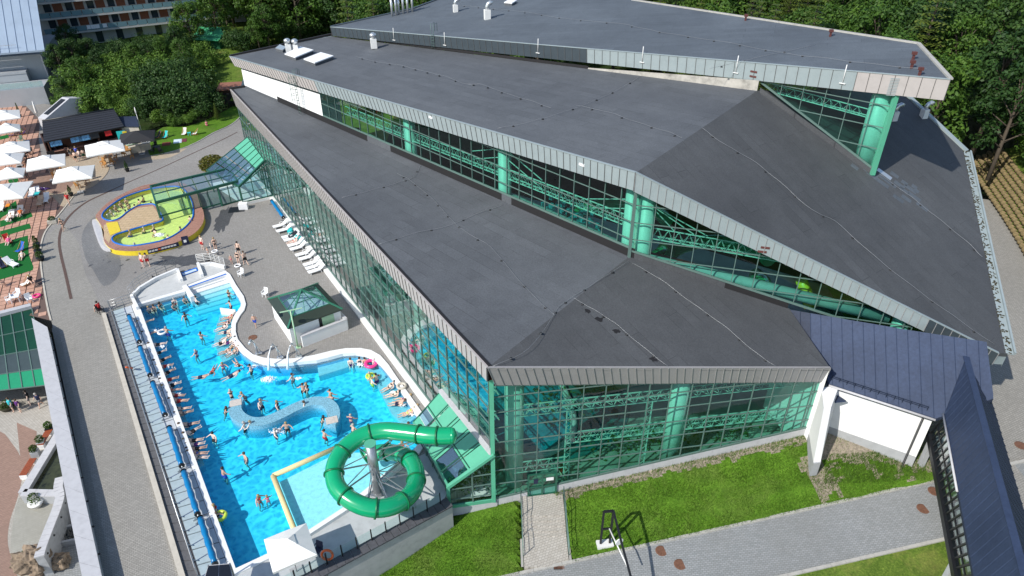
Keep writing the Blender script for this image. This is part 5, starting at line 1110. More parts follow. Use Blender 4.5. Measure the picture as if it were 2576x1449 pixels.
# curved drain slot in the promenade
dp = smooth_loop([tuple(at(x, y, .006)) for x, y in [(597, 332), (560, 351), (480, 388), (400, 425), (320, 460), (262, 487), (215, 510), (178, 540), (156, 572), (149, 605), (153, 640), (165, 690), (179, 752)]], 5, False)
mb = MB()
for i, (a, b) in enumerate(zip(dp[:-1], dp[1:])): mb.bar(a, b, .28 if i > 22 else .16, .03)
mb.build('drain_channel', flat('rusty_drain_grate', (.10, .062, .05), .8, 0, .2, 6)); tag(bpy.data.objects['drain_channel'], kind='structure')
# artificial turf carpets
for px in ([(0, 572), (0, 556), (78, 534), (82, 545)], [(0, 597), (0, 582), (74, 562), (78, 574)], [(-40, 625), (70, 592), (72, 640), (84, 672), (82, 680), (-40, 715)], [(-40, 560), (40, 505), (44, 522), (-40, 560)][:3] + [(-40, 575)], [(0, 352), (23, 346), (22, 338), (0, 343)], [(20, 455), (44, 420), (46, 455), (30, 470)]):
    mb = MB(); mb.poly([PX(px, .05)], .056, skirt=.02); tag(mb.build('turf_carpet', M['carpet']), kind='structure')
# ------------------------------------------------ umbrellas
def umbrella(px, py, half, zh, label, rise=.95, mat='canvas', rz=R(25), group='white square parasols on the terrace', tiers=True, post=True, zg=ZT):
    p = at(px, py, zh); o = empty('parasol', (p.x, p.y, zg), rz); tag(o, label, 'parasol', group); h_ = zh - zg
    m_ = MB(); n = 8; R1_ = lambda k: [(half * sx, half * sy) for sx, sy in ((-1, -1), (0, -1.0), (1, -1), (1, 0), (1, 1), (0, 1), (-1, 1), (-1, 0))][k]
    sag = lambda k: 0 if k % 2 == 0 else .0
    rim = [Vector((*R1_(k), h_ + (.05 if k % 2 else 0))) for k in range(8)]; top = .22 if tiers else .02
    up_ = [Vector((v.x * top, v.y * top, h_ + rise * (1 - top))) for v in rim]; val = [Vector((v.x * 1.005, v.y * 1.005, v.z - .16)) for v in rim]
    for k in range(8):
        j = (k + 1) % 8; m_.face([rim[k], rim[j], up_[j], up_[k]]); m_.face([val[k], val[j], rim[j], rim[k]])
    m_.face(up_) if not tiers else None
    m_.build('canopy', M[mat], o, world=False)
    if tiers:
        c_ = MB(); a_ = [Vector((v.x * .30, v.y * .30, h_ + rise * .76)) for v in rim]; ap = Vector((0, 0, h_ + rise * 1.08))
        for k in range(8): c_.face([a_[k], a_[(k + 1) % 8], ap])
        c_.build('canopy_vent', M[mat], o, world=False)
    if post:
        c_ = MB(); c_.tube([(0, 0, 0), (0, 0, h_ + rise * .95)], .035, 6); c_.build('pole', M['steel'], o, world=False); c_ = MB(); c_.box((0, 0, .05), (.8, .8, .1)); c_.build('base', M['plinth'], o, world=False)
        c_ = MB()
        for k in range(0, 8, 2): c_.bar((0, 0, h_ + rise * .9), rim[k] + Vector((0, 0, -.03)), .03, .03)
        c_.build('ribs', M['steel'], o, world=False)
    return o
UM = [(263, 372, 2.45, 'large off-white parasol with vent top beside the black bar tent'), (116, 408, 2.3, 'off-white parasol over brown tables beside the bar group'), (186, 437, 2.3, 'off-white parasol overlapping the beige paving arc'), (31, 373, 2.15, 'rumpled off-white parasol over black chairs'), (17, 402, 1.9, 'off-white parasol partly hidden behind the black chairs'), (26, 438, 1.6, 'small off-white parasol beside a black table'), (12, 482, 2.6, 'off-white parasol above the folded purple parasol'), (20, 325, 1.6, 'small off-white parasol beside pale green chairs'), (8, 292, 2.3, 'off-white parasol beside the stone stairs')]
for x, y, h_, l_ in UM: umbrella(x, y, h_, 2.75, l_, rz=R(25) + rnd.uniform(-.15, .15))
umbrella(345, 345, 2.4, 2.7, 'black square bar tent with drink lettering on its valance', 1.0, 'canvas_k', R(22), 'bar tents', tiers=False)
def text_obj(s, size, loc, rot, mat, parent, name='lettering'):
    cu = bpy.data.curves.new(name, 'FONT'); cu.body = s; cu.size = size; cu.align_x = 'CENTER'; cu.extrude = .004; cu.resolution_u = 2
    ob = bpy.data.objects.new(name, cu); me = bpy.data.meshes.new_from_object(ob); bpy.data.objects.remove(ob); me.materials.append(mat)
    o = bpy.data.objects.new(name, me); col.objects.link(o); o.parent = parent; o.location = loc; o.rotation_euler = rot; return o
bt = [o for o in bpy.data.objects if o.get('label', '').startswith('black square bar tent')][0]
for yy, xx in ((-2.42, -1.2), (-2.42, 1.2)): text_obj('Coca-Cola', .3, (xx, yy - .03, 2.53 - .045 + .0), (R(90), 0, 0), M['plastic_w'], bt)
um = umbrella(730, 1376, 1.35, 2.6, 'plain white square parasol over the lifeguard seat by the slide deck', .75, rz=R(28), group='parasols', zg=0.0)
# folded parasols
for px, py, mt, lab, h_ in ((118, 490, 'purple', 'folded purple parasol lying over white loungers', .9), (95, 292, 'canvas', 'furled white parasol standing by the stone wall', 2.6)):
    o = empty('folded_parasol', at(px, py, ZT)); tag(o, lab, 'parasol'); m_ = MB(); r_ = random.Random(px)
    if mt == 'purple':
        for k in range(9): a = k * .7; m_.tube([(0, 0, h_), (.75 * math.cos(a), .75 * math.sin(a), h_ + r_.uniform(-.25, .2))], [.13, .03], 5)
        m_.build('canopy', M[mt], o, world=False); m_ = MB(); m_.tube([(0, 0, 0), (0, 0, h_ + .2)], .03, 6); m_.build('pole', M['steel'], o, world=False)
    else: m_.lathe((0, 0, 0), [(.06, .4), (.22, .6), (.16, 1.6), (.05, 2.6)], 8); m_.build('canopy', M[mt], o, world=False); m_ = MB(); m_.tube([(0, 0, 0), (0, 0, .5)], .03, 6); m_.build('pole', M['steel'], o, world=False)
# ------------------------------------------------ furniture prototypes
def proto_lounger(mat, name='sun_lounger', legs=True):
    o = empty(name, (0, 0, 0)); m_ = MB(); m_.hexa([Vector(v) for v in ((-.95, -.33, .26), (.35, -.33, .26), (.35, .33, .26), (-.95, .33, .26))], [Vector(v) for v in ((-.95, -.33, .33), (.35, -.33, .33), (.35, .33, .33), (-.95, .33, .33))]); m_.build('seat', mat, o, False)
    m_ = MB(); m_.hexa([Vector(v) for v in ((.33, -.33, .27), (.95, -.33, .78), (.95, .33, .78), (.33, .33, .27))], [Vector(v) for v in ((.31, -.33, .34), (.92, -.33, .85), (.92, .33, .85), (.31, .33, .34))]); m_.build('backrest', mat, o, False)
    for x in (-.75, .45):
        for y in (-.28, .28): m_ = MB(); m_.bar((x, y, 0), (x + (.08 if x < 0 else -.05), y, .28), .07, .06); m_.build('leg', mat, o, False)
    for y in (-.34, .34): m_ = MB(); m_.tube([(-.05, y, .3), (0, y, .52), (.35, y, .54), (.45, y, .4)], .03, 5); m_.build('armrest', mat, o, False)
    for y in (-.3, .3): m_ = MB(); m_.tube([(.8, y - .03, .13), (.8, y + .03, .13)], .13, 10); m_.build('wheel', mat, o, False)
    return o
def proto_deckchair(mat, wood):
    o = empty('deck_chair', (0, 0, 0)); m_ = MB(); pr = [(-.5, .18), (-.25, .2), (.05, .16), (.3, .35), (.62, .95)]
    for (x0, z0), (x1, z1) in zip(pr[:-1], pr[1:]): m_.hexa([Vector((x0, -.27, z0 - .01)), Vector((x1, -.27, z1 - .01)), Vector((x1, .27, z1 - .01)), Vector((x0, .27, z0 - .01))], [Vector((x0, -.27, z0 + .015)), Vector((x1, -.27, z1 + .015)), Vector((x1, .27, z1 + .015)), Vector((x0, .27, z0 + .015))])
    m_.build('sling', mat, o, False); m_ = MB()
    for y in (-.3, .3): m_.bar((-.55, y, .2), (.45, y, 0), .04, .05); m_.bar((-.3, y, .02), (.64, y, .98), .04, .05)
    m_.build('frame', wood, o, False); return o
def proto_chair(mat, arms=True, name='armchair'):
    o = empty(name, (0, 0, 0)); m_ = MB(); m_.box((0, 0, .43), (.5, .5, .05)); m_.build('seat', mat, o, False); m_ = MB(); m_.box((.26, 0, .72), (.05, .5, .5), ry=R(12)); m_.build('backrest', mat, o, False)
    for x in (-.21, .21):
        for y in (-.22, .22): m_ = MB(); m_.bar((x, y, 0), (x * .95, y * .95, .42), .05, .05); m_.build('leg', mat, o, False)
    if arms:
        for y in (-.27, .27): m_ = MB(); m_.bar((-.22, y, .64), (.26, y, .66), .05, .04); m_.bar((-.2, y, .43), (-.2, y, .64), .04, .04); m_.build('armrest', mat, o, False)
    return o
def proto_table(mat, w_=.85, d_=.85, h_=.73, name='table'):
    o = empty(name, (0, 0, 0)); m_ = MB(); m_.box((0, 0, h_), (w_, d_, .05)); m_.build('table_top', mat, o, False)
    for x in (-1, 1):
        for y in (-1, 1): m_ = MB(); m_.bar((x * (w_ / 2 - .06), y * (d_ / 2 - .06), 0), (x * (w_ / 2 - .08), y * (d_ / 2 - .08), h_), .05, .05); m_.build('leg', mat, o, False)
    return o
USED = {}
def put(key, maker, px, py, rz, label, cat, group=None, z=ZT, sc_=1.0):
    p = at(px, py, z + .3)
    if key not in USED: o = maker(); USED[key] = o
    else: o = copy_tree(USED[key])
    o.location = (p.x, p.y, z); o.rotation_euler = (0, 0, rz); o.scale = (sc_,) * 3; 
    for k in ('label', 'category', 'group'):
        if k in o: del o[k]
    tag(o, label, cat, group); return o
wl = lambda: proto_lounger(M['plastic_w'])
# loungers in front of the glass
LG_ = [(706, 566), (715, 577), (729, 593), (734, 600), (744, 613), (750, 622), (764, 637), (772, 647), (784, 661), (790, 670), (796, 679)]
LB_ = ['white plastic sun lounger next to the blue roller by the glass wall', 'white lounger with turquoise bags behind its head', 'white lounger draped with a black towel', 'white lounger carrying the reclining sunbather in red', 'white lounger with a blue cushion', 'white lounger between the blue cushion and the close-set pair', 'white lounger of the middle pair by the glass wall', 'second white lounger of the middle pair', 'white lounger pushed up close to the hut row', 'white lounger one place from the hut', 'white lounger right beside the hut']
az = math.atan2(-n1.y, -n1.x)
for i, ((x, y), l_) in enumerate(zip(LG_, LB_)): put('lounger', wl, x, y, az + rnd.uniform(-.05, .05), l_, 'lounger', 'white sun loungers', 0.0)
mb = MB(); p = at(729, 593, .45); mb.box(p + Vector((.3, .2, .1)), (1.2, .7, .06), az, ry=R(-25)); tag(mb.build('towel', M['black']), 'black towel hanging over a white lounger back', 'towel')
mb = MB()
for i in range(14): mb.box(at(724 + i * 2.0, 578 + i * 2.6, .25) + Vector((rr.uniform(-.2, .5), rr.uniform(-.2, .2), rr.uniform(0, .25))), (.4, .3, .3), rr.random() * 3)
tag(mb.build('beach_bags', M['teal_cloth']), 'heap of turquoise beach bags and towels between loungers and glass', 'bags', kind='stuff')
# terrace loungers and chairs
T_ = [(80, 487, 1.9, 'white terrace lounger in the pair beside the folded purple parasol'), (92, 484, 1.9, 'white terrace lounger under the turquoise towel'), (116, 500, 1.9, 'white terrace lounger with a towel at its foot, beside a beige one'), (2, 522, 1.9, 'white terrace lounger next to the orange towel'), (26, 545, 1.9, 'white terrace lounger carrying a person in dark trunks'), (50, 533, 1.9, 'white terrace lounger carrying a person in an orange top'), (28, 662, 2.6, 'white reclining armchair alone on the big green carpet')]
for x, y, a, l_ in T_: put('lounger', wl, x, y, a + rnd.uniform(-.1, .1), l_, 'lounger', 'white terrace loungers')
put('lounger_b', lambda: proto_lounger(flat('beige_slat', (.55, .40, .28), .6, space='obj')), 101, 508, 1.9, 'beige slatted lounger between white loungers', 'lounger')
mb = MB(); mb.box(at(92, 487, .42), (.6, 1.2, .03), R(18)); tag(mb.build('towel', M['teal_cloth']), 'turquoise towel spread over two white loungers', 'towel'); mb = MB(); mb.box(at(20, 516, .5), (.5, .9, .05), R(18)); tag(mb.build('towel', flat('orange_cloth', (.75, .25, .02), .8)), 'orange towel over a terrace lounger', 'towel')
put('dc_red', lambda: proto_deckchair(M['red'], M['wood_light']), 20, 605, 2.4, 'red deck chair with a person in pink on the green carpet', 'deck chair'); put('dc_blue', lambda: proto_deckchair(flat('bright_blue_cloth', (.01, .10, .45), .8, space='obj'), M['wood_light']), 50, 626, 1.2, 'bright blue deck chair on the green carpet', 'deck chair'); put('dc_w', lambda: proto_deckchair(M['canvas'], M['wood_light']), 64, 710, 1.0, 'white deck chair beside the woman in black', 'deck chair'); put('dc_navy', lambda: proto_deckchair(M['navy'], M['wood_light']), 5, 666, 2.4, 'dark blue deck chair beside the white armchair', 'deck chair')
put('dc_p', lambda: proto_deckchair(M['purple'], M['wood_light']), 30, 338, .4, 'purple deck chair under the small parasol', 'deck chair'); put('dc_p', None, 56, 334, .6, 'purple deck chair with a seated guest in yellow', 'deck chair')
put('dc_t', lambda: proto_deckchair(M['teal_cloth'], M['wood_light']), 415, 342, 1.3, 'turquoise deck chair on the lawn below the shrubs', 'deck chair', z=.03); put('dc_w', None, 463, 334, 1.5, 'white deck chair on the lawn facing the turquoise table', 'deck chair', z=.03); put('dc_w', None, 490, 334, .3, 'white deck chair on the lawn turned sideways', 'deck chair', z=.03); put('dc_navy', None, 397, 342, 1.0, 'dark deck chair on the lawn beside the black tent', 'deck chair', z=.03)
put('tb_t', lambda: proto_table(M['teal_cloth'], .5, .5, .45, 'side_table'), 476, 336, .3, 'small turquoise table between white deck chairs', 'table', z=.03)
put('ch_w', lambda: proto_chair(M['plastic_w']), 22, 756, .8, 'white plastic armchair left of the white table', 'chair'); put('ch_w', None, 74, 714 + 40, 2.4, 'white plastic armchair with grey bag on the terrace edge', 'chair'); put('ch_w', None, 44, 742, 1.4, 'white plastic armchair behind the white table', 'chair'); put('tb_w', lambda: proto_table(M['plastic_w']), 40, 753, .4, 'white plastic table at the terrace edge', 'table')
put('ch_w', None, 606, 690, 1.0, 'lone white plastic chair by the pool rim', 'chair', z=0)
put('ch_w', None, 667, 740, 1.2, 'white plastic chair at the far corner of the hut', 'chair', z=0)
put('ch_g', lambda: proto_chair(M['green_pale']), 58, 362, .8, 'pale green plastic chair by the blue table', 'chair'); put('ch_g', None, 52, 352, 1.6, 'pale green plastic chair behind another green chair', 'chair'); put('tb_b', lambda: proto_table(flat('pale_blue_top', (.3, .36, .5), .5, space='obj')), 68, 362, .4, 'pale blue table beside the green chairs', 'table')
bk = lambda: proto_chair(M['black'])
for i, (x, y, a) in enumerate([(36, 362, .3), (76, 382, 1.2), (66, 395, 2.9), (70, 410, .5), (50, 400, 1.0), (52, 430, 2.0)]): put('ch_k', bk, x, y, a, ['black armchair beside the pale green chairs', 'black armchair turned to the bar', 'black armchair of the group behind the rumpled parasol', 'black armchair carrying a guest', 'black armchair at the low table', 'black armchair under the small parasol'][i], 'chair', 'black armchairs on the terrace')
put('tb_k', lambda: proto_table(M['black'], 1.0, 1.0), 55, 400, .4, 'black table in the black chair group', 'table'); put('tb_k', None, 62, 448, .45, 'black table standing alone in front of the brown paving', 'table'); put('tb_k', None, 395, 376, .3, 'black high table beside the bar tent', 'table')
for i, (x, y, a) in enumerate([(384, 380, 0), (405, 382, 2.5), (390, 366, 1.5)]): put('ch_k', None, x, y, a, ['black chair left of the high table by the bar tent', 'black chair on the lawn side of the high table', 'black chair behind the high table'][i], 'chair', 'black chairs by the bar tent')
tw = lambda: proto_table(M['wood_light'], 1.0, 1.0); cw_ = lambda: proto_chair(M['wood_light'], False, 'wooden_chair')
for i, (x, y) in enumerate([(256, 391), (272, 402), (322, 385), (296, 372), (140, 432), (205, 460)]): put('tw', tw, x, y, .35 + rnd.uniform(-.1, .1), ['pine table with front edge out of the large parasol shade', 'pine table set between the large parasol and the potted conifer', 'slatted pine table in front of the black tent', 'pine table deep under the large parasol', 'pine table under the parasol by the bar group', 'pine table beneath the parasol over the beige arc'][i], 'table', 'pine tables at the bar')
CH_ = [(257, 408, 1.2), (262, 416, 1.4), (284, 408, 2.8), (290, 398, .2), (280, 388, 1.6), (312, 388, 2.9), (332, 394, .4), (318, 376, 1.5), (128, 424, 2.8), (150, 424, .5), (138, 442, 4.4), (152, 436, .9), (196, 468, 4.4), (220, 455, .6), (226, 446, .8), (170, 452, 2.2)]
for i, (x, y, a) in enumerate(CH_): put('cw', cw_, x, y, a, 'pine chair at a pine table ' + ('beside the large vented parasol' if i < 5 else 'in front of the black tent' if i < 8 else 'under the parasol by the bar queue' if i < 12 else 'under the parasol over the beige arc'), 'chair', 'pine chairs around the bar tables')
# towels on the bar lawn
mb = MB(); mb.box(at(447, 355, .05), (1.2, 1.7, .03), R(20)); tag(mb.build('towel', flat('pale_blue_towel', (.6, .72, .8), .9)), 'pale blue towel spread on the lawn', 'towel'); mb = MB(); mb.box(at(461, 353, .05), (1.0, 1.5, .03), R(20)); tag(mb.build('towel', flat('maroon_towel', (.14, .03, .04), .9)), 'maroon towel spread on the lawn', 'towel')
mb = MB(); mb.box(at(418, 362, .05), (1.2, 1.5, .03), R(20)); tag(mb.build('towel', flat('dark_red_towel', (.16, .03, .02), .9)), 'dark red towel on the shaded lawn beside the tent', 'towel')
# ------------------------------------------------ potted plants
leafm = {}
def leafmat(name, c, c2, tr=.25):
    m, N, L, B_ = newmat(name); oi = N.new('ShaderNodeObjectInfo'); g = N.new('ShaderNodeNewGeometry'); n = _noise(N, L, _pos(N, L), .6, 3)
    k = _mix(N, L, g.outputs['Random Per Island'], c, c2); k = _mix(N, L, 1.0, k, _ramp(N, L, n, [(.3, (.7, .72, .7)), (.7, (1.25, 1.2, 1.1))]), 'MULTIPLY'); k = _mix(N, L, 1.0, k, _ramp(N, L, oi.outputs['Random'], [(0, (.78, .82, .8)), (1, (1.2, 1.12, 1.0))]), 'MULTIPLY')
    L.new(k, B_.inputs['Base Color']); B_.inputs['Roughness'].default_value = .55; B_.inputs['Specular IOR Level'].default_value = .25
    t = N.new('ShaderNodeBsdfTranslucent'); L.new(k, t.inputs[0]); mx = N.new('ShaderNodeMixShader'); mx.inputs[0].default_value = tr; L.new(B_.outputs[0], mx.inputs[1]); L.new(t.outputs[0], mx.inputs[2]); L.new(mx.outputs[0], N['Material Output'].inputs[0]); return m
M['leaf_con'] = leafmat('conifer_leaf', (.03, .075, .012), (.06, .12, .02)); M['leaf_dec'] = leafmat('broad_leaf', (.042, .105, .018), (.095, .185, .03), .3); M['leaf_dark'] = leafmat('dark_leaf', (.022, .062, .016), (.055, .115, .028)); M['leaf_larch'] = leafmat('larch_needle', (.065, .11, .018), (.12, .165, .036)); M['leaf_shrub'] = leafmat('shrub_leaf', (.06, .14, .02), (.14, .25, .045), .3); M['leaf_autumn'] = leafmat('olive_shrub_leaf', (.07, .10, .02), (.16, .15, .035)); M['bark'] = flat('bark', (.09, .07, .05), .9, 0, .3, 8)
def leafball(n, rx, rz_, s0, s1, seed, z0=0.0, cone=0.0):
    mb = MB(); r_ = random.Random(seed)
    for i in range(n):
        while True:
            x, y, z = r_.uniform(-1, 1), r_.uniform(-1, 1), r_.uniform(-1, 1); d_ = x * x + y * y + z * z
            if .25 < d_ < 1: break
        k = 1 - cone * (z + 1) / 2; p = Vector((x * rx * k, y * rx * k, z0 + (z + 1) * rz_)); s_ = r_.uniform(s0, s1)
        a = Vector((r_.uniform(-1, 1), r_.uniform(-1, 1), r_.uniform(-.6, .6))).normalized() * s_; b = a.cross(Vector((r_.uniform(-1, 1), r_.uniform(-1, 1), r_.uniform(-1, 1)))).normalized() * s_ * .6; mb.face([p - a, p + b, p + a, p - b])
    return mb
def pot(px, py, label, h_=.9, r_=.32, cone=.75, z=ZT, potm='black', shape='round', leaf='leaf_con'):
    p = at(px, py, z); o = empty('potted_shrub', (p.x, p.y, z)); tag(o, label, 'potted plant'); m_ = MB()
    if shape == 'round': m_.lathe((0, 0, 0), [(r_ * .6, 0), (r_ * .95, .4), (r_, .42), (r_ * .8, .40)], 12)
    else: m_.box((0, 0, .3), (.6, .6, .6), R(20))
    m_.build('pot', M[potm], o, False); leafball(260, r_ * 1.05, h_ / 2, .04, .1, int(px), .4 if shape == 'round' else .55, cone).build('foliage', M[leaf], o, False); return o
for a in [(180, 493, 'conical evergreen in a black pot by the beige paving arc', 1.2, .34, .8), (321, 431, 'conical evergreen in a black pot beside the promenade drain', 1.3, .34, .8), (94, 620, 'uppermost evergreen pot on the edge of the green carpet', 1.1, .4, .7), (97, 637, 'bushy potted plant between two others on the carpet edge', .9, .42, .4), (104, 655, 'lowest potted plant on the carpet edge', .8, .45, .3), (52, 294, 'slim cypress in a pot beside the stone stairs', 2.2, .25, .85)]: pot(*a)
# planter box with dead plant near terrace
pt_ = empty('wooden_planter', at(133, 560, ZT)); tag(pt_, 'low weathered planter with a trailing dark plant beside the loungers', 'planter'); m_ = MB(); m_.box((0, 0, .2), (1.0, .8, .4), R(20)); m_.build('trough', M['kerb'], pt_, False); leafball(150, .45, .25, .05, .12, 5, .35).build('foliage', M['leaf_dark'], pt_, False)
# ------------------------------------------------ bar pavilion
bar = empty('bar_pavilion', at(190, 395, 0)); tag(bar, 'open wooden bar with a dark ribbed tile roof behind the parasols', 'bar')
zr, ze = 4.7, 3.0; fA, fB = at(110, 357, ze), at(312, 318, ze); rA, rB = at(106, 304, zr), at(286, 274, zr)
PB = plane(fA, fB, rA); rB = hit(286, 274, PB); bn = out_n(fA, fB); ebar = (fB - fA).normalized()
nrow = 9
bs = slab([v + Vector((0, 0, -.06)) for v in (fA, fB, rB, rA)], .12).build('roof', M['black'], bar)
for i in range(nrow):
    a, b = i / nrow, (i + 1) / nrow; lf = Vector((0, 0, .05)); m_ = MB(); q = [lerp(fA, rA, a) + lf, lerp(fB, rB, a) + lf, lerp(fB, rB, b), lerp(fA, rA, b)]; m_.hexa([v + Vector((0, 0, -.06)) for v in q], q); m_.build('tile_course', flat('charcoal_roof_tile', (.028, .029, .034), .5, 0, .12, 3) if i == 0 else bpy.data.materials['charcoal_roof_tile'], bs)
m_ = MB(); m_.tube([rA, rB], .14, 8); m_.build('ridge', M['black'], bar); m_ = MB(); bk0, bk1 = rA - bn * 2.4, rB - bn * 2.4; m_.hexa([rA, rB, Z(bk1, ze), Z(bk0, ze)], [v + Vector((0, 0, .06)) for v in (rA, rB, Z(bk1, ze), Z(bk0, ze))]); m_.build('rear_slope', M['black'], bar)
for p in (Z(fA, 0) - bn * .7 + ebar * .5, Z(fB, 0) - bn * .7 - ebar * .5, lerp(Z(fA, 0), Z(fB, 0), .35) - bn * .7, lerp(Z(fA, 0), Z(fB, 0), .65) - bn * .7): m_ = MB(); m_.bar(Z(p, 0), Z(p, ze + .2), .2, .2); m_.build('post', M['wood_dark'], bar)
m_ = MB(); m_.bar(Z(fA, .55) - bn * .8 + ebar * .6, Z(fB, .55) - bn * .8 - ebar * .8, .7, 1.1); m_.build('counter', M['wood_dark'], bar); m_ = MB(); m_.bar(Z(fA, 1.13) - bn * .8 + ebar * .5, Z(fB, 1.13) - bn * .8 - ebar * .7, .85, .06); m_.build('counter_top', M['wood'], bar)
m_ = MB(); a, b = Z(fA, 0) - bn * 4.0, Z(fB, 0) - bn * 4.0; m_.hexa([Z(a, 0), Z(b, 0), Z(b - bn * .2, 0), Z(a - bn * .2, 0)], [Z(a, ze), Z(b, ze), Z(b - bn * .2, ze), Z(a - bn * .2, ze)]); m_.hexa([Z(a, 0), Z(a + bn * 3.4, 0), Z(a + bn * 3.4 + ebar * .15, 0), Z(a + ebar * .15, 0)], [Z(a, ze), Z(a + bn * 3.4, ze), Z(a + bn * 3.4 + ebar * .15, ze), Z(a + ebar * .15, ze)]); m_.build('rear_wall', M['wood_dark'], bar)
sgm = flat('blue_photo_board', (.10, .28, .48), .4, 0, .5, 4)
for i, (t, w_) in enumerate(((.13, 1.5), (.38, 1.5), (.48, 1.5), (.60, 1.3), (.78, .9))):
    c = lerp(fA, fB, t) - bn * .12; m_ = MB(); m_.box(Z(c, ze - .55), (w_, .05, .85), math.atan2(ebar.y, ebar.x), rx=R(-12)); m_.build('menu_board', sgm if i in (0, 1, 2) else (M['black'] if i == 3 else M['red']), bar)
m_ = MB(); c = lerp(fA, fB, .03); m_.box(Z(c, .8) + bn * .2, (1.0, .1, 1.5), math.atan2(ebar.y, ebar.x)); m_.build('side_board', M['black'], bar)
sh_ = empty('bar_side_shed', at(325, 350, 0)); tag(sh_, 'small shed with dark metal roof adjoining the bar', 'shed'); sA, sB, sC, sD = at(298, 318, 2.9), at(350, 318, 2.9), at(343, 292, 3.5), at(290, 293, 3.5)
PS = plane(sA, sB, sC); o = slab([sA, sB, sC, Z(sD, plane_z(PS, sD.x, sD.y))], .1).build('roof', M['blue_roof_d'], sh_); m_ = MB(); q = [lerp(v, (sA + sB + sC + sD) / 4, .1) for v in (sA, sB, sC, sD)]; m_.hexa([Z(v, 0) for v in q], [Z(v, 2.8) for v in q]); m_.build('wall', M['kerb'], sh_)
bc = empty('bar_counter', at(365, 372, 0)); tag(bc, 'beige bar counter with back shelf beneath the black tent', 'counter'); m_ = MB(); a, b = at(326, 378, .5), at(378, 366, .5); m_.bar(a, b, .6, 1.0); m_.build('counter', M['kerb'], bc); m_ = MB(); m_.bar(at(318, 366, 1.05), at(372, 352, 1.05), .5, .08); m_.build('shelf', M['green_pale'], bc)
bnr = empty('banner', at(308, 350, 0)); tag(bnr, 'turquoise and yellow banner behind the large parasol', 'banner'); m_ = MB(); m_.box(at(308, 347, 1.4), (1.2, .06, 2.2), R(20)); m_.build('cloth', M['teal_cloth'], bnr); m_ = MB(); m_.box(at(313, 341, 1.9) + Vector((.2, -.06, 0)), (.6, .05, 1.4), R(20)); m_.build('stripe', M['yellow'], bnr)
fl_ = empty('flag_pole', at(362, 350, 0)); tag(fl_, 'slender white pole with a furled flag behind the black tent', 'pole'); p = at(362, 350, 0); m_ = MB(); m_.tube([p, Z(p, 5.2)], .04, 6); m_.build('pole', M['offwhite'], fl_); m_ = MB(); m_.tube([Z(p, 4.2), Z(p, 5.1)], [.12, .05], 6); m_.build('furled_flag', M['canvas'], fl_)
# ------------------------------------------------ raised round pool
sp = empty('raised_pool', at(390, 560, 0)); tag(sp, 'raised yellow-walled round pool with yellow-green water and timber deck', 'pool')
O = lambda l: [(228 + x * .3277, 402.5 + y * .3277) for x, y in l]
ZS = .62
watl = O([(90, 440), (110, 390), (200, 320), (300, 270), (450, 225), (600, 205), (700, 215), (770, 300), (790, 390), (775, 460), (700, 540), (580, 610), (430, 645), (300, 660), (195, 640), (165, 605), (200, 572), (300, 540), (420, 505), (530, 475), (556, 452), (530, 400), (495, 345), (440, 340), (360, 355), (290, 395), (220, 450), (150, 468)])
SW = smooth_loop(PX(watl, ZS), 3); outer = O([(40, 425), (120, 340), (250, 260), (380, 205), (470, 185), (600, 172), (720, 180), (820, 260), (862, 400), (872, 450), (840, 522), (760, 588), (600, 655), (430, 690), (300, 700), (185, 690), (130, 660), (100, 610), (100, 540), (60, 470)])
SO = smooth_loop(PX(outer, ZS), 3)
mb = MB(); mb.poly([SO, SW], ZS, skirt=ZS - .01, ms=1); mb.build('pool_body', [M['wood'], M['yellow']], sp)
mb = MB(); mb.poly([SW], ZS - .58); mb.build('pool_floor', flat('yellow_floor_tile', (.74, .80, .36), .5, 0, .12, 2.5), sp)
mb = MB(); mb.poly([SW], ZS - .1); mb.build('water', M['water_y'], sp)
mb = MB(); mb.tube([(x, y, ZS + .02) for x, y in SW], .11, 6, closed=True); mb.build('blue_edge', M['blue_tile'], sp)
# timber ring of planks
ctr = Vector(at(400, 560, ZS)); planks = MB()
def ringpts(o_, i_): return smooth_loop(PX(O(o_), ZS), 6, False), smooth_loop(PX(O(i_), ZS), 6, False)
for o_, i_ in (([(40, 425), (120, 340), (250, 260), (380, 205), (470, 185), (560, 174)], [(88, 428), (120, 375), (210, 305), (310, 255), (450, 212), (570, 192)]), ([(862, 380), (872, 450), (840, 522), (760, 588), (600, 655), (430, 690), (300, 700), (185, 692)], [(800, 385), (795, 455), (745, 525), (650, 590), (520, 640), (420, 662), (310, 674), (200, 668)])):
    a, b = ringpts(o_, i_); n_ = 110
    for i in range(n_):
        def pk(l, t): t *= len(l) - 1; k = min(int(t), len(l) - 2); f = t - k; return Vector((lerp(l[k][0], l[k + 1][0], f), lerp(l[k][1], l[k + 1][1], f), ZS))
        q = [pk(a, (i + .08) / n_), pk(a, (i + .92) / n_), pk(b, (i + .92) / n_), pk(b, (i + .08) / n_)]; q = q if (q[1] - q[0]).cross(q[2] - q[0]).z > 0 else q[::-1]; u = Vector((0, 0, .05 + rnd.uniform(-.004, .004))); m_ = MB(); m_.hexa([v + Vector((0, 0, .005)) for v in q], [v + u for v in q]); m_.build('deck_plank', M['wood'], sp)
pen = O([(100, 500), (215, 470), (290, 402), (360, 368), (480, 352), (545, 452), (420, 498), (300, 530), (215, 560), (160, 590), (140, 640), (105, 600)]); mb = MB(); mb.poly([PX(pen, ZS)], ZS + .012); mb.build('sand_paving', brickmat('sand_paving_blocks', (.50, .37, .22), (.56, .42, .26), (.30, .22, .13), .9, .45, R(5), .03, dirtc=(.36, .25, .14), dirt=.2), sp)
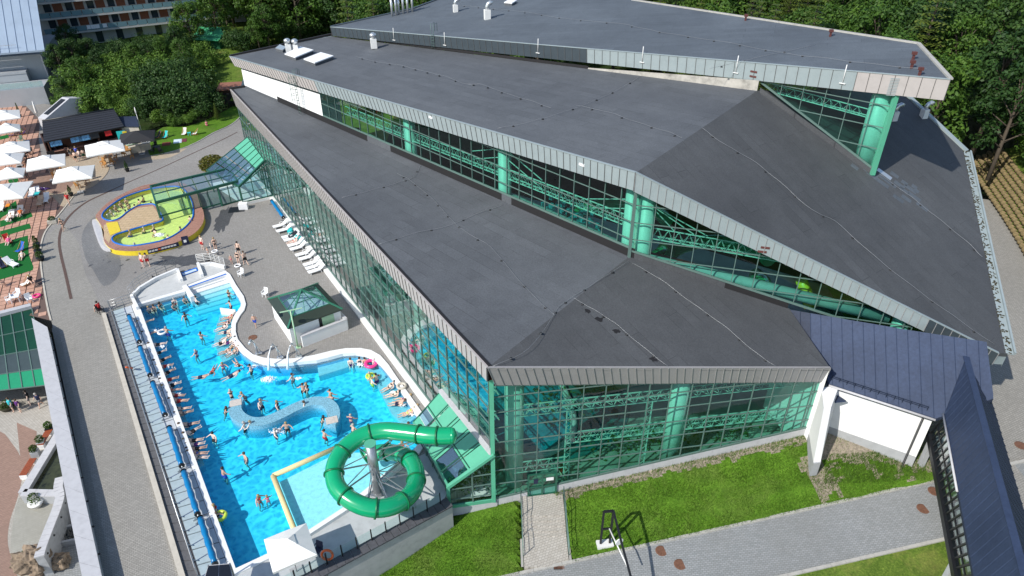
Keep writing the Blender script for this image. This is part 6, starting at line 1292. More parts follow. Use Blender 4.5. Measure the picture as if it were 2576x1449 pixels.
mb = MB(); q = PX(O([(118, 482), (205, 472), (232, 545), (150, 578)]), ZS + .06); mb.poly([q], ZS + .06, skirt=.05); mb.build('yellow_hatch', M['yellow'], sp)
for k, z in ((0, .24), (1, .5)):
    f = k * 12; lp = PX(O([(10 + f, 480), (25 + f, 455), (60 + f * .5, 462), (75 + f, 540), (90 + f, 610), (150, 660), (150, 690), (95 + f, 680 - f), (55 + f, 620)]), z); mb = MB(); mb.poly([smooth_loop(lp, 2)], z, skirt=.25); mb.build('step', M['stone'], sp)
nt_ = MB(); q0, q1 = at(370, 633, .42), at(448, 618, .42); na = out_n(q0, q1)
def bn_pt(px, z): return at(px[0], px[1], z)
bp0, bp1 = at(372, 632, .4), at(450, 612, .4); nt_.hexa([Z(v, .2) for v in (bp0 + na * .35, bp1 + na * .35, bp1 + na * .32, bp0 + na * .32)], [Z(v, .72) for v in (bp0 + na * .35, bp1 + na * .35, bp1 + na * .32, bp0 + na * .32)]); bo = nt_.build('advert_banner', M['navy'], sp)
for i in range(9):
    c = lerp(bp0, bp1, (i + .7) / 10) + na * .37; m_ = MB(); m_.box(Z(c, .48), (.28, .01, .2), math.atan2((bp1 - bp0).y, (bp1 - bp0).x)); m_.build('banner_print', M['offwhite'] if i != 3 else M['orange'], bo)
sb = empty('a_board', at(466, 612, 0)); tag(sb, 'navy blue sandwich board leaning beside the yellow pool wall', 'sign'); m_ = MB(); m_.box(at(466, 605, .55), (.75, .08, 1.05), R(28), rx=R(-10)); m_.build('board', M['navy'], sb); m_ = MB(); m_.box(at(466, 606, .55) + Vector((.0, -.06, 0)), (.3, .02, .3), R(28), rx=R(-10)); m_.build('board_print', M['offwhite'], sb)
for x, y in ((272, 548), (288, 546)): m_ = MB(); p = at(x, y, ZS); m_.tube([p, p + Vector((0, 0, .5)), p + Vector((.1, .4, .5)), p + Vector((.15, .5, -.2))], .03, 6); m_.build('grab_rail', M['zinc'], sp)
# olive shrub beside corridor
og = empty('olive_shrub', at(540, 432, 0)); tag(og, 'olive and rust coloured shrub beside the winter garden roof', 'shrub'); leafball(2600, 1.9, 1.15, .08, .2, 77, .1).build('foliage', M['leaf_autumn'], og, False); m_ = MB(); m_.tube([(0, 0, 0), (0, 0, 1)], [.12, .05], 6); m_.build('stem', M['bark'], og, False)
# towels / bags by the corridor door
mb = MB(); mb.box(at(612, 518, .4), (1.1, .7, .8), R(9)); tag(mb.build('towel_cart', M['plastic_w']), 'white cloth covered cart by the winter garden plinth', 'cart')
mb = MB(); mb.box(at(596, 527, .02), (2.0, 1.6, .02), R(12)); tag(mb.build('door_mat', M['black']), 'dark mat in front of the glass corridor door', 'mat')
mb = MB(); mb.lathe(at(636, 849, .004), [(.42, 0), (.42, .012), (.38, .014)], 20); tag(mb.build('manhole_cover', M['rust']), 'round rusty manhole cover on the pool deck', 'manhole')
# ================================================ lower plaza, bottom left (5.5 m below the deck)
ZP = -5.5
mb = MB(); mb.poly([PX([(-200, 900), (130, 900), (300, 1620), (-200, 1620)], ZP)], ZP); tag(mb.build('lower_plaza', M['pave_light']), kind='structure')
sheet('plaza_paving', [(-60, 1090), (0, 1085), (30, 1115), (52, 1150), (58, 1185), (45, 1250), (25, 1310), (20, 1370), (40, 1430), (70, 1480), (-60, 1500)], M['pave_pink'], ZP + .004, 3)
sheet('plaza_paving', [(42, 1063), (92, 1085), (92, 1130), (85, 1190), (58, 1200), (50, 1140)], M['pave_pink'], ZP + .005)
sheet('plaza_paving', [(48, 1252), (90, 1252), (130, 1255), (120, 1330), (80, 1400), (62, 1440), (45, 1450), (28, 1400), (30, 1330)], brickmat('grey_plaza_blocks', (.36, .35, .30), (.42, .41, .36), (.24, .23, .2), .2, .12, R(-30), .014), ZP + .006, 3)
# planter with pond
pnd = empty('stone_planter_pond', at(100, 1190, ZP)); tag(pnd, 'triangular white stone basin with murky water below the promenade', 'basin')
zt = ZP + 1.0; pp = [at(56, 1238, zt), at(146, 1090, zt), at(170, 1245, zt)]
def stonewall(a, b, z0, z1, w_, par, mat=None, name='wall', n_=4, cop=True):
    m_ = MB(); m_.bar(Z(a, (z0 + z1) / 2), Z(b, (z0 + z1) / 2), w_, z1 - z0); m_.build(name, mat or M['plinth'], par)
    if cop:
        for i in range(n_): p, q = lerp(a, b, i / n_), lerp(a, b, (i + 1) / n_); e = (q - p).normalized() * .01; m_ = MB(); m_.bar(Z(p + e, z1 + .05), Z(q - e, z1 + .05), w_ + .08, .1); m_.build('coping_stone', M['stone'], par)
stonewall(pp[0], pp[1], ZP, zt - .1, .6, pnd, n_=5); stonewall(pp[0], at(148, 1240, zt), ZP, zt - .1, .6, pnd, n_=3)
mb = MB(); mb.poly([[tuple(v.xy) for v in pp]], ZP + .55); mb.build('pond_water', flat('murky_pond', (.04, .045, .02), .15, 0, .5, 1.5), pnd)
cwl = empty('curved_stone_wall', at(130, 1330, ZP)); tag(cwl, 'curved granite wall with pale coping and round lamps on the lower plaza', 'wall'); wpts = smooth_loop([tuple(at(x, y, ZP + 2.2)) for x, y in [(150, 1200), (146, 1225), (150, 1250), (140, 1285), (122, 1330), (105, 1375), (98, 1400)]], 3, False)
m_ = MB(); 
for a, b in zip(wpts[:-1], wpts[1:]): m_.bar(Z(Vector(a), ZP + 1.05), Z(Vector(b), ZP + 1.05), .55, 2.1)
m_.build('wall', flat('grey_granite', (.38, .39, .40), .6, 0, .12, 3), cwl)
for i, (a, b) in enumerate(zip(wpts[:-1], wpts[1:])): e = (Vector(b) - Vector(a)).normalized() * .01; m_ = MB(); m_.bar(Vector(a) + e - Vector((0, 0, .04)), Vector(b) - e - Vector((0, 0, .04)), .66, .1); m_.build('coping_stone', M['stone'], cwl)
for k in (6, 9, 12, 15): p = Vector(wpts[k]) + Vector((.35, -.2, -.5)); m_ = MB(); m_.lathe(p, [(.02, -.1), (.1, 0), (.02, .1)], 8); m_.build('wall_lamp', M['black'], cwl)
sheet('plaza_paving', [(112, 1420), (140, 1330), (165, 1260), (195, 1300), (215, 1440), (215, 1500), (120, 1500)], M['pave_road'], ZP + .007)
tro = empty('stone_trough', at(178, 1350, ZP)); tag(tro, 'square dark stone trough filled with cobbles behind the curved wall', 'trough'); m_ = MB(); c = at(178, 1345, ZP + .25)
for a in range(4): t = R(15 + 90 * a); m_.box(c + Vector((math.cos(t) * .75, math.sin(t) * .75, 0)), (.2, 1.7, .5), t)
m_.build('rim', M['plinth'], tro); m_ = MB()
for i in range(70): m_.lathe(c + Vector((rr.uniform(-.6, .6), rr.uniform(-.6, .6), rr.uniform(-.05, .12))), [(.03, -.05), (.1, 0), (.04, .07)], 6)
tag(m_.build('cobbles', flat('dark_cobble', (.10, .10, .095), .8, 0, .2), tro), kind='stuff')
rk = empty('boulder_fountain', at(100, 1430, ZP)); tag(rk, 'rugged brown boulder sculpture at the end of the curved wall', 'boulder')
bmq = bmesh.new(); bmesh.ops.create_icosphere(bmq, subdivisions=4, radius=1)
for v in bmq.verts:
    n_ = _nz.noise(v.co * 1.7) * .5 + _nz.noise(v.co * 4.5) * .28; v.co = v.co * (1 + n_); v.co.x *= 1.35; v.co.y *= .95; v.co.z *= 1.15
me = bpy.data.meshes.new('boulder'); bmq.to_mesh(me); bmq.free(); me.materials.append(flat('brown_rock', (.22, .165, .115), .9, 0, .45, 2.2, bump=.8)); o = link('boulder', me, rk); o.location = (0, 0, 1.0)
o = link('boulder', me.copy(), rk); o.location = (1.5, .3, .4); o.scale = (.6, .6, .55)
# benches, cubes
def bench(px, py, rz, lab):
    o = empty('street_bench', at(px, py, ZP)); o.rotation_euler.z = rz; tag(o, lab, 'bench'); 
    for k in range(5): m_ = MB(); m_.box((0, -.24 + k * .12, .5), (1.9, .1, .06)); m_.build('slat', M['wood_red'], o, False)
    for x in (-.85, .85): m_ = MB(); m_.box((x, 0, .22), (.3, .6, .44)); m_.build('leg', M['rim'], o, False)
ba = math.atan2((pp[1] - pp[0]).y, (pp[1] - pp[0]).x)
bench(76, 1184, ba, 'red slatted bench on white blocks beside the basin, nearer the boulder'); bench(117, 1110, ba, 'red slatted bench at the far end of the basin')
pot(92, 1146, 'low square pot with olive shrub between the two benches', .7, .38, .3, ZP, 'plinth', 'sq'); pot(107, 1122, 'grey cube pot with clipped green shrub beside the far bench', .7, .38, .2, ZP, 'plinth', 'sq'); pot(128, 1087, 'dark cube pot with green shrub at the tip of the basin', .7, .38, .2, ZP, 'black', 'sq'); pot(94, 1272, 'round white bowl with conical box shrub on the lower plaza', 1.1, .6, .6, ZP, 'rim'); pot(76, 1408, 'small white pot with dark shrub behind the boulder', .7, .5, .4, ZP, 'rim'); pot(20, 1030, 'dark shrub in a pot beneath the overhanging glass building', .6, .7, .2, ZP, 'soil_d')
# ================================================ green glazed building under the terrace
gb = empty('green_glass_pavilion', at(40, 950, ZP)); tag(gb, 'green glazed facade under the terrace overlooking the lower plaza', 'building')
gz1, gz0 = .3, -3.2; TLc, TRc, BLc, BRc = at(-140, 832, gz1), at(80, 775, gz1), at(-140, 998, gz0), at(120, 968, gz0); gn_ = out_n(TLc, TRc); nu = 8; lv = [0, .27, .54, .79, 1]
gq = lambda u, w: lerp(lerp(TLc, TRc, u), lerp(BLc, BRc, u), w)
dgl = flat('dark_green_mirror_glass', (.006, .05, .022), .05, 0, .1, 1, spec=.8); mgl = flat('grey_mirror_glass', (.05, .07, .07), .04, 0, .1, 1, spec=.9)
for i in range(nu):
    for j in range(4):
        q = [gq((i + a) / nu, lerp(lv[j], lv[j + 1], b)) for a, b in ((.02, .98), (.98, .98), (.98, .02), (.02, .02))]; m_ = MB(); m_.hexa([v - gn_ * .05 for v in q], q); m_.build('spandrel_panel' if j == 3 else 'glass_pane', M['teal_panel'] if j == 3 else mgl if j == 2 else dgl, gb)
m_ = MB()
for i in range(nu + 1): m_.bar(gq(i / nu, 0) + gn_ * .03, gq(i / nu, 1) + gn_ * .03, .08, .1)
for z in lv: m_.bar(gq(0, z) + gn_ * .03, gq(1, z) + gn_ * .03, .08, .08)
m_.build('mullion_grid', M['frame'], gb); ga, gb2 = Z(TLc, 0), Z(TRc, 0); pa_, pb_ = Z(BLc, 0), Z(BRc, 0)
m_ = MB(); m_.bar(Z(ga, gz1 + .15) - gn_ * .2, Z(gb2, gz1 + .15) - gn_ * .2, .6, .35); m_.build('parapet', M['stone'], gb); m_ = MB(); m_.hexa([Z(v, gz0 - .2) for v in (pa_, pb_, gb2 - gn_ * 5, ga - gn_ * 5)], [Z(v, gz0 - .02) for v in (pa_, pb_, gb2 - gn_ * 5, ga - gn_ * 5)]); m_.build('soffit', M['black'], gb)
m_ = MB(); m_.hexa([Z(v, ZP) for v in (ga - gn_ * 5, gb2 - gn_ * 5, gb2 - gn_ * 5.3, ga - gn_ * 5.3)], [Z(v, gz0) for v in (ga - gn_ * 5, gb2 - gn_ * 5, gb2 - gn_ * 5.3, ga - gn_ * 5.3)]); m_.build('rear_wall', M['wood_dark'], gb)
# ================================================ kiosk with solar panels, life ring, chairs by the slide deck
ks = empty('solar_kiosk', at(560, 1480, 0)); tag(ks, 'small glass booth with two dark solar panels on top', 'kiosk'); kt = [at(511, 1462, 2.3), at(588, 1462, 2.3), at(578, 1417, 2.3), at(524, 1422, 2.3)]
m_ = MB(); m_.hexa([v + Vector((0, 0, -.1)) for v in kt], kt); m_.build('roof', M['stone'], ks)
for a, b in ((.03, .48), (.52, .97)): q = [lerp(lerp(kt[0], kt[1], u), lerp(kt[3], kt[2], u), w_) + Vector((0, 0, .02)) for u, w_ in ((a, .05), (b, .05), (b, .93), (a, .93))]; m_ = MB(); m_.hexa([v + Vector((0, 0, -.015)) for v in q], [v + Vector((0, 0, .03)) for v in q]); m_.build('solar_panel', flat('solar_cell', (.012, .014, .02), .25, 0, .1) if a < .1 else bpy.data.materials['solar_cell'], ks)
for p in kt: m_ = MB(); m_.bar(Z(p, 0), p, .08, .08); m_.build('post', M['steel'], ks)
lr = MB(); c = at(823, 1396, .6); lr.tube([c + Vector((.36 * math.cos(t * math.pi / 8), .1 * math.sin(t * math.pi / 8), .36 * math.sin(t * math.pi / 8))) for t in range(16)], .085, 8, closed=True); tag(lr.build('life_ring', M['orange']), 'orange life ring hanging on the glass fence', 'life ring')
lr = MB(); c = at(325, 925, .6); lr.tube([c + Vector((.12 * math.cos(t * math.pi / 8), .34 * math.sin(t * math.pi / 8), .34 * math.cos(t * math.pi / 8 + math.pi / 2))) for t in range(16)], .07, 8, closed=True); tag(lr.build('life_ring', M['orange']), 'faded orange life ring hanging on the long balustrade', 'life ring')
put('ch_navy', lambda: proto_chair(M['navy'], True, 'armchair'), 800, 1386, 1.2, 'navy lifeguard chair next to the orange life ring', 'chair', z=.006)
gr_ = empty('slide_gate', at(1040, 1300, 0)); tag(gr_, 'steel framed glass gate panel below the tube slide', 'gate'); m_ = MB(); a, b = at(1012, 1290, 0), at(1045, 1278, 0)
for z in (.1, 1.05): m_.bar(Z(a, z), Z(b, z), .05, .05)
for p in (a, b): m_.bar(Z(p, 0), Z(p, 1.1), .06, .06)
m_.build('frame', M['steel'], gr_); m_ = MB(); m_.face([Z(a, .15), Z(b, .15), Z(b, 1.0), Z(a, 1.0)]); m_.build('glass_pane', M['glass_clear'], gr_)
# red-shirted attendant's chair by the promenade
put('ch_k', None, 252, 781, 2.6, 'black folding chair of the attendant by the promenade kerb', 'chair', z=.01)
# ================================================ road furniture
fr_ = empty('height_gate', at(1524, 1378, -1.6)); tag(fr_, 'black steel height-limit gate on a white concrete block by the road', 'barrier')
b0 = at(1510, 1372, -1.45); b1 = at(1533, 1370, -1.45); hh = 3.55; m_ = MB()
for p in (b0, b1): m_.bar(p, Z(p, p.z + hh), .14, .14)
m_.bar(Z(b0, b0.z + hh), Z(b1, b1.z + hh), .14, .14); m_.bar(Z(b0, b0.z + 1.75), Z(b1, b1.z + 1.75), .12, .12); m_.build('frame', M['black'], fr_)
tip = at(1597, 1480, -1.2); m_ = MB(); m_.bar(Z(b1, b1.z + hh), Z(at(1560, 1380, 1.0), 1.75), .13, .13); m_.bar(Z(at(1560, 1380, 1.0), 1.75), at(1592, 1470, 1.0), .13, .13); m_.build('arm', M['black'], fr_)
m_ = MB(); m_.tube([at(1533, 1330, .6), at(1578, 1425, .3)], .05, 6); m_.build('hanging_bar', M['offwhite'], fr_)
m_ = MB(); cb = (b0 + b1) / 2; m_.box(Z(cb, cb.z - .05), (1.15, .6, .55), R(8)); m_.build('concrete_block', M['offwhite'], fr_)
m_ = MB(); c = at(1557, 1362, .9); m_.tube([c, c + Vector((.03, -.06, 0))], .3, 16); m_.build('round_sign', M['plastic_w'], fr_)
mh = MB(); mh.lathe((0, 0, 0), [(.42, 0), (.42, .02), (.38, .022)], 22); mhm = mh.mesh('manhole_cover'); mhm.materials.append(M['rust'])
for (x, y, z0, l_) in ((1664, 1386, None, 'round rusty manhole cover in the road nearest the height gate'), (1711, 1420, None, 'round rusty manhole cover in the road below another one'), (2322, 1280, None, 'slotted rusty manhole cover in the road near the covered bridge'), (2350, 1236, None, 'rusty manhole cover half under the covered bridge'), (2567, 1122, 1.8, 'rusty manhole cover on the service road'), (2487, 627, 2.4, 'rusty manhole cover beside the roof gutter')):
    p = at(x, y, 0 if z0 is None else z0); 
    if z0 is None:
        for _ in range(4): p = at(x, y, road_z(p.x, p.y))
    o = link('manhole_cover', mhm); o.location = (p.x, p.y, p.z + .006 + (.06 if z0 else 0)); tag(o, l_, 'manhole')
p = at(1408, 1424, -2.0)
for _ in range(4): p = at(1408, 1424, road_z(p.x, p.y))
dg = empty('drain_grate', Z(p, p.z + .01)); tag(dg, 'rectangular rusty drain grate in the road by the stair path', 'drain')
for k in range(9): m_ = MB(); m_.box((-.36 + k * .09, 0, .01), (.05, .5, .03), R(0)); m_.build('bar', M['rust'], dg, False)
m_ = MB(); m_.box((0, 0, -.0), (.85, .56, .012)); m_.build('pit', M['black'], dg, False)
# ================================================ stepped block retaining wall on the right
rw = empty('block_retaining_wall', at(2500, 520, 3)); tag(rw, 'stepped retaining wall of sandy planter blocks beneath the forest edge', 'wall')
blk = MB(); blk.lathe((0, 0, 0), [(.38, 0), (.40, .35), (.34, .36), (.30, .2)], 8, sy=.75); blm = blk.mesh('planter_block'); blm.materials.append(flat('sandy_block', (.20, .15, .07), .9, 0, .3, 3)); cntb = 0
w0 = [at(2432, 408, 3.2), at(2480, 480, 3.0), at(2530, 555, 2.8), at(2580, 640, 2.6), at(2620, 720, 2.5)]; wl_ = smooth_loop([tuple(v) for v in w0], 12, False); bk_ = None
for row in range(7):
    off = offset_line(wl_, -(.0 + row * .55)); off2 = [(x, y, wl_[i][2] + row * .34) for i, (x, y) in enumerate(off)]
    acc = (row % 2) * .4
    for a, b in zip(off2[:-1], off2[1:]):
        a, b = Vector(a), Vector(b); L_ = (b - a).length
        while acc < L_:
            p = a.lerp(b, acc / L_); acc += .86
            if cntb < 295: o = link('planter_block', blm, rw); o.location = p - rw.location; o.rotation_euler.z = math.atan2((b - a).y, (b - a).x) + rnd.uniform(-.08, .08); cntb += 1
        acc -= L_
# grassy bank behind it
mb = MB(); top_ = offset_line(wl_, -3.9); up2 = offset_line(wl_, -12)
for i in range(len(wl_) - 1): mb.face([(*wl_[i][:2], wl_[i][2] - .1), (*wl_[i + 1][:2], wl_[i + 1][2] - .1), (*top_[i + 1], wl_[i + 1][2] + 2.35), (*top_[i], wl_[i][2] + 2.35)], 0, True); mb.face([(*top_[i], wl_[i][2] + 2.35), (*top_[i + 1], wl_[i + 1][2] + 2.35), (*up2[i + 1], wl_[i + 1][2] + 4.5), (*up2[i], wl_[i][2] + 4.5)], 0, True)
tag(mb.build('forest_bank', M['grass_hill']), kind='structure')
# ================================================ roof fittings
ZA = lambda pl, x, y, dz=0.0: hit(x, y, pl) + Vector((0, 0, dz))
def roofvent(pl, x, y, lab, kind, s_=1.0):
    p = hit(x, y, pl); o = empty('roof_vent', p); tag(o, lab, 'roof vent'); m_ = MB(); m_.box((0, 0, .55 * s_), (.75 * s_, .75 * s_, 1.2 * s_), R(15)); m_.build('housing', M['offwhite'], o, False); m_ = MB()
    if kind == 'cowl': m_.lathe((0, 0, 1.1 * s_), [(.2, 0), (.22, .2), (.42, .3), (.42, .6), (.2, .75)], 14)
    else: m_.tube([(0, 0, 1.1 * s_), (0, 0, 1.5 * s_), (.12, .02, 1.8 * s_), (.4, .06, 2.0 * s_), (.6, .1, 1.85 * s_)], .27 * s_, 12)
    m_.build('cowl', M['zinc'], o, False); return o
roofvent(T3, 1226, 48, 'white roof vent with bent zinc elbow on the top roof', 'elbow', 1.0); roofvent(T3, 1146, 30, 'white roof vent with elbow near the row of flues', 'elbow', .8); roofvent(T2, 941, 120, 'slim white roof vent with zinc cowl by the dark fascia', 'cowl', 1.0); roofvent(T2, 727, 132, 'white roof vent with wide zinc cowl beside the skylights', 'cowl', .95); roofvent(T2, 745, 130, 'smaller white roof vent next to the wide cowl', 'cowl', .8)
def skylight(pl, px, lab, h_=.4, matn='plastic_w'):
    q = [hit(x, y, pl) for x, y in px]; c = sum(q, Vector()) / 4; o = empty('roof_skylight', c); tag(o, lab, 'skylight'); m_ = MB(); q2 = [lerp(v, c, .06) for v in q]; m_.hexa([v + Vector((0, 0, -.1)) for v in q2], [v + Vector((0, 0, h_ - .12)) for v in q2]); m_.build('kerb', M['roof_l'], o); m_ = MB(); m_.hexa([v + Vector((0, 0, h_ - .12)) for v in q], [v + Vector((0, 0, h_)) for v in q]); m_.build('lid', M[matn], o)
skylight(T2, [(717, 143), (744, 152), (790, 133), (757, 124)], 'white flat skylight lid nearer the roof edge vents'); skylight(T2, [(765, 156), (793, 166), (840, 148), (808, 139)], 'white flat skylight lid with dark shadow, farther from the vents'); skylight(T2, [(694, 127), (712, 132), (722, 125), (705, 118)], 'small glazed roof hatch beside the vents', .35, 'zinc'); skylight(T3, [(1268, 13), (1288, 15), (1300, 8), (1280, 6)], 'small white dome skylight on the top roof', .4)
for i, x in enumerate((987, 997, 1004, 1015, 1026, 1038)):
    p = hit(x, 41 - i * 2.2, T3); o = empty('chimney_flue', p); tag(o, 'shiny steel flue pipe in the row of six on the top roof', 'flue', 'row of steel flues on the top roof'); m_ = MB(); m_.tube([(0, 0, -.1), (0, 0, 2.6 + .2 * (i % 2))], .16, 10); m_.build('pipe', M['zinc'], o, False); m_ = MB(); m_.lathe((0, 0, 2.6 + .2 * (i % 2)), [(.1, 0), (.24, .1), (.1, .25)], 10); m_.build('rain_cap', M['zinc'], o, False)
# white vents and brown vents at the right end
for x, y, pl, l_ in ((1875, 52, T3, 'brown vent cowl half way along the top roof rear edge'), (2088, 92, T3, 'brown vent cowl beside a rod at the rear edge'), (2296, 150, T3, 'brown vent cowl near the roof tip'), (2292, 172, T3, 'brown vent cowl second from the roof tip'), (2312, 190, T3, 'brown vent pipe at the very roof tip')):
    p = hit(x, y, pl); o = empty('brown_vent', p); tag(o, l_, 'roof vent'); m_ = MB(); m_.box((0, 0, .2), (.16, .16, .5)); m_.build('stem', M['brown_vent'], o, False); m_ = MB(); m_.box((0, 0, .52), (.34, .26, .24)); m_.build('cowl', M['brown_vent'], o, False)
for x, y, l_ in ((2246, 302, 'grey vent box with zinc elbow in the shade of the top roof'), (2322, 296, 'grey vent box by the rear gutter in the shade')): roofvent(T2R, x, y, l_, 'elbow', .75)
# lightning conductor wires on small black feet
def wire(pl, px, lab, every=2.2):
    pts = [hit(x, y, pl) + Vector((0, 0, .12)) for x, y in px]; o = empty('lightning_conductor', pts[0]); tag(o, lab, 'wire'); m_ = MB(); L_ = smooth_loop([tuple(p) for p in pts], 5, False); m_.tube([(x, y, z + .03 * math.sin(i * 1.3)) for i, (x, y, z) in enumerate(L_)], .013, 4); m_.build('wire', M['lightning'], o); ft = MB(); acc = 0
    for a, b in zip(pts[:-1], pts[1:]):
        d_ = (b - a).length; k = max(1, int(d_ / every))
        for i in range(k): p = a.lerp(b, (i + .5) / k); ft.lathe(p + Vector((0, 0, -.13)), [(.11, 0), (.1, .06), (.04, .1)], 7)
    tag(ft.build('feet', M['black'], o), kind='stuff')
wire(T1, [(1240, 925), (1330, 880), (1390, 800), (1405, 775), (1440, 750), (1500, 712), (1580, 660)], 'lightning wire on black feet along the crease of the lower roof'); wire(T1, [(1395, 796), (1350, 755), (1290, 690), (1235, 625), (1170, 585), (1140, 560), (1090, 505), (1030, 455), (1000, 440)], 'lightning wire running down the middle of the lower roof'); wire(T1, [(860, 500), (930, 482), (1000, 462), (1040, 448), (1058, 418)], 'lightning wire crossing the lower roof at the far quarter'); wire(T1, [(952, 618), (1040, 590), (1130, 570), (1200, 540), (1265, 518)], 'lightning wire crossing the middle of the lower roof')
wire(T1R, [(1440, 752), (1490, 780), (1545, 815), (1610, 870), (1680, 925)], 'lightning wire with dark stains on the front slope'); wire(T1R, [(1590, 665), (1660, 705), (1740, 765), (1820, 822), (1900, 890), (1950, 924)], 'lightning wire beside the upper glazing on the front slope')
wire(T2, [(895, 145), (960, 160), (1000, 165), (1060, 180), (1120, 195), (1172, 214), (1210, 215), (1280, 240), (1340, 258), (1385, 275)], 'lightning wire along the far part of the middle roof'); wire(T2, [(1252, 326), (1330, 310), (1400, 290), (1480, 262), (1560, 225), (1608, 195)], 'lightning wire crossing the middle roof'); wire(T2, [(1450, 268), (1530, 285), (1600, 310), (1680, 335), (1715, 350)], 'lightning wire branching towards the middle roof corner')
wire(T2R, [(1765, 325), (1820, 365), (1890, 405), (1960, 460), (2040, 530), (2100, 560), (2190, 640), (2290, 720), (2400, 800), (2500, 870)], 'long lightning wire down the steep dark roof'); wire(T2R, [(2210, 440), (2280, 490), (2350, 545), (2430, 610), (2470, 650)], 'lightning wire near the repaired patches')
wire(T3, [(1150, 15), (1300, 30), (1430, 50), (1560, 62), (1620, 75), (1700, 90), (1830, 110), (1960, 135), (2080, 150), (2200, 165), (2330, 178)], 'long lightning wire across the top roof', 3.0); wire(T3, [(1780, 178), (1850, 160), (1895, 150), (2050, 115)], 'short lightning wire crossing the top roof', 4)
for x, y in ((992, 88), (1120, 100), (1355, 118), (1618, 140), (1855, 165), (2125, 190)):
    p = hit(x, y, W3o); o = empty('lightning_rod', p); tag(o, 'pale lightning rod on a bracket along the dark upper fascia', 'rod', 'rods on the upper fascia'); m_ = MB(); q = n3 * .12; m_.tube([q + Vector((0, 0, -.6)), q + Vector((0, 0, .9))], .04, 6); m_.build('rod', M['offwhite'], o, False); m_ = MB(); m_.box(q + Vector((0, 0, -.62)), (.5, .12, .06), math.atan2(e3.y, e3.x)); m_.build('bracket', M['offwhite'], o, False)
# bitumen patches on the steep roof, dark stains
rp_ = random.Random(8); npz = T2R[0]; ud = Vector((1, 0, -npz.x / npz.z)).normalized(); vd = npz.cross(ud)
for i, (x, y, s_) in enumerate([(2208, 452, 2.2), (2232, 455, 1.8), (2190, 435, 1.4), (2262, 465, 1.0), (2275, 480, .9), (2290, 475, 1.2), (2280, 500, .9), (2260, 500, 1.0), (2300, 470, .5), (2305, 480, .5), (2275, 460, .6), (2320, 520, 1.1), (2300, 495, 1.2), (2250, 440, .8), (2150, 420, .7), (2225, 438, 1.4)]):
    p = hit(x, y, T2R) + npz * .012; a = (ud * .8 + vd * -.55).normalized(); b = npz.cross(a); m_ = MB(); u, v = a * s_ * .5, b * .28; m_.hexa([p - u - v - npz * .01, p + u - v - npz * .01, p + u + v - npz * .01, p - u + v - npz * .01], [p - u - v, p + u - v, p + u + v, p - u + v]); m_.build('roof_patch', M['roof_t'] if i != 15 else M['zinc'], hall)
for x, y, pl in ((1478, 782, T1R), (1508, 803, T1R), (1552, 833, T1R), (1645, 905, T1R)):
    p = hit(x, y, pl); m_ = MB(); n_ = 14; c = [p + Vector((.28 * (1 + rp_.uniform(-.4, .4)) * math.cos(6.28 * k / n_), .2 * (1 + rp_.uniform(-.4, .4)) * math.sin(6.28 * k / n_), 0)) for k in range(n_)]; m_.face([Z(v, plane_z(pl, v.x, v.y) + .006) for v in c]); m_.build('bitumen_stain', M['dark'], hall)
# ladders
def ladder(p0, p1, nrm, lab, cage=True):
    o = empty('roof_ladder', p0); tag(o, lab, 'ladder'); sd2 = Vector((nrm.y, -nrm.x, 0)) * .22; m_ = MB()
    for s_ in (-1, 1): m_.tube([p0 + sd2 * s_ + nrm * .15, p1 + sd2 * s_ + nrm * .15, p1 + sd2 * s_ + nrm * .15 + Vector((0, 0, .9)), p1 + sd2 * s_ - nrm * .5 + Vector((0, 0, 1.0)), p1 + sd2 * s_ - nrm * .5], .03, 5)
    m_.build('stiles', M['frame'], o); L_ = (p1 - p0).length; k = int(L_ / .32)
    for i in range(1, k): p = p0.lerp(p1, i / k) + nrm * .15; m_ = MB(); m_.bar(p - sd2, p + sd2, .03, .03); m_.build('rung', M['frame'], o)
    if cage:
        for i in range(5):
            c = p0.lerp(p1, .42 + i * .155) + nrm * .15; m_ = MB(); m_.tube([c + sd2 * 1.7 * math.cos(t) + nrm * .75 * math.sin(t) for t in [math.pi * j / 8 for j in range(9)]], .02, 4); m_.build('cage_hoop', M['frame'], o)
        m_ = MB()
        for j in (2, 4, 6): t = math.pi * j / 8; v = sd2 * 1.7 * math.cos(t) + nrm * .75 * math.sin(t) + nrm * .15; m_.bar(p0.lerp(p1, .42) + v, p1 + v + Vector((0, 0, .5)), .025, .025)
        m_.build('cage_bars', M['frame'], o)
lp0 = hit(768, 290, W2o); lp1 = hit(745, 196, W2o); lp0 = Z(lp1, lp0.z); ladder(lp0 + n2 * .1, lp1 + n2 * .1, n2, 'green caged ladder up the white wall to the middle roof')
q0, q1 = hit(1094, 122, W3o), hit(1090, 80, W3o); ladder(Z(q1, q0.z) + n3 * .05, q1 + n3 * .05, n3, 'green ladder on the dark upper fascia', False)
# louvre grille and small grilles on the fascias
m_ = MB()
for k in range(12): p, q = hit(2242, 196, W3o), hit(2265, 197, W3o); d_ = Vector((0, 0, -.12 * k - .02)); m_.bar(p + n3 * .06 + d_, q + n3 * .06 + d_, .08, .05)
tag(m_.build('louvre_grille', M['fascia_grey'], hall), kind='stuff')
for x, y, W_, n_ in ((1897, 180, W3o, n3), (1895, 192, W3o, n3), (1925, 622, W2Ro, n2R), (1917, 632, W2Ro, n2R)): p = hit(x, y, W_); m_ = MB(); m_.box(p + n_ * .05, (.62, .1, .16), math.atan2(n_.y, n_.x) + math.pi / 2); m_.build('vent_slot', M['brown_vent'], hall)
for x, y, W_, n_ in ((1465, 414, W2o, n2), (1085, 295, W2o, n2)): p = hit(x, y, W_); m_ = MB(); m_.box(p + n_ * .05, (.55, .1, .2), math.atan2(n_.y, n_.x) + math.pi / 2); m_.build('lamp', M['plastic_w'], hall)
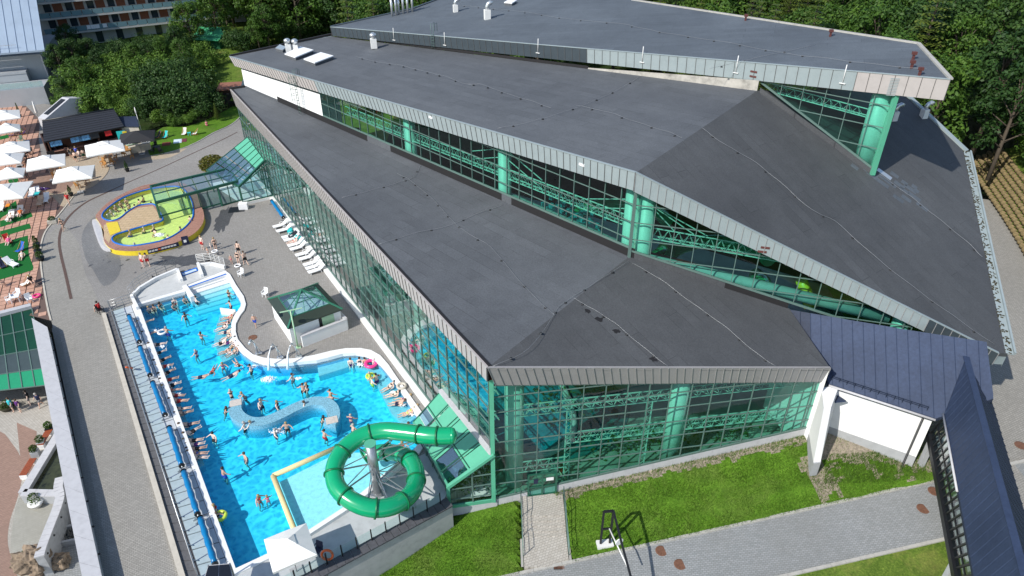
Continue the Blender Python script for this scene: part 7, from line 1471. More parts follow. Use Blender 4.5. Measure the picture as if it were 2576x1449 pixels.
# ================================================ hotel far behind, upper left
HP = atd(114, 88, 140); hd = Vector((.858, .513, 0)).normalized(); hn = Vector((hd.y, -hd.x, 0)); hz0 = HP.z
hot = empty('balcony_hotel', Z(HP, hz0 - 3.2)); tag(hot, 'grey hotel block with glass-fronted balconies and orange timber panels', 'building')
HL = 44; hpale = flat('pale_grey_render', (.50, .49, .47), .85, 0, .08, .6); hor = flat('orange_timber_panel', (.20, .06, .022), .6, 0, .15, 1.2); hgl = flat('hotel_window_glass', (.03, .045, .06), .08, 0, .1, 1, spec=.8)
def HQ(u, dn, z): return Z(HP + hd * u + hn * dn, z)
m_ = MB(); q = [HQ(-1, -2, 0), HQ(HL, -2, 0), HQ(HL, -14, 0), HQ(-1, -14, 0)]; m_.hexa([Z(v, hz0 - 8) for v in q], [Z(v, hz0 + 16) for v in q]); m_.build('wall', hpale, hot)
bal_gl = flat('blue_green_balcony_glass', (.16, .27, .31), .12, 0, .1, 1, spec=.7)
for f in range(5):
    z = hz0 + f * 3.0; m_ = MB(); q = [HQ(0, -2.05, z), HQ(HL - 2, -2.05, z), HQ(HL - 2, .0, z), HQ(0, .0, z)][::-1]; m_.hexa([v + Vector((0, 0, -.35)) for v in q], q); so_ = m_.build('balcony_slab', hpale, hot)
    nb_ = 22
    for i in range(nb_):
        a, b = i / nb_ * (HL - 2) + .06, (i + 1) / nb_ * (HL - 2) - .06; m_ = MB(); m_.hexa([HQ(a, -.02, z + .05), HQ(b, -.02, z + .05), HQ(b, -.06, z + .05), HQ(a, -.06, z + .05)], [HQ(a, -.02, z + 1.0), HQ(b, -.02, z + 1.0), HQ(b, -.06, z + 1.0), HQ(a, -.06, z + 1.0)]); m_.build('balcony_glass', bal_gl, so_)
    m_ = MB(); m_.bar(HQ(0, -.04, z + 1.06), HQ(HL - 2, -.04, z + 1.06), .06, .06); m_.build('balcony_rail', M['steel'], so_)
for f in range(-1, 5):
    z = hz0 + f * 3.0
    for i in range(11):
        u = 1.2 + i * 3.85
        m_ = MB(); m_.hexa([HQ(u, -1.93, z + .1), HQ(u + 1.3, -1.93, z + .1), HQ(u + 1.3, -2.1, z + .1), HQ(u, -2.1, z + .1)], [HQ(u, -1.93, z + 2.4), HQ(u + 1.3, -1.93, z + 2.4), HQ(u + 1.3, -2.1, z + 2.4), HQ(u, -2.1, z + 2.4)]); m_.build('window', hgl, hot)
        if f >= 0: m_ = MB(); m_.hexa([HQ(u + 1.6, -1.92, z + .02), HQ(u + 3.3, -1.92, z + .02), HQ(u + 3.3, -2.1, z + .02), HQ(u + 1.6, -2.1, z + .02)], [HQ(u + 1.6, -1.92, z + 2.5), HQ(u + 3.3, -1.92, z + 2.5), HQ(u + 3.3, -2.1, z + 2.5), HQ(u + 1.6, -2.1, z + 2.5)]); m_.build('timber_panel', hor, hot)
tw_ = flat('white_towel', (.75, .77, .8), .9)
for u, w_, f in ((8.0, .7, 0), (9.2, 1.6, 0), (11.0, .8, 0), (36, 1.2, 0), (38, 1.2, 0)): m_ = MB(); c = HQ(u, 0.03, hz0 + f * 3 + .62); m_.box(c, (w_, .05, .75), math.atan2(hd.y, hd.x)); tag(m_.build('towel', tw_), 'white towel drying over the lowest hotel balcony rail', 'towel', 'towels on the hotel balcony')
# side wing towards the viewer
wg = empty('hotel_side_wing', HQ(-2, 4, hz0 - 3)); tag(wg, 'narrow grey hotel wing with stacked dark balconies', 'building'); m_ = MB(); q = [HQ(-2, 0, 0), HQ(-2, 10, 0), HQ(-9, 11, 0), HQ(-9, -4, 0)]; ar = (q[1] - q[0]).cross(q[2] - q[0]).z; q = q if ar > 0 else q[::-1]; m_.hexa([Z(v, hz0 - 9) for v in q], [Z(v, hz0 + 14) for v in q]); m_.build('wall', hpale, wg)
for f in range(5):
    for k in range(3): m_ = MB(); c = HQ(-1.95, 1.5 + k * 3.2, hz0 - 3.6 + f * 3.0); m_.box(c, (2.0, .2, 2.0), math.atan2(hn.y, hn.x)); m_.build('window', hgl, wg)
# fence and thuja hedge below the hotel
for i in range(17):
    p = HQ(12 + i * 1.35, 4.2, 0); p.z = hz0 - 3.4; o = empty('thuja', p); tag(o, 'small conical thuja in the clipped row below the hotel', 'shrub', 'thuja row below the hotel'); 
    if i == 0: tfm = leafball(220, .42, .85, .07, .15, 3, .1, .8).mesh('foliage'); tfm.materials.append(M['leaf_dark']); tsm = MB(); tsm.tube([(0, 0, -.2), (0, 0, .8)], [.05, .02], 5); tsm = tsm.mesh('trunk'); tsm.materials.append(M['bark'])
    link('foliage', tfm, o); link('trunk', tsm, o)
fn = empty('timber_fence', HQ(24, 5.0, hz0 - 4.5)); tag(fn, 'brown timber board fence below the thuja row', 'fence')
for i in range(50): m_ = MB(); c = HQ(12 + i * .5, 5.0, hz0 - 3.9); m_.box(c, (.42, .06, 1.5 + rnd.uniform(-.05, .05)), math.atan2(hd.y, hd.x)); m_.build('board', M['wood_dark'], fn)
# ================================================ grey building at the left edge
lb = empty('grey_chalet_building', at(120, 240, 0)); tag(lb, 'pale grey building with steep metal roof and glazed bay at the terrace end', 'building')
lgrey = flat('light_grey_cladding', (.36, .38, .40), .7, 0, .06, .5); lroof = flat('pale_blue_metal_roof', (.32, .40, .50), .4, .2, .06, .5)
C0 = at(140, 232, 0); ld = Vector((-.93, -.36, 0)).normalized(); ln = Vector((-ld.y, ld.x, 0)); ln = ln if ln.y < 0 else -ln
_, = (0,); ztop = hit(102, 118, vwall(C0, C0 + ld)).z
def LQ(u, dn, z): return Z(C0 + ld * u + ln * dn, z)
for nm, u0, u1, d0, d1, z1, mt in (('wall', 0, 40, -16, 0, ztop - 1.2, lgrey), ('bay', 3.0, 7.5, 0, 2.2, ztop - 3.5, lgrey), ('plinth_block', 0, 40, 2.0, 7.0, 3.0, lgrey)):
    q = [LQ(u1, d1, 0), LQ(u0, d1, 0), LQ(u0, d0, 0), LQ(u1, d0, 0)]; q = q if (q[1] - q[0]).cross(q[2] - q[0]).z > 0 else q[::-1]; m_ = MB(); m_.hexa([Z(v, -.5) for v in q], [Z(v, z1) for v in q]); m_.build(nm, mt, lb)
q = [LQ(-1.2, 2.6, ztop), LQ(40, 2.6, ztop), LQ(40, -9, ztop + 12), LQ(-1.2, -9, ztop + 12)]; PLq = q; m_ = MB(); m_.hexa([v + Vector((0, 0, -.3)) for v in q][::-1], q[::-1]); ro_ = m_.build('roof', lroof, lb)
for i in range(30): a, b = lerp(q[0], q[1], i / 30), lerp(q[3], q[2], i / 30); m_ = MB(); m_.bar(a + Vector((0, -.02, .05)), b + Vector((0, -.02, .05)), .05, .08); m_.build('roof_seam', lroof, ro_)
for k, (u, w_) in enumerate(((9, 3.2), (13, 3.2), (17, 3.2))):
    m_ = MB(); m_.hexa([LQ(u + w_, .06, 3.4), LQ(u, .06, 3.4), LQ(u, -.1, 3.4), LQ(u + w_, -.1, 3.4)], [LQ(u + w_, .06, 9), LQ(u, .06, 9), LQ(u, -.1, 9), LQ(u + w_, -.1, 9)]); m_.build('window', hgl, lb)
for k in range(6): m_ = MB(); z = 3.2 + k * 1.25; m_.bar(LQ(2.9, 2.26, z), LQ(7.6, 2.26, z), .05, .06); m_.build('cladding_joint', M['plinth'], lb)
m_ = MB(); m_.bar(LQ(0.2, .15, 0), LQ(.2, .15, ztop - 1.4), .25, .2); m_.bar(LQ(8.2, .15, 3), LQ(8.2, .15, ztop - 1.2), .35, .3); m_.build('pilaster', M['stone'], lb)
m_ = MB(); m_.bar(LQ(0, 6.9, 3.6), LQ(30, 6.9, 3.6), .05, .9); m_.build('terrace_glass', M['glass_clear'], lb)
for (x, y, l_) in ((152, 205, 'upper white slanted stair wall with a dark slot'), (165, 300, 'lower white slanted stair wall with a dark slot beside the bar')):
    p = at(x, y + 10, .2); o = empty('stair_wall', Z(p, 0)); tag(o, l_, 'wall'); m_ = MB(); a = Vector((.45, .9, 0)).normalized(); b = Vector((a.y, -a.x, 0)); L_ = 7.0
    q = [(-3.5, 0), (3.5, 0), (3.5, 3.4), (1.5, 3.9), (-3.5, 1.9)]
    f = lambda s_, z, t: p + a * s_ + Vector((0, 0, z)) + b * t
    fa = [f(s_, z, .9) for s_, z in q]; fb = [f(s_, z, -.9) for s_, z in q]
    m_.face(fa[::-1]); m_.face(fb); 
    for i in range(5): j = (i + 1) % 5; m_.face([fa[i], fa[j], fb[j], fb[i]])
    m_.build('wall', M['stone'], o); m_ = MB(); m_.hexa([f(-2.6, 2.32, .5), f(1.0, 3.76, .5), f(1.0, 3.76, -.5), f(-2.6, 2.32, -.5)], [f(-2.6, 2.36, .5), f(1.0, 3.80, .5), f(1.0, 3.80, -.5), f(-2.6, 2.36, -.5)]); m_.build('slot', M['black'], o)
# green shed on the slope, brown-roofed store by the hall
def gz_(x, y, it=6):
    p = at(x, y, 2)
    for _ in range(it): p = at(x, y, hz(p.x, p.y))
    return p
gs = empty('green_shed', gz_(535, 118)); tag(gs, 'small green wooden shed with pale green sloping roof on the meadow', 'shed'); g = gz_(535, 118); m_ = MB(); m_.box(Z(g, g.z + 1.2), (5.2, 3.2, 2.4), R(-8)); m_.build('wall', flat('green_boards', (.015, .13, .05), .7, 0, .15), gs); m_ = MB(); m_.box(Z(g, g.z + 2.7) + Vector((0, -.3, 0)), (6.2, 4.8, .15), R(-8), rx=R(20)); m_.build('roof', flat('pale_green_roof', (.06, .36, .17), .5, 0, .06), gs); m_ = MB(); m_.box(Z(g, g.z + 1.3) + Vector((1.2, -1.72, 0)), (.7, .1, .9), R(-8)); m_.build('window', M['black'], gs)
bs_ = empty('brown_roofed_store', at(575, 262, 0)); tag(bs_, 'dark store with rust coloured flat roof tucked by the hall end', 'shed'); p = at(580, 262, 0); m_ = MB(); m_.box(Z(p, 1.3) + Vector((0, 1.8, 0)), (3.6, 3.6, 2.6), R(12)); m_.build('wall', M['wood_dark'], bs_); m_ = MB(); m_.box(Z(p, 2.75) + Vector((0, 1.7, 0)), (4.2, 4.4, .2), R(12)); m_.build('roof', flat('rust_roof', (.28, .12, .08), .8, 0, .15), bs_); m_ = MB(); m_.box(Z(p, 1.05) + Vector((.35, -.05, 0)), (2.4, .1, 2.0), R(12)); m_.build('door', M['black'], bs_)
# ================================================ trees
def limb(mb, p, d_, L_, r_, rng, depth=0):
    q = p + d_ * L_; mid_ = p.lerp(q, .5) + Vector((rng.uniform(-.1, .1), rng.uniform(-.1, .1), 0)) * L_ * .4; mb.tube([p, mid_, q], [r_, r_ * .75, r_ * .4], 5); return q
def tree_mesh(seed, h_, rad, n_cl, n_leaf, ls, kind='dec'):
    rng = random.Random(seed); tk = MB(); cr = MB()
    if kind == 'dec':
        tk.tube([(0, 0, -.6), (.1, 0, h_ * .3), (0, .1, h_ * .6), (0, 0, h_ * .85)], [h_ * .022, h_ * .017, h_ * .011, .03], 7)
        cl = []
        for i in range(n_cl):
            a = rng.uniform(0, 6.28); t = rng.random() ** .75; z = h_ * (.28 + .66 * t); rr_ = rad * math.sqrt(max(.05, 1 - ((t - .38) / .66) ** 2)) * rng.uniform(.45, 1.0); p = Vector((rr_ * math.cos(a), rr_ * math.sin(a), z)); cl.append((p, rad * rng.uniform(.22, .40)))
            if i % 2 == 0: limb(tk, Vector((0, 0, z * .72)), (p - Vector((0, 0, z * .72))).normalized(), (p - Vector((0, 0, z * .72))).length * .9, h_ * .007, rng)
        for p, r_ in cl:
            for k in range(n_leaf):
                while True:
                    v = Vector((rng.uniform(-1, 1), rng.uniform(-1, 1), rng.uniform(-1, 1)))
                    if .15 < v.length < 1: break
                c = p + Vector((v.x * r_, v.y * r_, v.z * r_ * .75)); s_ = ls * rng.uniform(.6, 1.3); nrm = (v.normalized() + Vector((rng.uniform(-.8, .8), rng.uniform(-.8, .8), rng.uniform(.0, 1.1)))).normalized(); a_ = nrm.orthogonal().normalized(); a_ = (Matrix.Rotation(rng.uniform(0, 6.28), 3, nrm) @ a_) * s_; b_ = nrm.cross(a_).normalized() * s_ * .6
                cr.face([c - a_, c + b_, c + a_ * 1.1, c - b_])
    elif kind == 'con':                                         # spruce / larch: drooping whorls
        tk.tube([(0, 0, -.6), (0, 0, h_ * .95)], [h_ * .018, .03], 7); z = h_ * .12
        while z < h_ * .98:
            f = 1 - z / h_; L_ = rad * (f ** .8) * rng.uniform(.8, 1.1) + .25; nb2 = max(4, int(9 * f + 4)); a0 = rng.uniform(0, 6.28)
            for i in range(nb2):
                a = a0 + 6.28 * i / nb2 + rng.uniform(-.25, .25); d_ = Vector((math.cos(a), math.sin(a), 0)); Lb_ = L_ * rng.uniform(.7, 1.1); ns = max(3, int(Lb_ / (ls * .8)))
                for k in range(ns):
                    t = (k + .6) / ns; c = Vector((0, 0, z)) + d_ * Lb_ * t + Vector((0, 0, -.22 * Lb_ * t * t + .12 * Lb_ * t)); w_ = ls * (1.25 - .6 * t)
                    sd3 = Vector((-d_.y, d_.x, 0))
                    for sg in (-1, 1):
                        e_ = (sd3 * sg * w_ * rng.uniform(.8, 1.3) + d_ * w_ * .5 + Vector((0, 0, -w_ * rng.uniform(.15, .55)))); g_ = d_ * ls * .42; cr.face([c - g_ * .5, c + g_, c + e_ + g_ * .3, c + e_ - g_ * .3])
            z += h_ * .045
    else:                                                        # bush
        tk.tube([(0, 0, -.3), (0, 0, h_ * .5)], [.08, .03], 5)
        cl = [(Vector((rng.uniform(-.7, .7) * rad, rng.uniform(-.7, .7) * rad, h_ * rng.uniform(.25, .8))), rad * rng.uniform(.3, .5)) for _ in range(n_cl)]
        for p, r_ in cl:
            for k in range(n_leaf):
                while True:
                    v = Vector((rng.uniform(-1, 1), rng.uniform(-1, 1), rng.uniform(-1, 1)))
                    if .15 < v.length < 1: break
                c = p + v * r_; c.z = max(.1, c.z); s_ = ls * rng.uniform(.6, 1.3); nrm = (v.normalized() + Vector((rng.uniform(-.8, .8), rng.uniform(-.8, .8), rng.uniform(0, 1.0)))).normalized(); a_ = nrm.orthogonal().normalized(); a_ = (Matrix.Rotation(rng.uniform(0, 6.28), 3, nrm) @ a_) * s_; b_ = nrm.cross(a_).normalized() * s_ * .6; cr.face([c - a_, c + b_, c + a_, c - b_])
    return tk.mesh('trunk'), cr.mesh('crown')
TM = {}
def proto(key, mat, *a, **k): t, c = tree_mesh(*a, **k); t.materials.append(M['bark']); c.materials.append(M[mat]); TM[key] = (t, c)
for i in range(4): proto('dec%d' % i, 'leaf_dec', 20 + i, 15, 4.6, 46, 95, .26)
for i in range(3): proto('drk%d' % i, 'leaf_dark', 40 + i, 14, 4.2, 44, 90, .25)
for i in range(3): proto('lar%d' % i, 'leaf_larch', 60 + i, 18, 4.2, 0, 0, .55, kind='con')
for i in range(3): proto('bus%d' % i, 'leaf_shrub', 70 + i, 3.2, 2.2, 16, 95, .15, kind='bush')
for i in range(2): proto('pin%d' % i, 'leaf_dark', 80 + i, 5.0, 2.9, 22, 110, .17, kind='bush')
def plant(key, p, s_, label, cat, group, name, rz=None):
    o = empty(name, p, rnd.uniform(0, 6.28)); o.scale = (s_ * rnd.uniform(.92, 1.08), s_ * rnd.uniform(.92, 1.08), s_); tag(o, label, cat, group); link('trunk', TM[key][0], o); link('crown', TM[key][1], o); return o
def project(p):
    d = p - Vector((0, 0, CAMH)); dep = d.y * _ct - d.z * _st; up = d.y * _st + d.z * _ct; return CX + FPX * d.x / dep, CY - FPX * up / dep
SIL = [(560, 150), (832, 66), (1040, 20), (1070, -5), (1585, -5), (2310, 108), (2394, 198), (2440, 400), (2460, 500)]
def sil(x):
    for (a, b), (c, d) in zip(SIL[:-1], SIL[1:]):
        if a <= x <= c: return lerp(b, d, (x - a) / (c - a))
    return 9999
def fheight(x, y):
    if x > 42 and y < 92: return 2.2 + max(0, (x - 47 - max(0, (50 - y)) * .5)) * .22 + max(0, y - 60) * .03
    return hz(x, y)
fr2 = random.Random(31); ntree = 0
LBL = {'dec': 'mid-green broadleaf forest tree', 'drk': 'dark green broadleaf forest tree', 'lar': 'feathery drooping forest larch'}
def zone(x, y, tx, s_):
    a = 'low ' if s_ < .9 else 'very tall ' if s_ > 1.07 else 'tall '; z = 'above the sandy block wall' if y < 92 and x > 40 else 'behind the far roof corner' if tx < 900 else 'behind the row of steel flues' if tx < 1100 else 'behind the elbow roof vents' if tx < 1600 else 'behind the brown roof cowls' if tx < 2250 else 'beyond the roof tip'
    return a, z + (', deep inside' if y > 150 else '')
WALLPT = [Vector(p) for p in wl_]
yy = 44
while yy < 215:
    xx = -62
    while xx < 150:
        x, y = xx + fr2.uniform(-2.2, 2.2), yy + fr2.uniform(-2.2, 2.2); xx += 6.2 + (yy - 44) * .014
        if y < 96 and x < 34 + (y - 70) * -.3 + 12: continue
        if y < 112 and x < 0: continue
        if x < -28 and y < 150: continue
        if y < 78 and x < wall_x(y) + 6.5: continue
        z = fheight(x, y); s_ = fr2.uniform(.78, 1.18); top = project(Vector((x, y, z + 15 * s_))); mid = project(Vector((x, y, z + 7 * s_))); bx = 5 * 1744 / y
        if top[0] + bx < 0 or top[0] - bx > 2620 or mid[1] < -260 or top[1] > 900: continue
        if top[1] > min(sil(top[0]), sil(top[0] - bx * .6) if top[0] > 2300 else 9999, sil(top[0] + bx * .6) if top[0] < 900 else 9999) + 4: continue
        if mid[1] < -140: continue
        w_ = fr2.random(); larchy = (1450 < top[0] < 2300 and w_ < .5) or w_ < .1
        key = 'lar%d' % fr2.randrange(3) if larchy else ('dec%d' % fr2.randrange(4) if w_ > .42 else 'drk%d' % fr2.randrange(3))
        _a, _z = zone(x, y, top[0], s_); plant(key, (x, y, z - .3), s_, _a + LBL[key[:3]] + ' ' + _z, 'tree', 'forest trees behind the hall', {'dec': 'broadleaf_tree', 'drk': 'dark_tree', 'lar': 'larch_tree'}[key[:3]]); ntree += 1
    yy += 6.0 + (yy - 44) * .014
print('forest trees', ntree)
for i, (x, y) in enumerate(top_[::4]):
    plant(['bus0', 'pin0', 'bus1'][i % 3], (x + 1.2, y + .6, fheight(x + 1.2, y) + .6), 1.15, 'leafy undergrowth bush on the bank above the sandy block wall', 'shrub', 'bushes above the block wall', 'bank_shrub')
# garden slope on the left
GT = [('drk', 165, 205, .5), ('drk', 200, 190, .5), ('dec', 215, 240, .45), ('drk', 255, 205, .42), ('drk', 235, 172, .42), ('drk', 300, 172, .34), ('dec', 345, 182, .36), ('drk', 385, 178, .38), ('dec', 420, 172, .4), ('drk', 455, 155, .5), ('dec', 470, 190, .45), ('dec', 490, 130, .65), ('drk', 540, 70, .8), ('drk', 590, 70, .9), ('dec', 640, 85, .9), ('dec', 690, 75, .95), ('dec', 740, 80, .95), ('dec', 790, 72, .95), ('drk', 560, 40, .9), ('dec', 620, 40, 1.0), ('dec', 680, 125, .6), ('drk', 505, 60, .7), ('dec', 655, 130, .45), ('dec', 840, 60, .95), ('drk', 185, 150, .5), ('drk', 172, 265, .35)]
for i, (k, x, y, s_) in enumerate(GT):
    p = gz_(x, y); plant(k + str(i % (4 if k == 'dec' else 3)), p, s_, ('broadleaf tree with light green crown on the garden slope' if k == 'dec' else 'dark bushy tree on the shaded garden slope'), 'tree', 'trees on the garden slope', 'garden_tree')
GB = [('bus', 190, 285, 1.2), ('bus', 215, 295, 1.1), ('bus', 250, 270, 1.4), ('bus', 280, 285, 1.3), ('bus', 300, 255, 1.3), ('bus', 330, 285, 1.1), ('bus', 345, 300, .9), ('bus', 270, 240, 1.2), ('bus', 230, 262, 1.2), ('bus', 330, 215, 1.3), ('bus', 380, 215, 1.3), ('bus', 420, 200, 1.3), ('bus', 455, 205, 1.3), ('bus', 480, 165, 1.3), ('bus', 310, 300, .8), ('bus', 210, 230, 1.2), ('bus', 405, 305, .7), ('bus', 425, 310, .6), ('bus', 500, 300, .6), ('bus', 440, 318, .5), ('bus', 470, 312, .5), ('bus', 190, 225, 1.3), ('bus', 240, 215, 1.3), ('bus', 285, 200, 1.3), ('bus', 320, 178, 1.2), ('bus', 355, 195, 1.3), ('bus', 395, 188, 1.3), ('bus', 430, 178, 1.3), ('bus', 215, 178, 1.3), ('bus', 260, 180, 1.2), ('bus', 300, 228, 1.4), ('bus', 345, 235, 1.3), ('bus', 500, 150, 1.2), ('bus', 520, 190, 1.0), ('bus', 545, 165, 1.0), ('bus', 500, 200, 1.2), ('bus', 175, 245, 1.2)]
for i, (k, x, y, s_) in enumerate(GB): p = gz_(x, y); plant('bus%d' % (i % 3), p, s_, 'leafy bright green shrub on the garden slope', 'shrub', 'bright shrubs on the garden slope', 'garden_shrub')
GPn = [(375, 250, 1.1), (410, 240, 1.2), (445, 235, 1.3), (480, 245, 1.2), (515, 262, 1.15), (390, 280, 1.1), (425, 275, 1.2), (460, 275, 1.25), (495, 285, 1.1), (530, 290, .9), (365, 300, .8), (440, 300, .9), (470, 215, 1.0)]
GPn += [(x, 168 - (x - 170) * .13 + 9 * (k % 3), .85) for k, x in enumerate(range(165, 480, 24))] + [(x, 128 - (x - 590) * .2 + 8 * (k % 2), .9) for k, x in enumerate(range(590, 850, 24))]
for i, (x, y, s_) in enumerate(GPn): p = gz_(x, y); plant('pin%d' % (i % 2), p, s_, 'dense dark green mountain pine bush above the bar lawn' if i < 13 else 'dark bush below the hotel on the slope' if x < 500 else 'dark bush at the forest edge behind the skylights', 'shrub', 'dark bushes on the slope', 'mountain_pine' if i < 13 else 'dark_bush')
p = gz_(548, 300); o = empty('young_spruce', p); o.scale = (.16,) * 3; tag(o, 'young bright spruce at the edge of the bar lawn', 'tree'); link('trunk', TM['lar0'][0], o); link('crown', TM['lar0'][1], o)
# grass blades on the front lawn, weeds by the plinth
def blades(name, n_, area, mat, h0, h1, seed):
    mb = MB(); r_ = random.Random(seed)
    for i in range(n_):
        p = area(r_); h_ = r_.uniform(h0, h1); a = r_.uniform(0, 6.28); d_ = Vector((math.cos(a), math.sin(a), 0)) * .018; l_ = Vector((r_.uniform(-.5, .5), r_.uniform(-.5, .5), 1)) * h_; mb.face([p - d_, p + d_, p + l_])
    o = mb.build(name, mat); tag(o, kind='stuff'); return o
def lawn_pt(r_):
    while True:
        u, t = r_.random() * n, r_.random(); i = min(int(u), n - 1); f = u - i; a = Vector(LAWN[0][i]).lerp(Vector(LAWN[0][i + 1]), f); b = Vector(LAWN[1][i]).lerp(Vector(LAWN[1][i + 1]), f); p = a.lerp(b, t)
        q = p - o0; 
        if abs(q.dot(sd_)) < 1.75 and q.dot(ax) > -.5: continue
        s = (p - P).dot(EF); dd = (p - P).dot(nF)
        if (dd < .5 and s > 4) or (s > 24 and dd < 2.4 and r_.random() < .75): continue
        return p
n = 130
M['blade'] = leafmat('grass_blade', (.05, .13, .010), (.15, .27, .04), .3); tag(blades('lawn_grass', 70000, lawn_pt, M['blade'], .06, .17, 5), 'short mown grass with longer tufts on the sloping front lawn', 'grass')
def weed_pt(r_): s = r_.uniform(4.5, 24); p = P + EF * s + nF * abs(r_.gauss(0, .35)); return Vector((p.x, p.y, fz(s) - .03))
tag(blades('plinth_weeds', 2500, weed_pt, M['leaf_shrub'], .08, .3, 6), 'weeds growing in the gravel strip along the plinth', 'weeds')
def lawn_z(x, y):
    v = Vector((x, y, 0)); s = (v - P).dot(EF); d_ = (v - P).dot(nF); k = max(0, min(1, d_ / max(.1, ((Vector((KU0.x, KU0.y, 0)) - P).dot(nF) + ((KU1 - KU0).dot(nF)) * s / 32)))); return lerp(fz(s), road_z(x, y) + .06, k) + .05
def annex_pt(r_): p = at(r_.uniform(2080, 2330), r_.uniform(1140, 1200), 1.5); p.z = lawn_z(p.x, p.y) - .03; return p
tag(blades('annex_weeds', 3500, annex_pt, M['leaf_shrub'], .08, .35, 9), 'scattered weeds in the gravel below the white annex wall', 'weeds')
# ================================================ people
POSE = {}
def skin_body(name, J, edges, root='pelvis'):
    names = list(J); idx = {k: i for i, k in enumerate(names)}
    me = bpy.data.meshes.new(name); me.from_pydata([J[k][:3] for k in names], [(idx[a], idx[b]) for a, b in edges], []); ob = bpy.data.objects.new(name, me); col.objects.link(ob)
    sk = ob.modifiers.new('skin', 'SKIN'); sk.use_smooth_shade = True; sk.branch_smoothing = .6
    lay = me.skin_vertices[0].data if me.skin_vertices else None
    if lay is None:
        bm_ = bmesh.new(); bm_.from_mesh(me); bm_.verts.layers.skin.verify(); bm_.to_mesh(me); bm_.free(); lay = me.skin_vertices[0].data
    for k, i in idx.items():
        r_ = J[k][3]; lay[i].radius = (r_, r_) if not isinstance(r_, tuple) else r_; lay[i].use_root = (k == root)
    sb_ = ob.modifiers.new('sub', 'SUBSURF'); sb_.levels = 1; sb_.render_levels = 1
    dg_ = bpy.context.evaluated_depsgraph_get(); dg_.update(); out = bpy.data.meshes.new_from_object(ob.evaluated_get(dg_)); out.name = name
    for p in out.polygons: p.use_smooth = True
    bpy.data.objects.remove(ob); bpy.data.meshes.remove(me); return out
ED = [('pelvis', 'spine'), ('spine', 'chest'), ('chest', 'neck'), ('neck', 'head'), ('head', 'crown'), ('head', 'nose')]
for s_ in 'lr': ED += [('chest', 'sh' + s_), ('sh' + s_, 'el' + s_), ('el' + s_, 'wr' + s_), ('wr' + s_, 'ha' + s_), ('wr' + s_, 'th' + s_), ('pelvis', 'hip' + s_), ('hip' + s_, 'kn' + s_), ('kn' + s_, 'an' + s_), ('an' + s_, 'toe' + s_)]
RAD = dict(pelvis=.155, spine=.145, chest=.165, neck=.062, head=.102, crown=.078, nose=.02, sh=.075, el=.052, wr=.037, ha=.04, th=.016, hip=.105, kn=.068, an=.044, toe=.04)
def pose(name, **kw):
    J = {}
    for k, v in kw.items():
        if k in RAD and k in ('pelvis', 'spine', 'chest', 'neck', 'head', 'crown'): J[k] = (*v, RAD[k])
        else:
            l, r_ = v if isinstance(v[0], tuple) else (v, (v[0], -v[1], v[2])); J[k + 'l'] = (*l, RAD[k]); J[k + 'r'] = (*r_, RAD[k])
    h = Vector(J['head'][:3]); nk = Vector(J['neck'][:3]); up_ = (Vector(J['crown'][:3]) - nk).normalized(); fw = Vector(kw.get('face', (1, 0, 0))) if False else FACE.get(name, Vector((1, 0, 0))); J['nose'] = (*(h + fw * .1), RAD['nose'])
    for s_ in 'lr': w_, a_ = Vector(J['wr' + s_][:3]), Vector(J['ha' + s_][:3]); d_ = (a_ - w_).normalized(); sdv = d_.cross(Vector((0, 0, 1))); sdv = sdv.normalized() if sdv.length > .1 else Vector((1, 0, 0)); J['th' + s_] = (*(w_ + d_ * .05 + sdv * .045), RAD['th'])
    POSE[name] = J; return J
FACE = {'recline': Vector((-.7, 0, .7)), 'swim': Vector((.5, 0, -.85))}
pose('stand', pelvis=(0, 0, .94), spine=(0, 0, 1.12), chest=(0, 0, 1.33), neck=(.0, 0, 1.48), head=(.02, 0, 1.59), crown=(.01, 0, 1.67), sh=(0, .17, 1.41), el=(-.02, .24, 1.14), wr=(.06, .25, .92), ha=(.1, .25, .82), hip=(0, .09, .88), kn=(.03, .1, .48), an=(0, .11, .08), toe=(.14, .12, .03))
pose('walk', pelvis=(0, 0, .93), spine=(.02, 0, 1.11), chest=(.04, 0, 1.32), neck=(.05, 0, 1.47), head=(.09, 0, 1.58), crown=(.08, 0, 1.66), sh=(.04, .17, 1.40), el=((-.1, .24, 1.15), (.14, -.24, 1.15)), wr=((-.08, .26, .93), (.3, -.2, 1.0)), ha=((-.06, .26, .83), (.38, -.18, .98)), hip=(0, .09, .87), kn=((.2, .1, .5), (-.06, -.1, .48)), an=((.24, .11, .09), (-.32, -.11, .14)), toe=((.38, .12, .04), (-.24, -.12, .04)))
pose('wade', pelvis=(0, 0, .94), spine=(0, 0, 1.12), chest=(.02, 0, 1.33), neck=(.03, 0, 1.48), head=(.06, 0, 1.58), crown=(.05, 0, 1.66), sh=(.02, .17, 1.41), el=(.08, .36, 1.24), wr=(.26, .5, 1.13), ha=(.33, .54, 1.1), hip=(0, .1, .88), kn=(.12, .15, .5), an=(-.02, .16, .08), toe=(.12, .18, .03))
pose('hold', pelvis=(-.08, 0, .92), spine=(-.04, 0, 1.1), chest=(.03, 0, 1.3), neck=(.08, 0, 1.44), head=(.13, 0, 1.55), crown=(.12, 0, 1.63), sh=(.05, .17, 1.37), el=(.25, .22, 1.2), wr=(.38, .05, 1.25), ha=(.42, -.04, 1.26), hip=(-.08, .09, .86), kn=(-.15, .12, .47), an=(-.35, .13, .15), toe=(-.25, .14, .05))
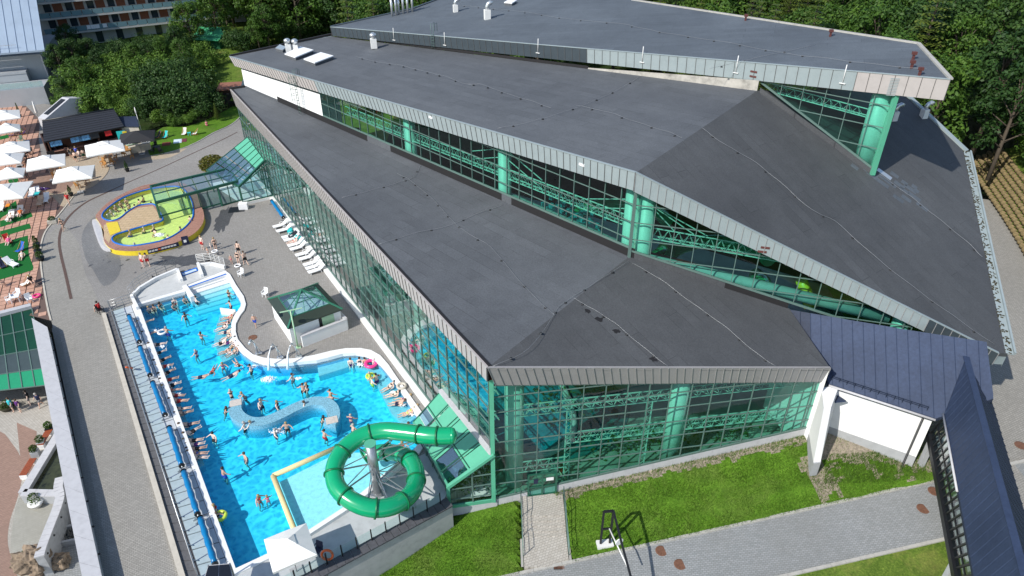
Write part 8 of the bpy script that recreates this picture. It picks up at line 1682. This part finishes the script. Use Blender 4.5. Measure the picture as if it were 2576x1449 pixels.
pose('recline', pelvis=(.05, 0, .12), spine=(.2, 0, .2), chest=(.38, 0, .34), neck=(.5, 0, .46), head=(.57, 0, .54), crown=(.62, 0, .6), sh=(.43, .17, .4), el=(.3, .3, .2), wr=(.08, .3, .16), ha=(-.02, .28, .16), hip=(-.02, .09, .11), kn=((-.4, .12, .2), (-.42, -.1, .12)), an=((-.78, .12, .08), (-.84, -.12, .06)), toe=((-.84, .12, .2), (-.9, -.12, .17)))
pose('sit', pelvis=(0, 0, .5), spine=(-.03, 0, .68), chest=(-.02, 0, .88), neck=(.0, 0, 1.03), head=(.04, 0, 1.14), crown=(.03, 0, 1.22), sh=(0, .17, .95), el=(.08, .22, .7), wr=(.3, .16, .66), ha=(.38, .13, .65), hip=(.06, .1, .48), kn=(.44, .13, .5), an=(.46, .13, .08), toe=(.6, .14, .03))
pose('swim', pelvis=(-.35, 0, -.05), spine=(-.17, 0, -.02), chest=(.05, 0, 0), neck=(.2, 0, .03), head=(.3, 0, .08), crown=(.36, 0, .1), sh=(.08, .17, 0), el=((.3, .3, -.02), (-.12, -.26, -.08)), wr=((.52, .25, -.05), (-.3, -.24, -.12)), ha=((.62, .2, -.06), (-.4, -.22, -.13)), hip=(-.42, .09, -.06), kn=(-.8, .12, -.1), an=((-1.15, .14, -.05), (-1.18, -.12, -.16)), toe=((-1.3, .14, -.08), (-1.32, -.12, -.18)))
skins = [flat('skin_light', (.72, .50, .39), .5, 0, .05, 5, space='obj'), flat('skin_tanned', (.62, .40, .30), .5, 0, .05, 5, space='obj'), flat('skin_pale', (.76, .58, .49), .5, 0, .05, 5, space='obj'), flat('skin_brown', (.54, .34, .25), .5, 0, .05, 5, space='obj')]
hairs = [flat('hair_dark', (.02, .014, .01), .6, 0, .1, space='obj'), flat('hair_brown', (.07, .04, .02), .6, 0, .1, space='obj'), flat('hair_blond', (.35, .24, .11), .6, 0, .1, space='obj'), flat('hair_grey', (.4, .38, .36), .6, 0, .1, space='obj')]
CLO = {'black': (.01, .01, .012), 'navy': (.012, .018, .06), 'red': (.5, .02, .02), 'blue': (.02, .07, .45), 'lime': (.45, .6, .08), 'pink': (.75, .1, .25), 'dark green': (.02, .08, .04), 'purple': (.1, .02, .16), 'white': (.75, .75, .75), 'orange': (.7, .16, .02), 'grey': (.15, .15, .16), 'turquoise': (.03, .45, .5)}
clom = {k: flat('cloth_' + k.replace(' ', '_'), c, .8, 0, .08, space='obj') for k, c in CLO.items()}
BM = {}; CM = {}
def J3(J, k): return Vector(J[k][:3])
for nm, J in POSE.items():
    BM[nm] = skin_body('body_' + nm, J, ED); BM[nm].materials.append(skins[0])
    P_, S_, C_, N_, H_, T_ = (J3(J, k) for k in ('pelvis', 'spine', 'chest', 'neck', 'head', 'crown'))
    m_ = MB(); m_.tube([P_.lerp(S_, .35), P_, (J3(J, 'hipl') + J3(J, 'hipr')) / 2], [.163, .172, .16], 10)
    for s_ in 'lr': h_, k_ = J3(J, 'hip' + s_), J3(J, 'kn' + s_); m_.tube([h_.lerp(k_, -.1), h_.lerp(k_, .3), h_.lerp(k_, .62)], [.122, .116, .108], 8)
    t = m_.mesh('trunks'); t.materials.append(clom['black']); CM[nm, 'trunks'] = t
    m_ = MB(); m_.tube([P_.lerp(S_, .2), P_, (J3(J, 'hipl') + J3(J, 'hipr')) / 2 - (S_ - P_).normalized() * .06], [.163, .174, .126], 10); t = m_.mesh('briefs'); t.materials.append(clom['black']); CM[nm, 'briefs'] = t
    m_ = MB(); m_.tube([C_.lerp(S_, .42), C_.lerp(S_, .1), C_.lerp(N_, .12)], [.16, .182, .166], 10); t = m_.mesh('bikini_top'); t.materials.append(clom['black']); CM[nm, 'top'] = t
    m_ = MB(); m_.tube([P_, S_, C_, C_.lerp(N_, .6)], [.18, .17, .195, .1], 10)
    for s_ in 'lr': m_.tube([J3(J, 'sh' + s_).lerp(C_, .3), J3(J, 'sh' + s_), J3(J, 'sh' + s_).lerp(J3(J, 'el' + s_), .6)], [.08, .08, .07], 7)
    t = m_.mesh('shirt'); t.materials.append(clom['black']); CM[nm, 'shirt'] = t
    ax_ = (T_ - N_).normalized(); fw = FACE.get(nm, Vector((1, 0, 0))); m_ = MB(); q_ = ax_.to_track_quat('Z', 'Y').to_matrix(); m_.lathe(H_ - fw * .02 + ax_ * .015, [(.094, -.04), (.117, .02), (.108, .09), (.066, .132), (.016, .15)], 10, rot=q_); t = m_.mesh('hair'); t.materials.append(hairs[0]); CM[nm, 'hair'] = t
    m_ = MB(); m_.lathe(H_ - fw * .03 + ax_ * .01, [(.055, -.23), (.1, -.1), (.118, .02), (.108, .09), (.066, .132), (.016, .15)], 10, rot=q_); t = m_.mesh('long_hair'); t.materials.append(hairs[0]); CM[nm, 'long'] = t
pr = random.Random(12)
def setmat(o, m):
    o.material_slots[0].link = 'OBJECT'; o.material_slots[0].material = m
def person(p, rz, pz, label, group, kit='trunks', colr='black', sc_=1.0, skin=None, hair=None, long=False, tilt=0.0):
    o = bpy.data.objects.new('person', BM[pz]); col.objects.link(o); o.location = p; o.rotation_euler = (0, tilt, rz); o.scale = (sc_,) * 3; setmat(o, skins[skin if skin is not None else pr.randrange(4)]); tag(o, label, 'person', group)
    ks = {'trunks': ['trunks'], 'bikini': ['briefs', 'top'], 'suit': ['briefs', 'shirt'], 'shirt': ['shirt', 'trunks'], 'briefs': ['briefs']}[kit]
    for k in ks:
        c = bpy.data.objects.new({'top': 'bikini_top'}.get(k, k), CM[pz, k]); col.objects.link(c); c.parent = o; setmat(c, clom[colr] if not (kit == 'shirt' and k == 'trunks') else clom['grey'])
    c = bpy.data.objects.new('hair', CM[pz, 'long' if long else 'hair']); col.objects.link(c); c.parent = o; setmat(c, hairs[hair if hair is not None else pr.randrange(4)])
    return o
CN = ['black', 'black', 'navy', 'black', 'dark green', 'grey', 'red', 'blue', 'purple', 'black']
ZF = -1.36
def bathers(lst, where, group, pz='wade', z=ZF, rot=None, kits=('trunks', 'trunks', 'bikini', 'trunks'), px_z=-.1):
    for it in lst:
        x, y = it[0], it[1]; p = at(x, y, px_z); c = it[2] if len(it) > 2 else pr.choice(CN); k = it[3] if len(it) > 3 else pr.choice(kits); s_ = it[4] if len(it) > 4 else pr.uniform(.92, 1.05)
        q = pz if isinstance(pz, str) else pr.choice(pz); rz = pr.uniform(0, 6.28) if rot is None else rot + pr.uniform(-.45, .45)
        noun = {'trunks': 'trunks', 'bikini': 'bikini', 'suit': 'swimsuit', 'shirt': 'shirt', 'briefs': 'swim briefs'}[k]
        person((p.x, p.y, z + (1 - s_) * .9 if z < -1 else z), rz, q, 'bather in %s %s %s' % (c, noun, where), group, k, c, s_, long=(k in ('bikini', 'suit') and pr.random() < .7))
nrm_l = math.atan2((Vector(PIN[0]) - Vector(PIN[-1])).x * -1, (Vector(PIN[0]) - Vector(PIN[-1])).y)   # facing into the pool from the left rim
rl_ = math.atan2(-(Vector(PIN[0]) - Vector(PIN[-1])).x, (Vector(PIN[0]) - Vector(PIN[-1])).y)
inw = (Vector(PIN[-1]) - Vector(PIN[0])).normalized(); into = Vector((-inw.y, inw.x)); into = into if into.x > 0 else -into; ri = math.atan2(into.y, into.x)
bathers([(363.7, 806), (377, 834), (393, 863), (396, 883), (405, 902), (411, 917), (416.7, 934), (422.6, 951), (428.5, 966), (431, 977), (440, 990), (446, 1004), (455, 1024), (459, 1035), (472, 1064), (480, 1082), (483, 1104), (488, 1114), (491, 1125), (494, 1136), (497, 1146)], 'reclining on the jet bench along the pool edge', 'bathers on the long jet bench', 'recline', -.46, ri + math.pi)
bathers([(372, 774), (385, 770), (400.5, 764), (434.4, 766), (437, 753), (462.4, 750)], 'sitting on the bench below the entrance platform', 'bathers below the entrance platform', 'sit', -1.15, ri - 1.2)
bathers([(491.9, 753), (574.4, 738), (578.8, 764)], 'standing by the wide pool steps', 'bathers by the steps', 'wade')
bathers([(465.3, 795), (505, 844), (493.3, 888), (418, 832), (537, 1096), (617, 1148), (560, 1187), (650, 1254)], 'standing alone in open water between bench and island', 'bathers in open water')
bathers([(515.4, 941), (533, 931), (592, 935), (598, 914)], 'swimming in front of the side bench', 'swimmers', 'swim', ZWATER + .02)
bathers([(559.6, 919), (630.8, 926), (735.8, 949)], 'standing under the water spouts', 'bathers under the spouts')
bathers([(574.4, 794), (568.5, 807), (560, 820), (568.5, 831), (570, 844), (556, 858), (574.4, 856), (580.3, 870), (568.5, 879), (586, 882)], 'lying on the crowded grey side bench', 'bathers on the side bench', 'recline', -.48, ri, kits=('bikini', 'trunks', 'bikini'))
bathers([(580, 989), (567, 1031), (612, 994), (811, 1054)], 'leaning on the end of the serpentine island', 'bathers leaning on the island', 'hold')
bathers([(655, 1014), (696, 1017), (766.7, 1019), (830, 990), (833, 1003), (615.4, 1071), (630.8, 1068), (720.3, 1071), (691, 1088)], 'standing right beside the serpentine island', 'bathers around the island')
bathers([(761.6, 975, 'black', 'trunks'), (772, 973, 'navy', 'bikini')], 'embracing in the water behind the island', 'couple behind the island', 'wade')
bathers([(815, 1092), (881.8, 1052), (887.7, 1078)], 'standing between island and green slide', 'bathers near the slide')
bathers([(880.9, 906), (903.9, 904), (917, 904), (942, 907)], 'sitting on the curved corner bench below the rim', 'bathers on the corner bench', 'sit', -1.1, ri - 1.9, kits=('bikini', 'trunks'))
bathers([(930.4, 944, 'lime', 'suit'), (946.6, 950), (934.8, 958, 'lime', 'trunks')], 'huddled at the corner of the bubbling bench', 'bathers at the bench corner', 'wade')
bathers([(977.5, 970), (989.3, 988), (1001, 1010), (1014.4, 999), (1024.7, 1034, 'lime', 'bikini'), (1035, 1029)], 'relaxing on the bubbling bench along the straight rim', 'bathers on the bubbling bench', 'recline', -.48, ri + math.pi * .95 + math.pi)
bathers([(672, 1252, 'pink', 'bikini', .75), (540, 1277), (546, 1296)], 'near the lower end of the pool', 'bathers at the lower end', 'wade')
bathers([(1027, 1073, 'red', 'trunks'), (1012, 1120)], 'queuing at the slide exit', 'bathers by the slide exit', 'wade')
# small pool
bathers([(277, 530), (288.6, 519), (301.7, 509), (315.8, 501)], 'leaning against the timber side of the yellow-green pool', 'bathers at the timber side', 'sit', -.35, 5.6, px_z=.8)
bathers([(323, 515), (314.8, 530), (337.8, 518), (349.2, 504), (359, 496), (380.4, 510)], 'sitting low in the upper lobe of the yellow-green pool', 'bathers in the upper lobe', 'sit', -.3, px_z=.8)
bathers([(326.3, 582), (360.7, 573), (385.3, 568), (388.6, 579), (480.3, 553), (477, 546), (452.5, 574), (421.3, 592), (337.8, 612)], 'sitting in the lower lobe of the yellow-green pool', 'bathers in the lower lobe', 'sit', -.3, px_z=.8)
# swim rings
def swimring(x, y, mat, lab, z=ZWATER + .08, r_=.36, t=.11):
    p = at(x, y, z); m_ = MB(); m_.tube([p + Vector((r_ * math.cos(k * math.pi / 8), r_ * math.sin(k * math.pi / 8), 0)) for k in range(16)], t, 8, closed=True); tag(m_.build('swim_ring', M[mat]), lab, 'swim ring')
swimring(933, 915, 'pink', 'large pink swim ring by the curved corner bench', r_=.48, t=.16); swimring(553, 1298, 'lime', 'lime swim ring with a child at the lower pool edge', r_=.4, t=.13); swimring(932, 946, 'lime', 'lime swim ring at the bench corner'); swimring(408, 835, 'plastic_w', 'white swim ring with a child near the long bench'); swimring(1109, 1451 * 0 + 970, 'plastic_w', 'pale swim ring inside the hall', -1.0); swimring(1010, 952 + 19, 'kerb', 'beige swim ring lying on the pool rim', .2); swimring(540, 632, 'plastic_w', 'white swim ring carried beside the children', .5, .3, .08); swimring(598, 692 * 0 + 668, 'plastic_w', 'white swim ring on the deck beside the group', .1, .3, .08); swimring(92, 744, 'pink', 'pink and white swim ring lying on the terrace tiles', .1, .33, .1); swimring(1036, 872, 'pink', 'pink double swim ring floating in the indoor pool', -1.0, .5, .18)
# people on the decks
def deckp(x, y, pz, rz, label, kit='trunks', colr='black', s_=1.0, z=0.0, group=None, skin=None, hair=None, long=False): p = at(x, y, z); person((p.x, p.y, z), rz, pz, label, group, kit, colr, s_, skin, hair, long)
deckp(162, 580, 'walk', -1.8, 'woman in black bikini walking along the promenade', 'bikini', 'black', 1.0, long=True, hair=2); deckp(176, 515, 'walk', -1.5, 'person in brown-red wrap walking beside the potted conifer', 'suit', 'red', 1.0, skin=1)
deckp(362, 671, 'stand', -2.0, 'man in red trunks standing below the yellow pool wall', 'trunks', 'red', 1.05); deckp(374, 669, 'walk', -1.0, 'companion in dark red trunks beside the yellow pool wall', 'trunks', 'red', 1.0)
deckp(511.5, 627, 'stand', -1.9, 'man in red trunks standing with two small children', 'trunks', 'red', 1.05); deckp(544, 630, 'stand', 2.0, 'woman in black bikini seen from behind near the children', 'bikini', 'black', 1.0); deckp(532, 629, 'stand', .5, 'small child with a white swim ring on the deck', 'briefs', 'white', .62); deckp(524.6, 642, 'stand', 1.2, 'small child in pale shorts on the deck', 'briefs', 'white', .6)
deckp(603, 642, 'stand', -1.5, 'tall man behind the group near the railing', 'trunks', 'black', 1.05); deckp(601.6, 664, 'stand', -1.6, 'woman in black bikini in the group near the railing', 'bikini', 'black'); deckp(619.6, 667, 'walk', 2.4, 'man in black trunks leaving the group near the railing', 'trunks', 'black', 1.05); deckp(583.6, 664, 'stand', -1.2, 'child in the group near the railing', 'briefs', 'pink', .7)
deckp(644, 822, 'walk', -1.6, 'boy in blue trunks walking across the deck by the hut', 'trunks', 'blue', .88)
deckp(252, 784, 'sit', 2.9, 'attendant in red shirt sitting by the promenade kerb', 'shirt', 'red', 1.0, 0.0)
deckp(193.5, 408, 'stand', 1.6, 'man in black trunks queuing at the bar, seen from behind', 'trunks', 'black'); deckp(180, 398, 'stand', 1.4, 'guest in a dark top leaning on the bar counter', 'shirt', 'black'); deckp(197, 396, 'stand', 1.5, 'guest in a bright blue shirt at the bar', 'shirt', 'blue'); deckp(204, 404, 'walk', 1.2, 'guest with bare back turning away from the bar queue', 'trunks', 'grey'); deckp(214, 402, 'stand', 2.0, 'guest in dark green trunks at the end of the bar queue', 'trunks', 'dark green'); deckp(187, 403, 'stand', 1.0, 'guest in black swimsuit in the bar queue', 'suit', 'black', long=True); deckp(142, 388, 'stand', 1.5, 'bare-backed guest at the left end of the bar counter', 'trunks', 'navy'); deckp(235, 395, 'walk', .8, 'guest half hidden by the large parasol', 'trunks', 'orange')
deckp(60, 412, 'sit', .5, 'guest in black on the terrace chairs beneath parasols', 'bikini', 'black'); deckp(68, 392, 'sit', 1.0, 'guest with dark hair among the black chairs', 'trunks', 'black'); deckp(40, 415, 'stand', 1.5, 'guest standing at the black chair group', 'trunks', 'grey')
deckp(145, 440, 'sit', 1.0, 'guest at the pine table under the parasol', 'trunks', 'navy'); deckp(57, 338, 'sit', .6, 'guest in yellow on a purple deck chair', 'suit', 'lime')
for x, y, l_, c, k in ((26, 549, 'person in dark trunks sunbathing on a white terrace lounger', 'black', 'trunks'), (50, 537, 'person in orange top sunbathing on a white terrace lounger', 'orange', 'suit'), (20, 608, 'person in pink reading on the red deck chair', 'pink', 'suit'), (52, 640, 'person lying on the green carpet below the blue deck chair', 'white', 'bikini'), (738, 606, 'sunbather in red reclining on a white lounger by the glass', 'red', 'bikini')):
    p = at(x, y, .5); person((p.x, p.y, .32 if 'carpet' not in l_ else .08), 1.9 if x < 100 else az, 'recline', l_, None, k, c, 1.0)
deckp(82, 716, 'sit', -.6, 'woman in black swimsuit sitting on the terrace edge beside a white deck chair', 'suit', 'black', 1.0, .1, long=True); deckp(2, 722, 'sit', .3, 'person cut off by the terrace edge near the white table', 'bikini', 'black'); deckp(522, 321, 'sit', 2.2, 'person sitting on the lawn by the young spruce', 'bikini', 'pink', 1, -.3)
for x, y, l_, c, k, s_ in ((35, 1035, 'visitor with a dark teal rucksack on the lower plaza', 'turquoise', 'shirt', 1.0), (53, 1036, 'visitor with purple rucksack and pale trousers on the lower plaza', 'purple', 'shirt', .92), (78, 1019, 'visitor in black standing under the glass overhang', 'black', 'shirt', 1.05), (105, 1022, 'visitor in dark shirt striding along the lower plaza', 'navy', 'shirt', 1.0)):
    p = at(x, y, ZP); person((p.x, p.y, ZP), pr.uniform(-2.5, -1), 'walk' if 'strid' in l_ else 'stand', l_, None, k, c, s_)
p = P + EF * 5.4 - nF * 1.5; person((p.x, p.y, -1.28), -1.2, 'sit', 'person in red shirt seated behind the front glazing near the door', None, 'shirt', 'red')
# shoes and slippers left by the pool entrance
mb = MB(); sr = random.Random(6)
for i in range(40): x, y = (sr.uniform(512, 545), sr.uniform(640, 655)) if i % 2 else (sr.uniform(380, 440), sr.uniform(690, 702)); mb.box(at(x, y, .04) + Vector((0, 0, 0)), (.26, .1, .08), sr.uniform(0, 3))
tag(mb.build('slippers', M['black']), 'scattered black bathing slippers left near the pool entrance', 'slippers', kind='stuff')
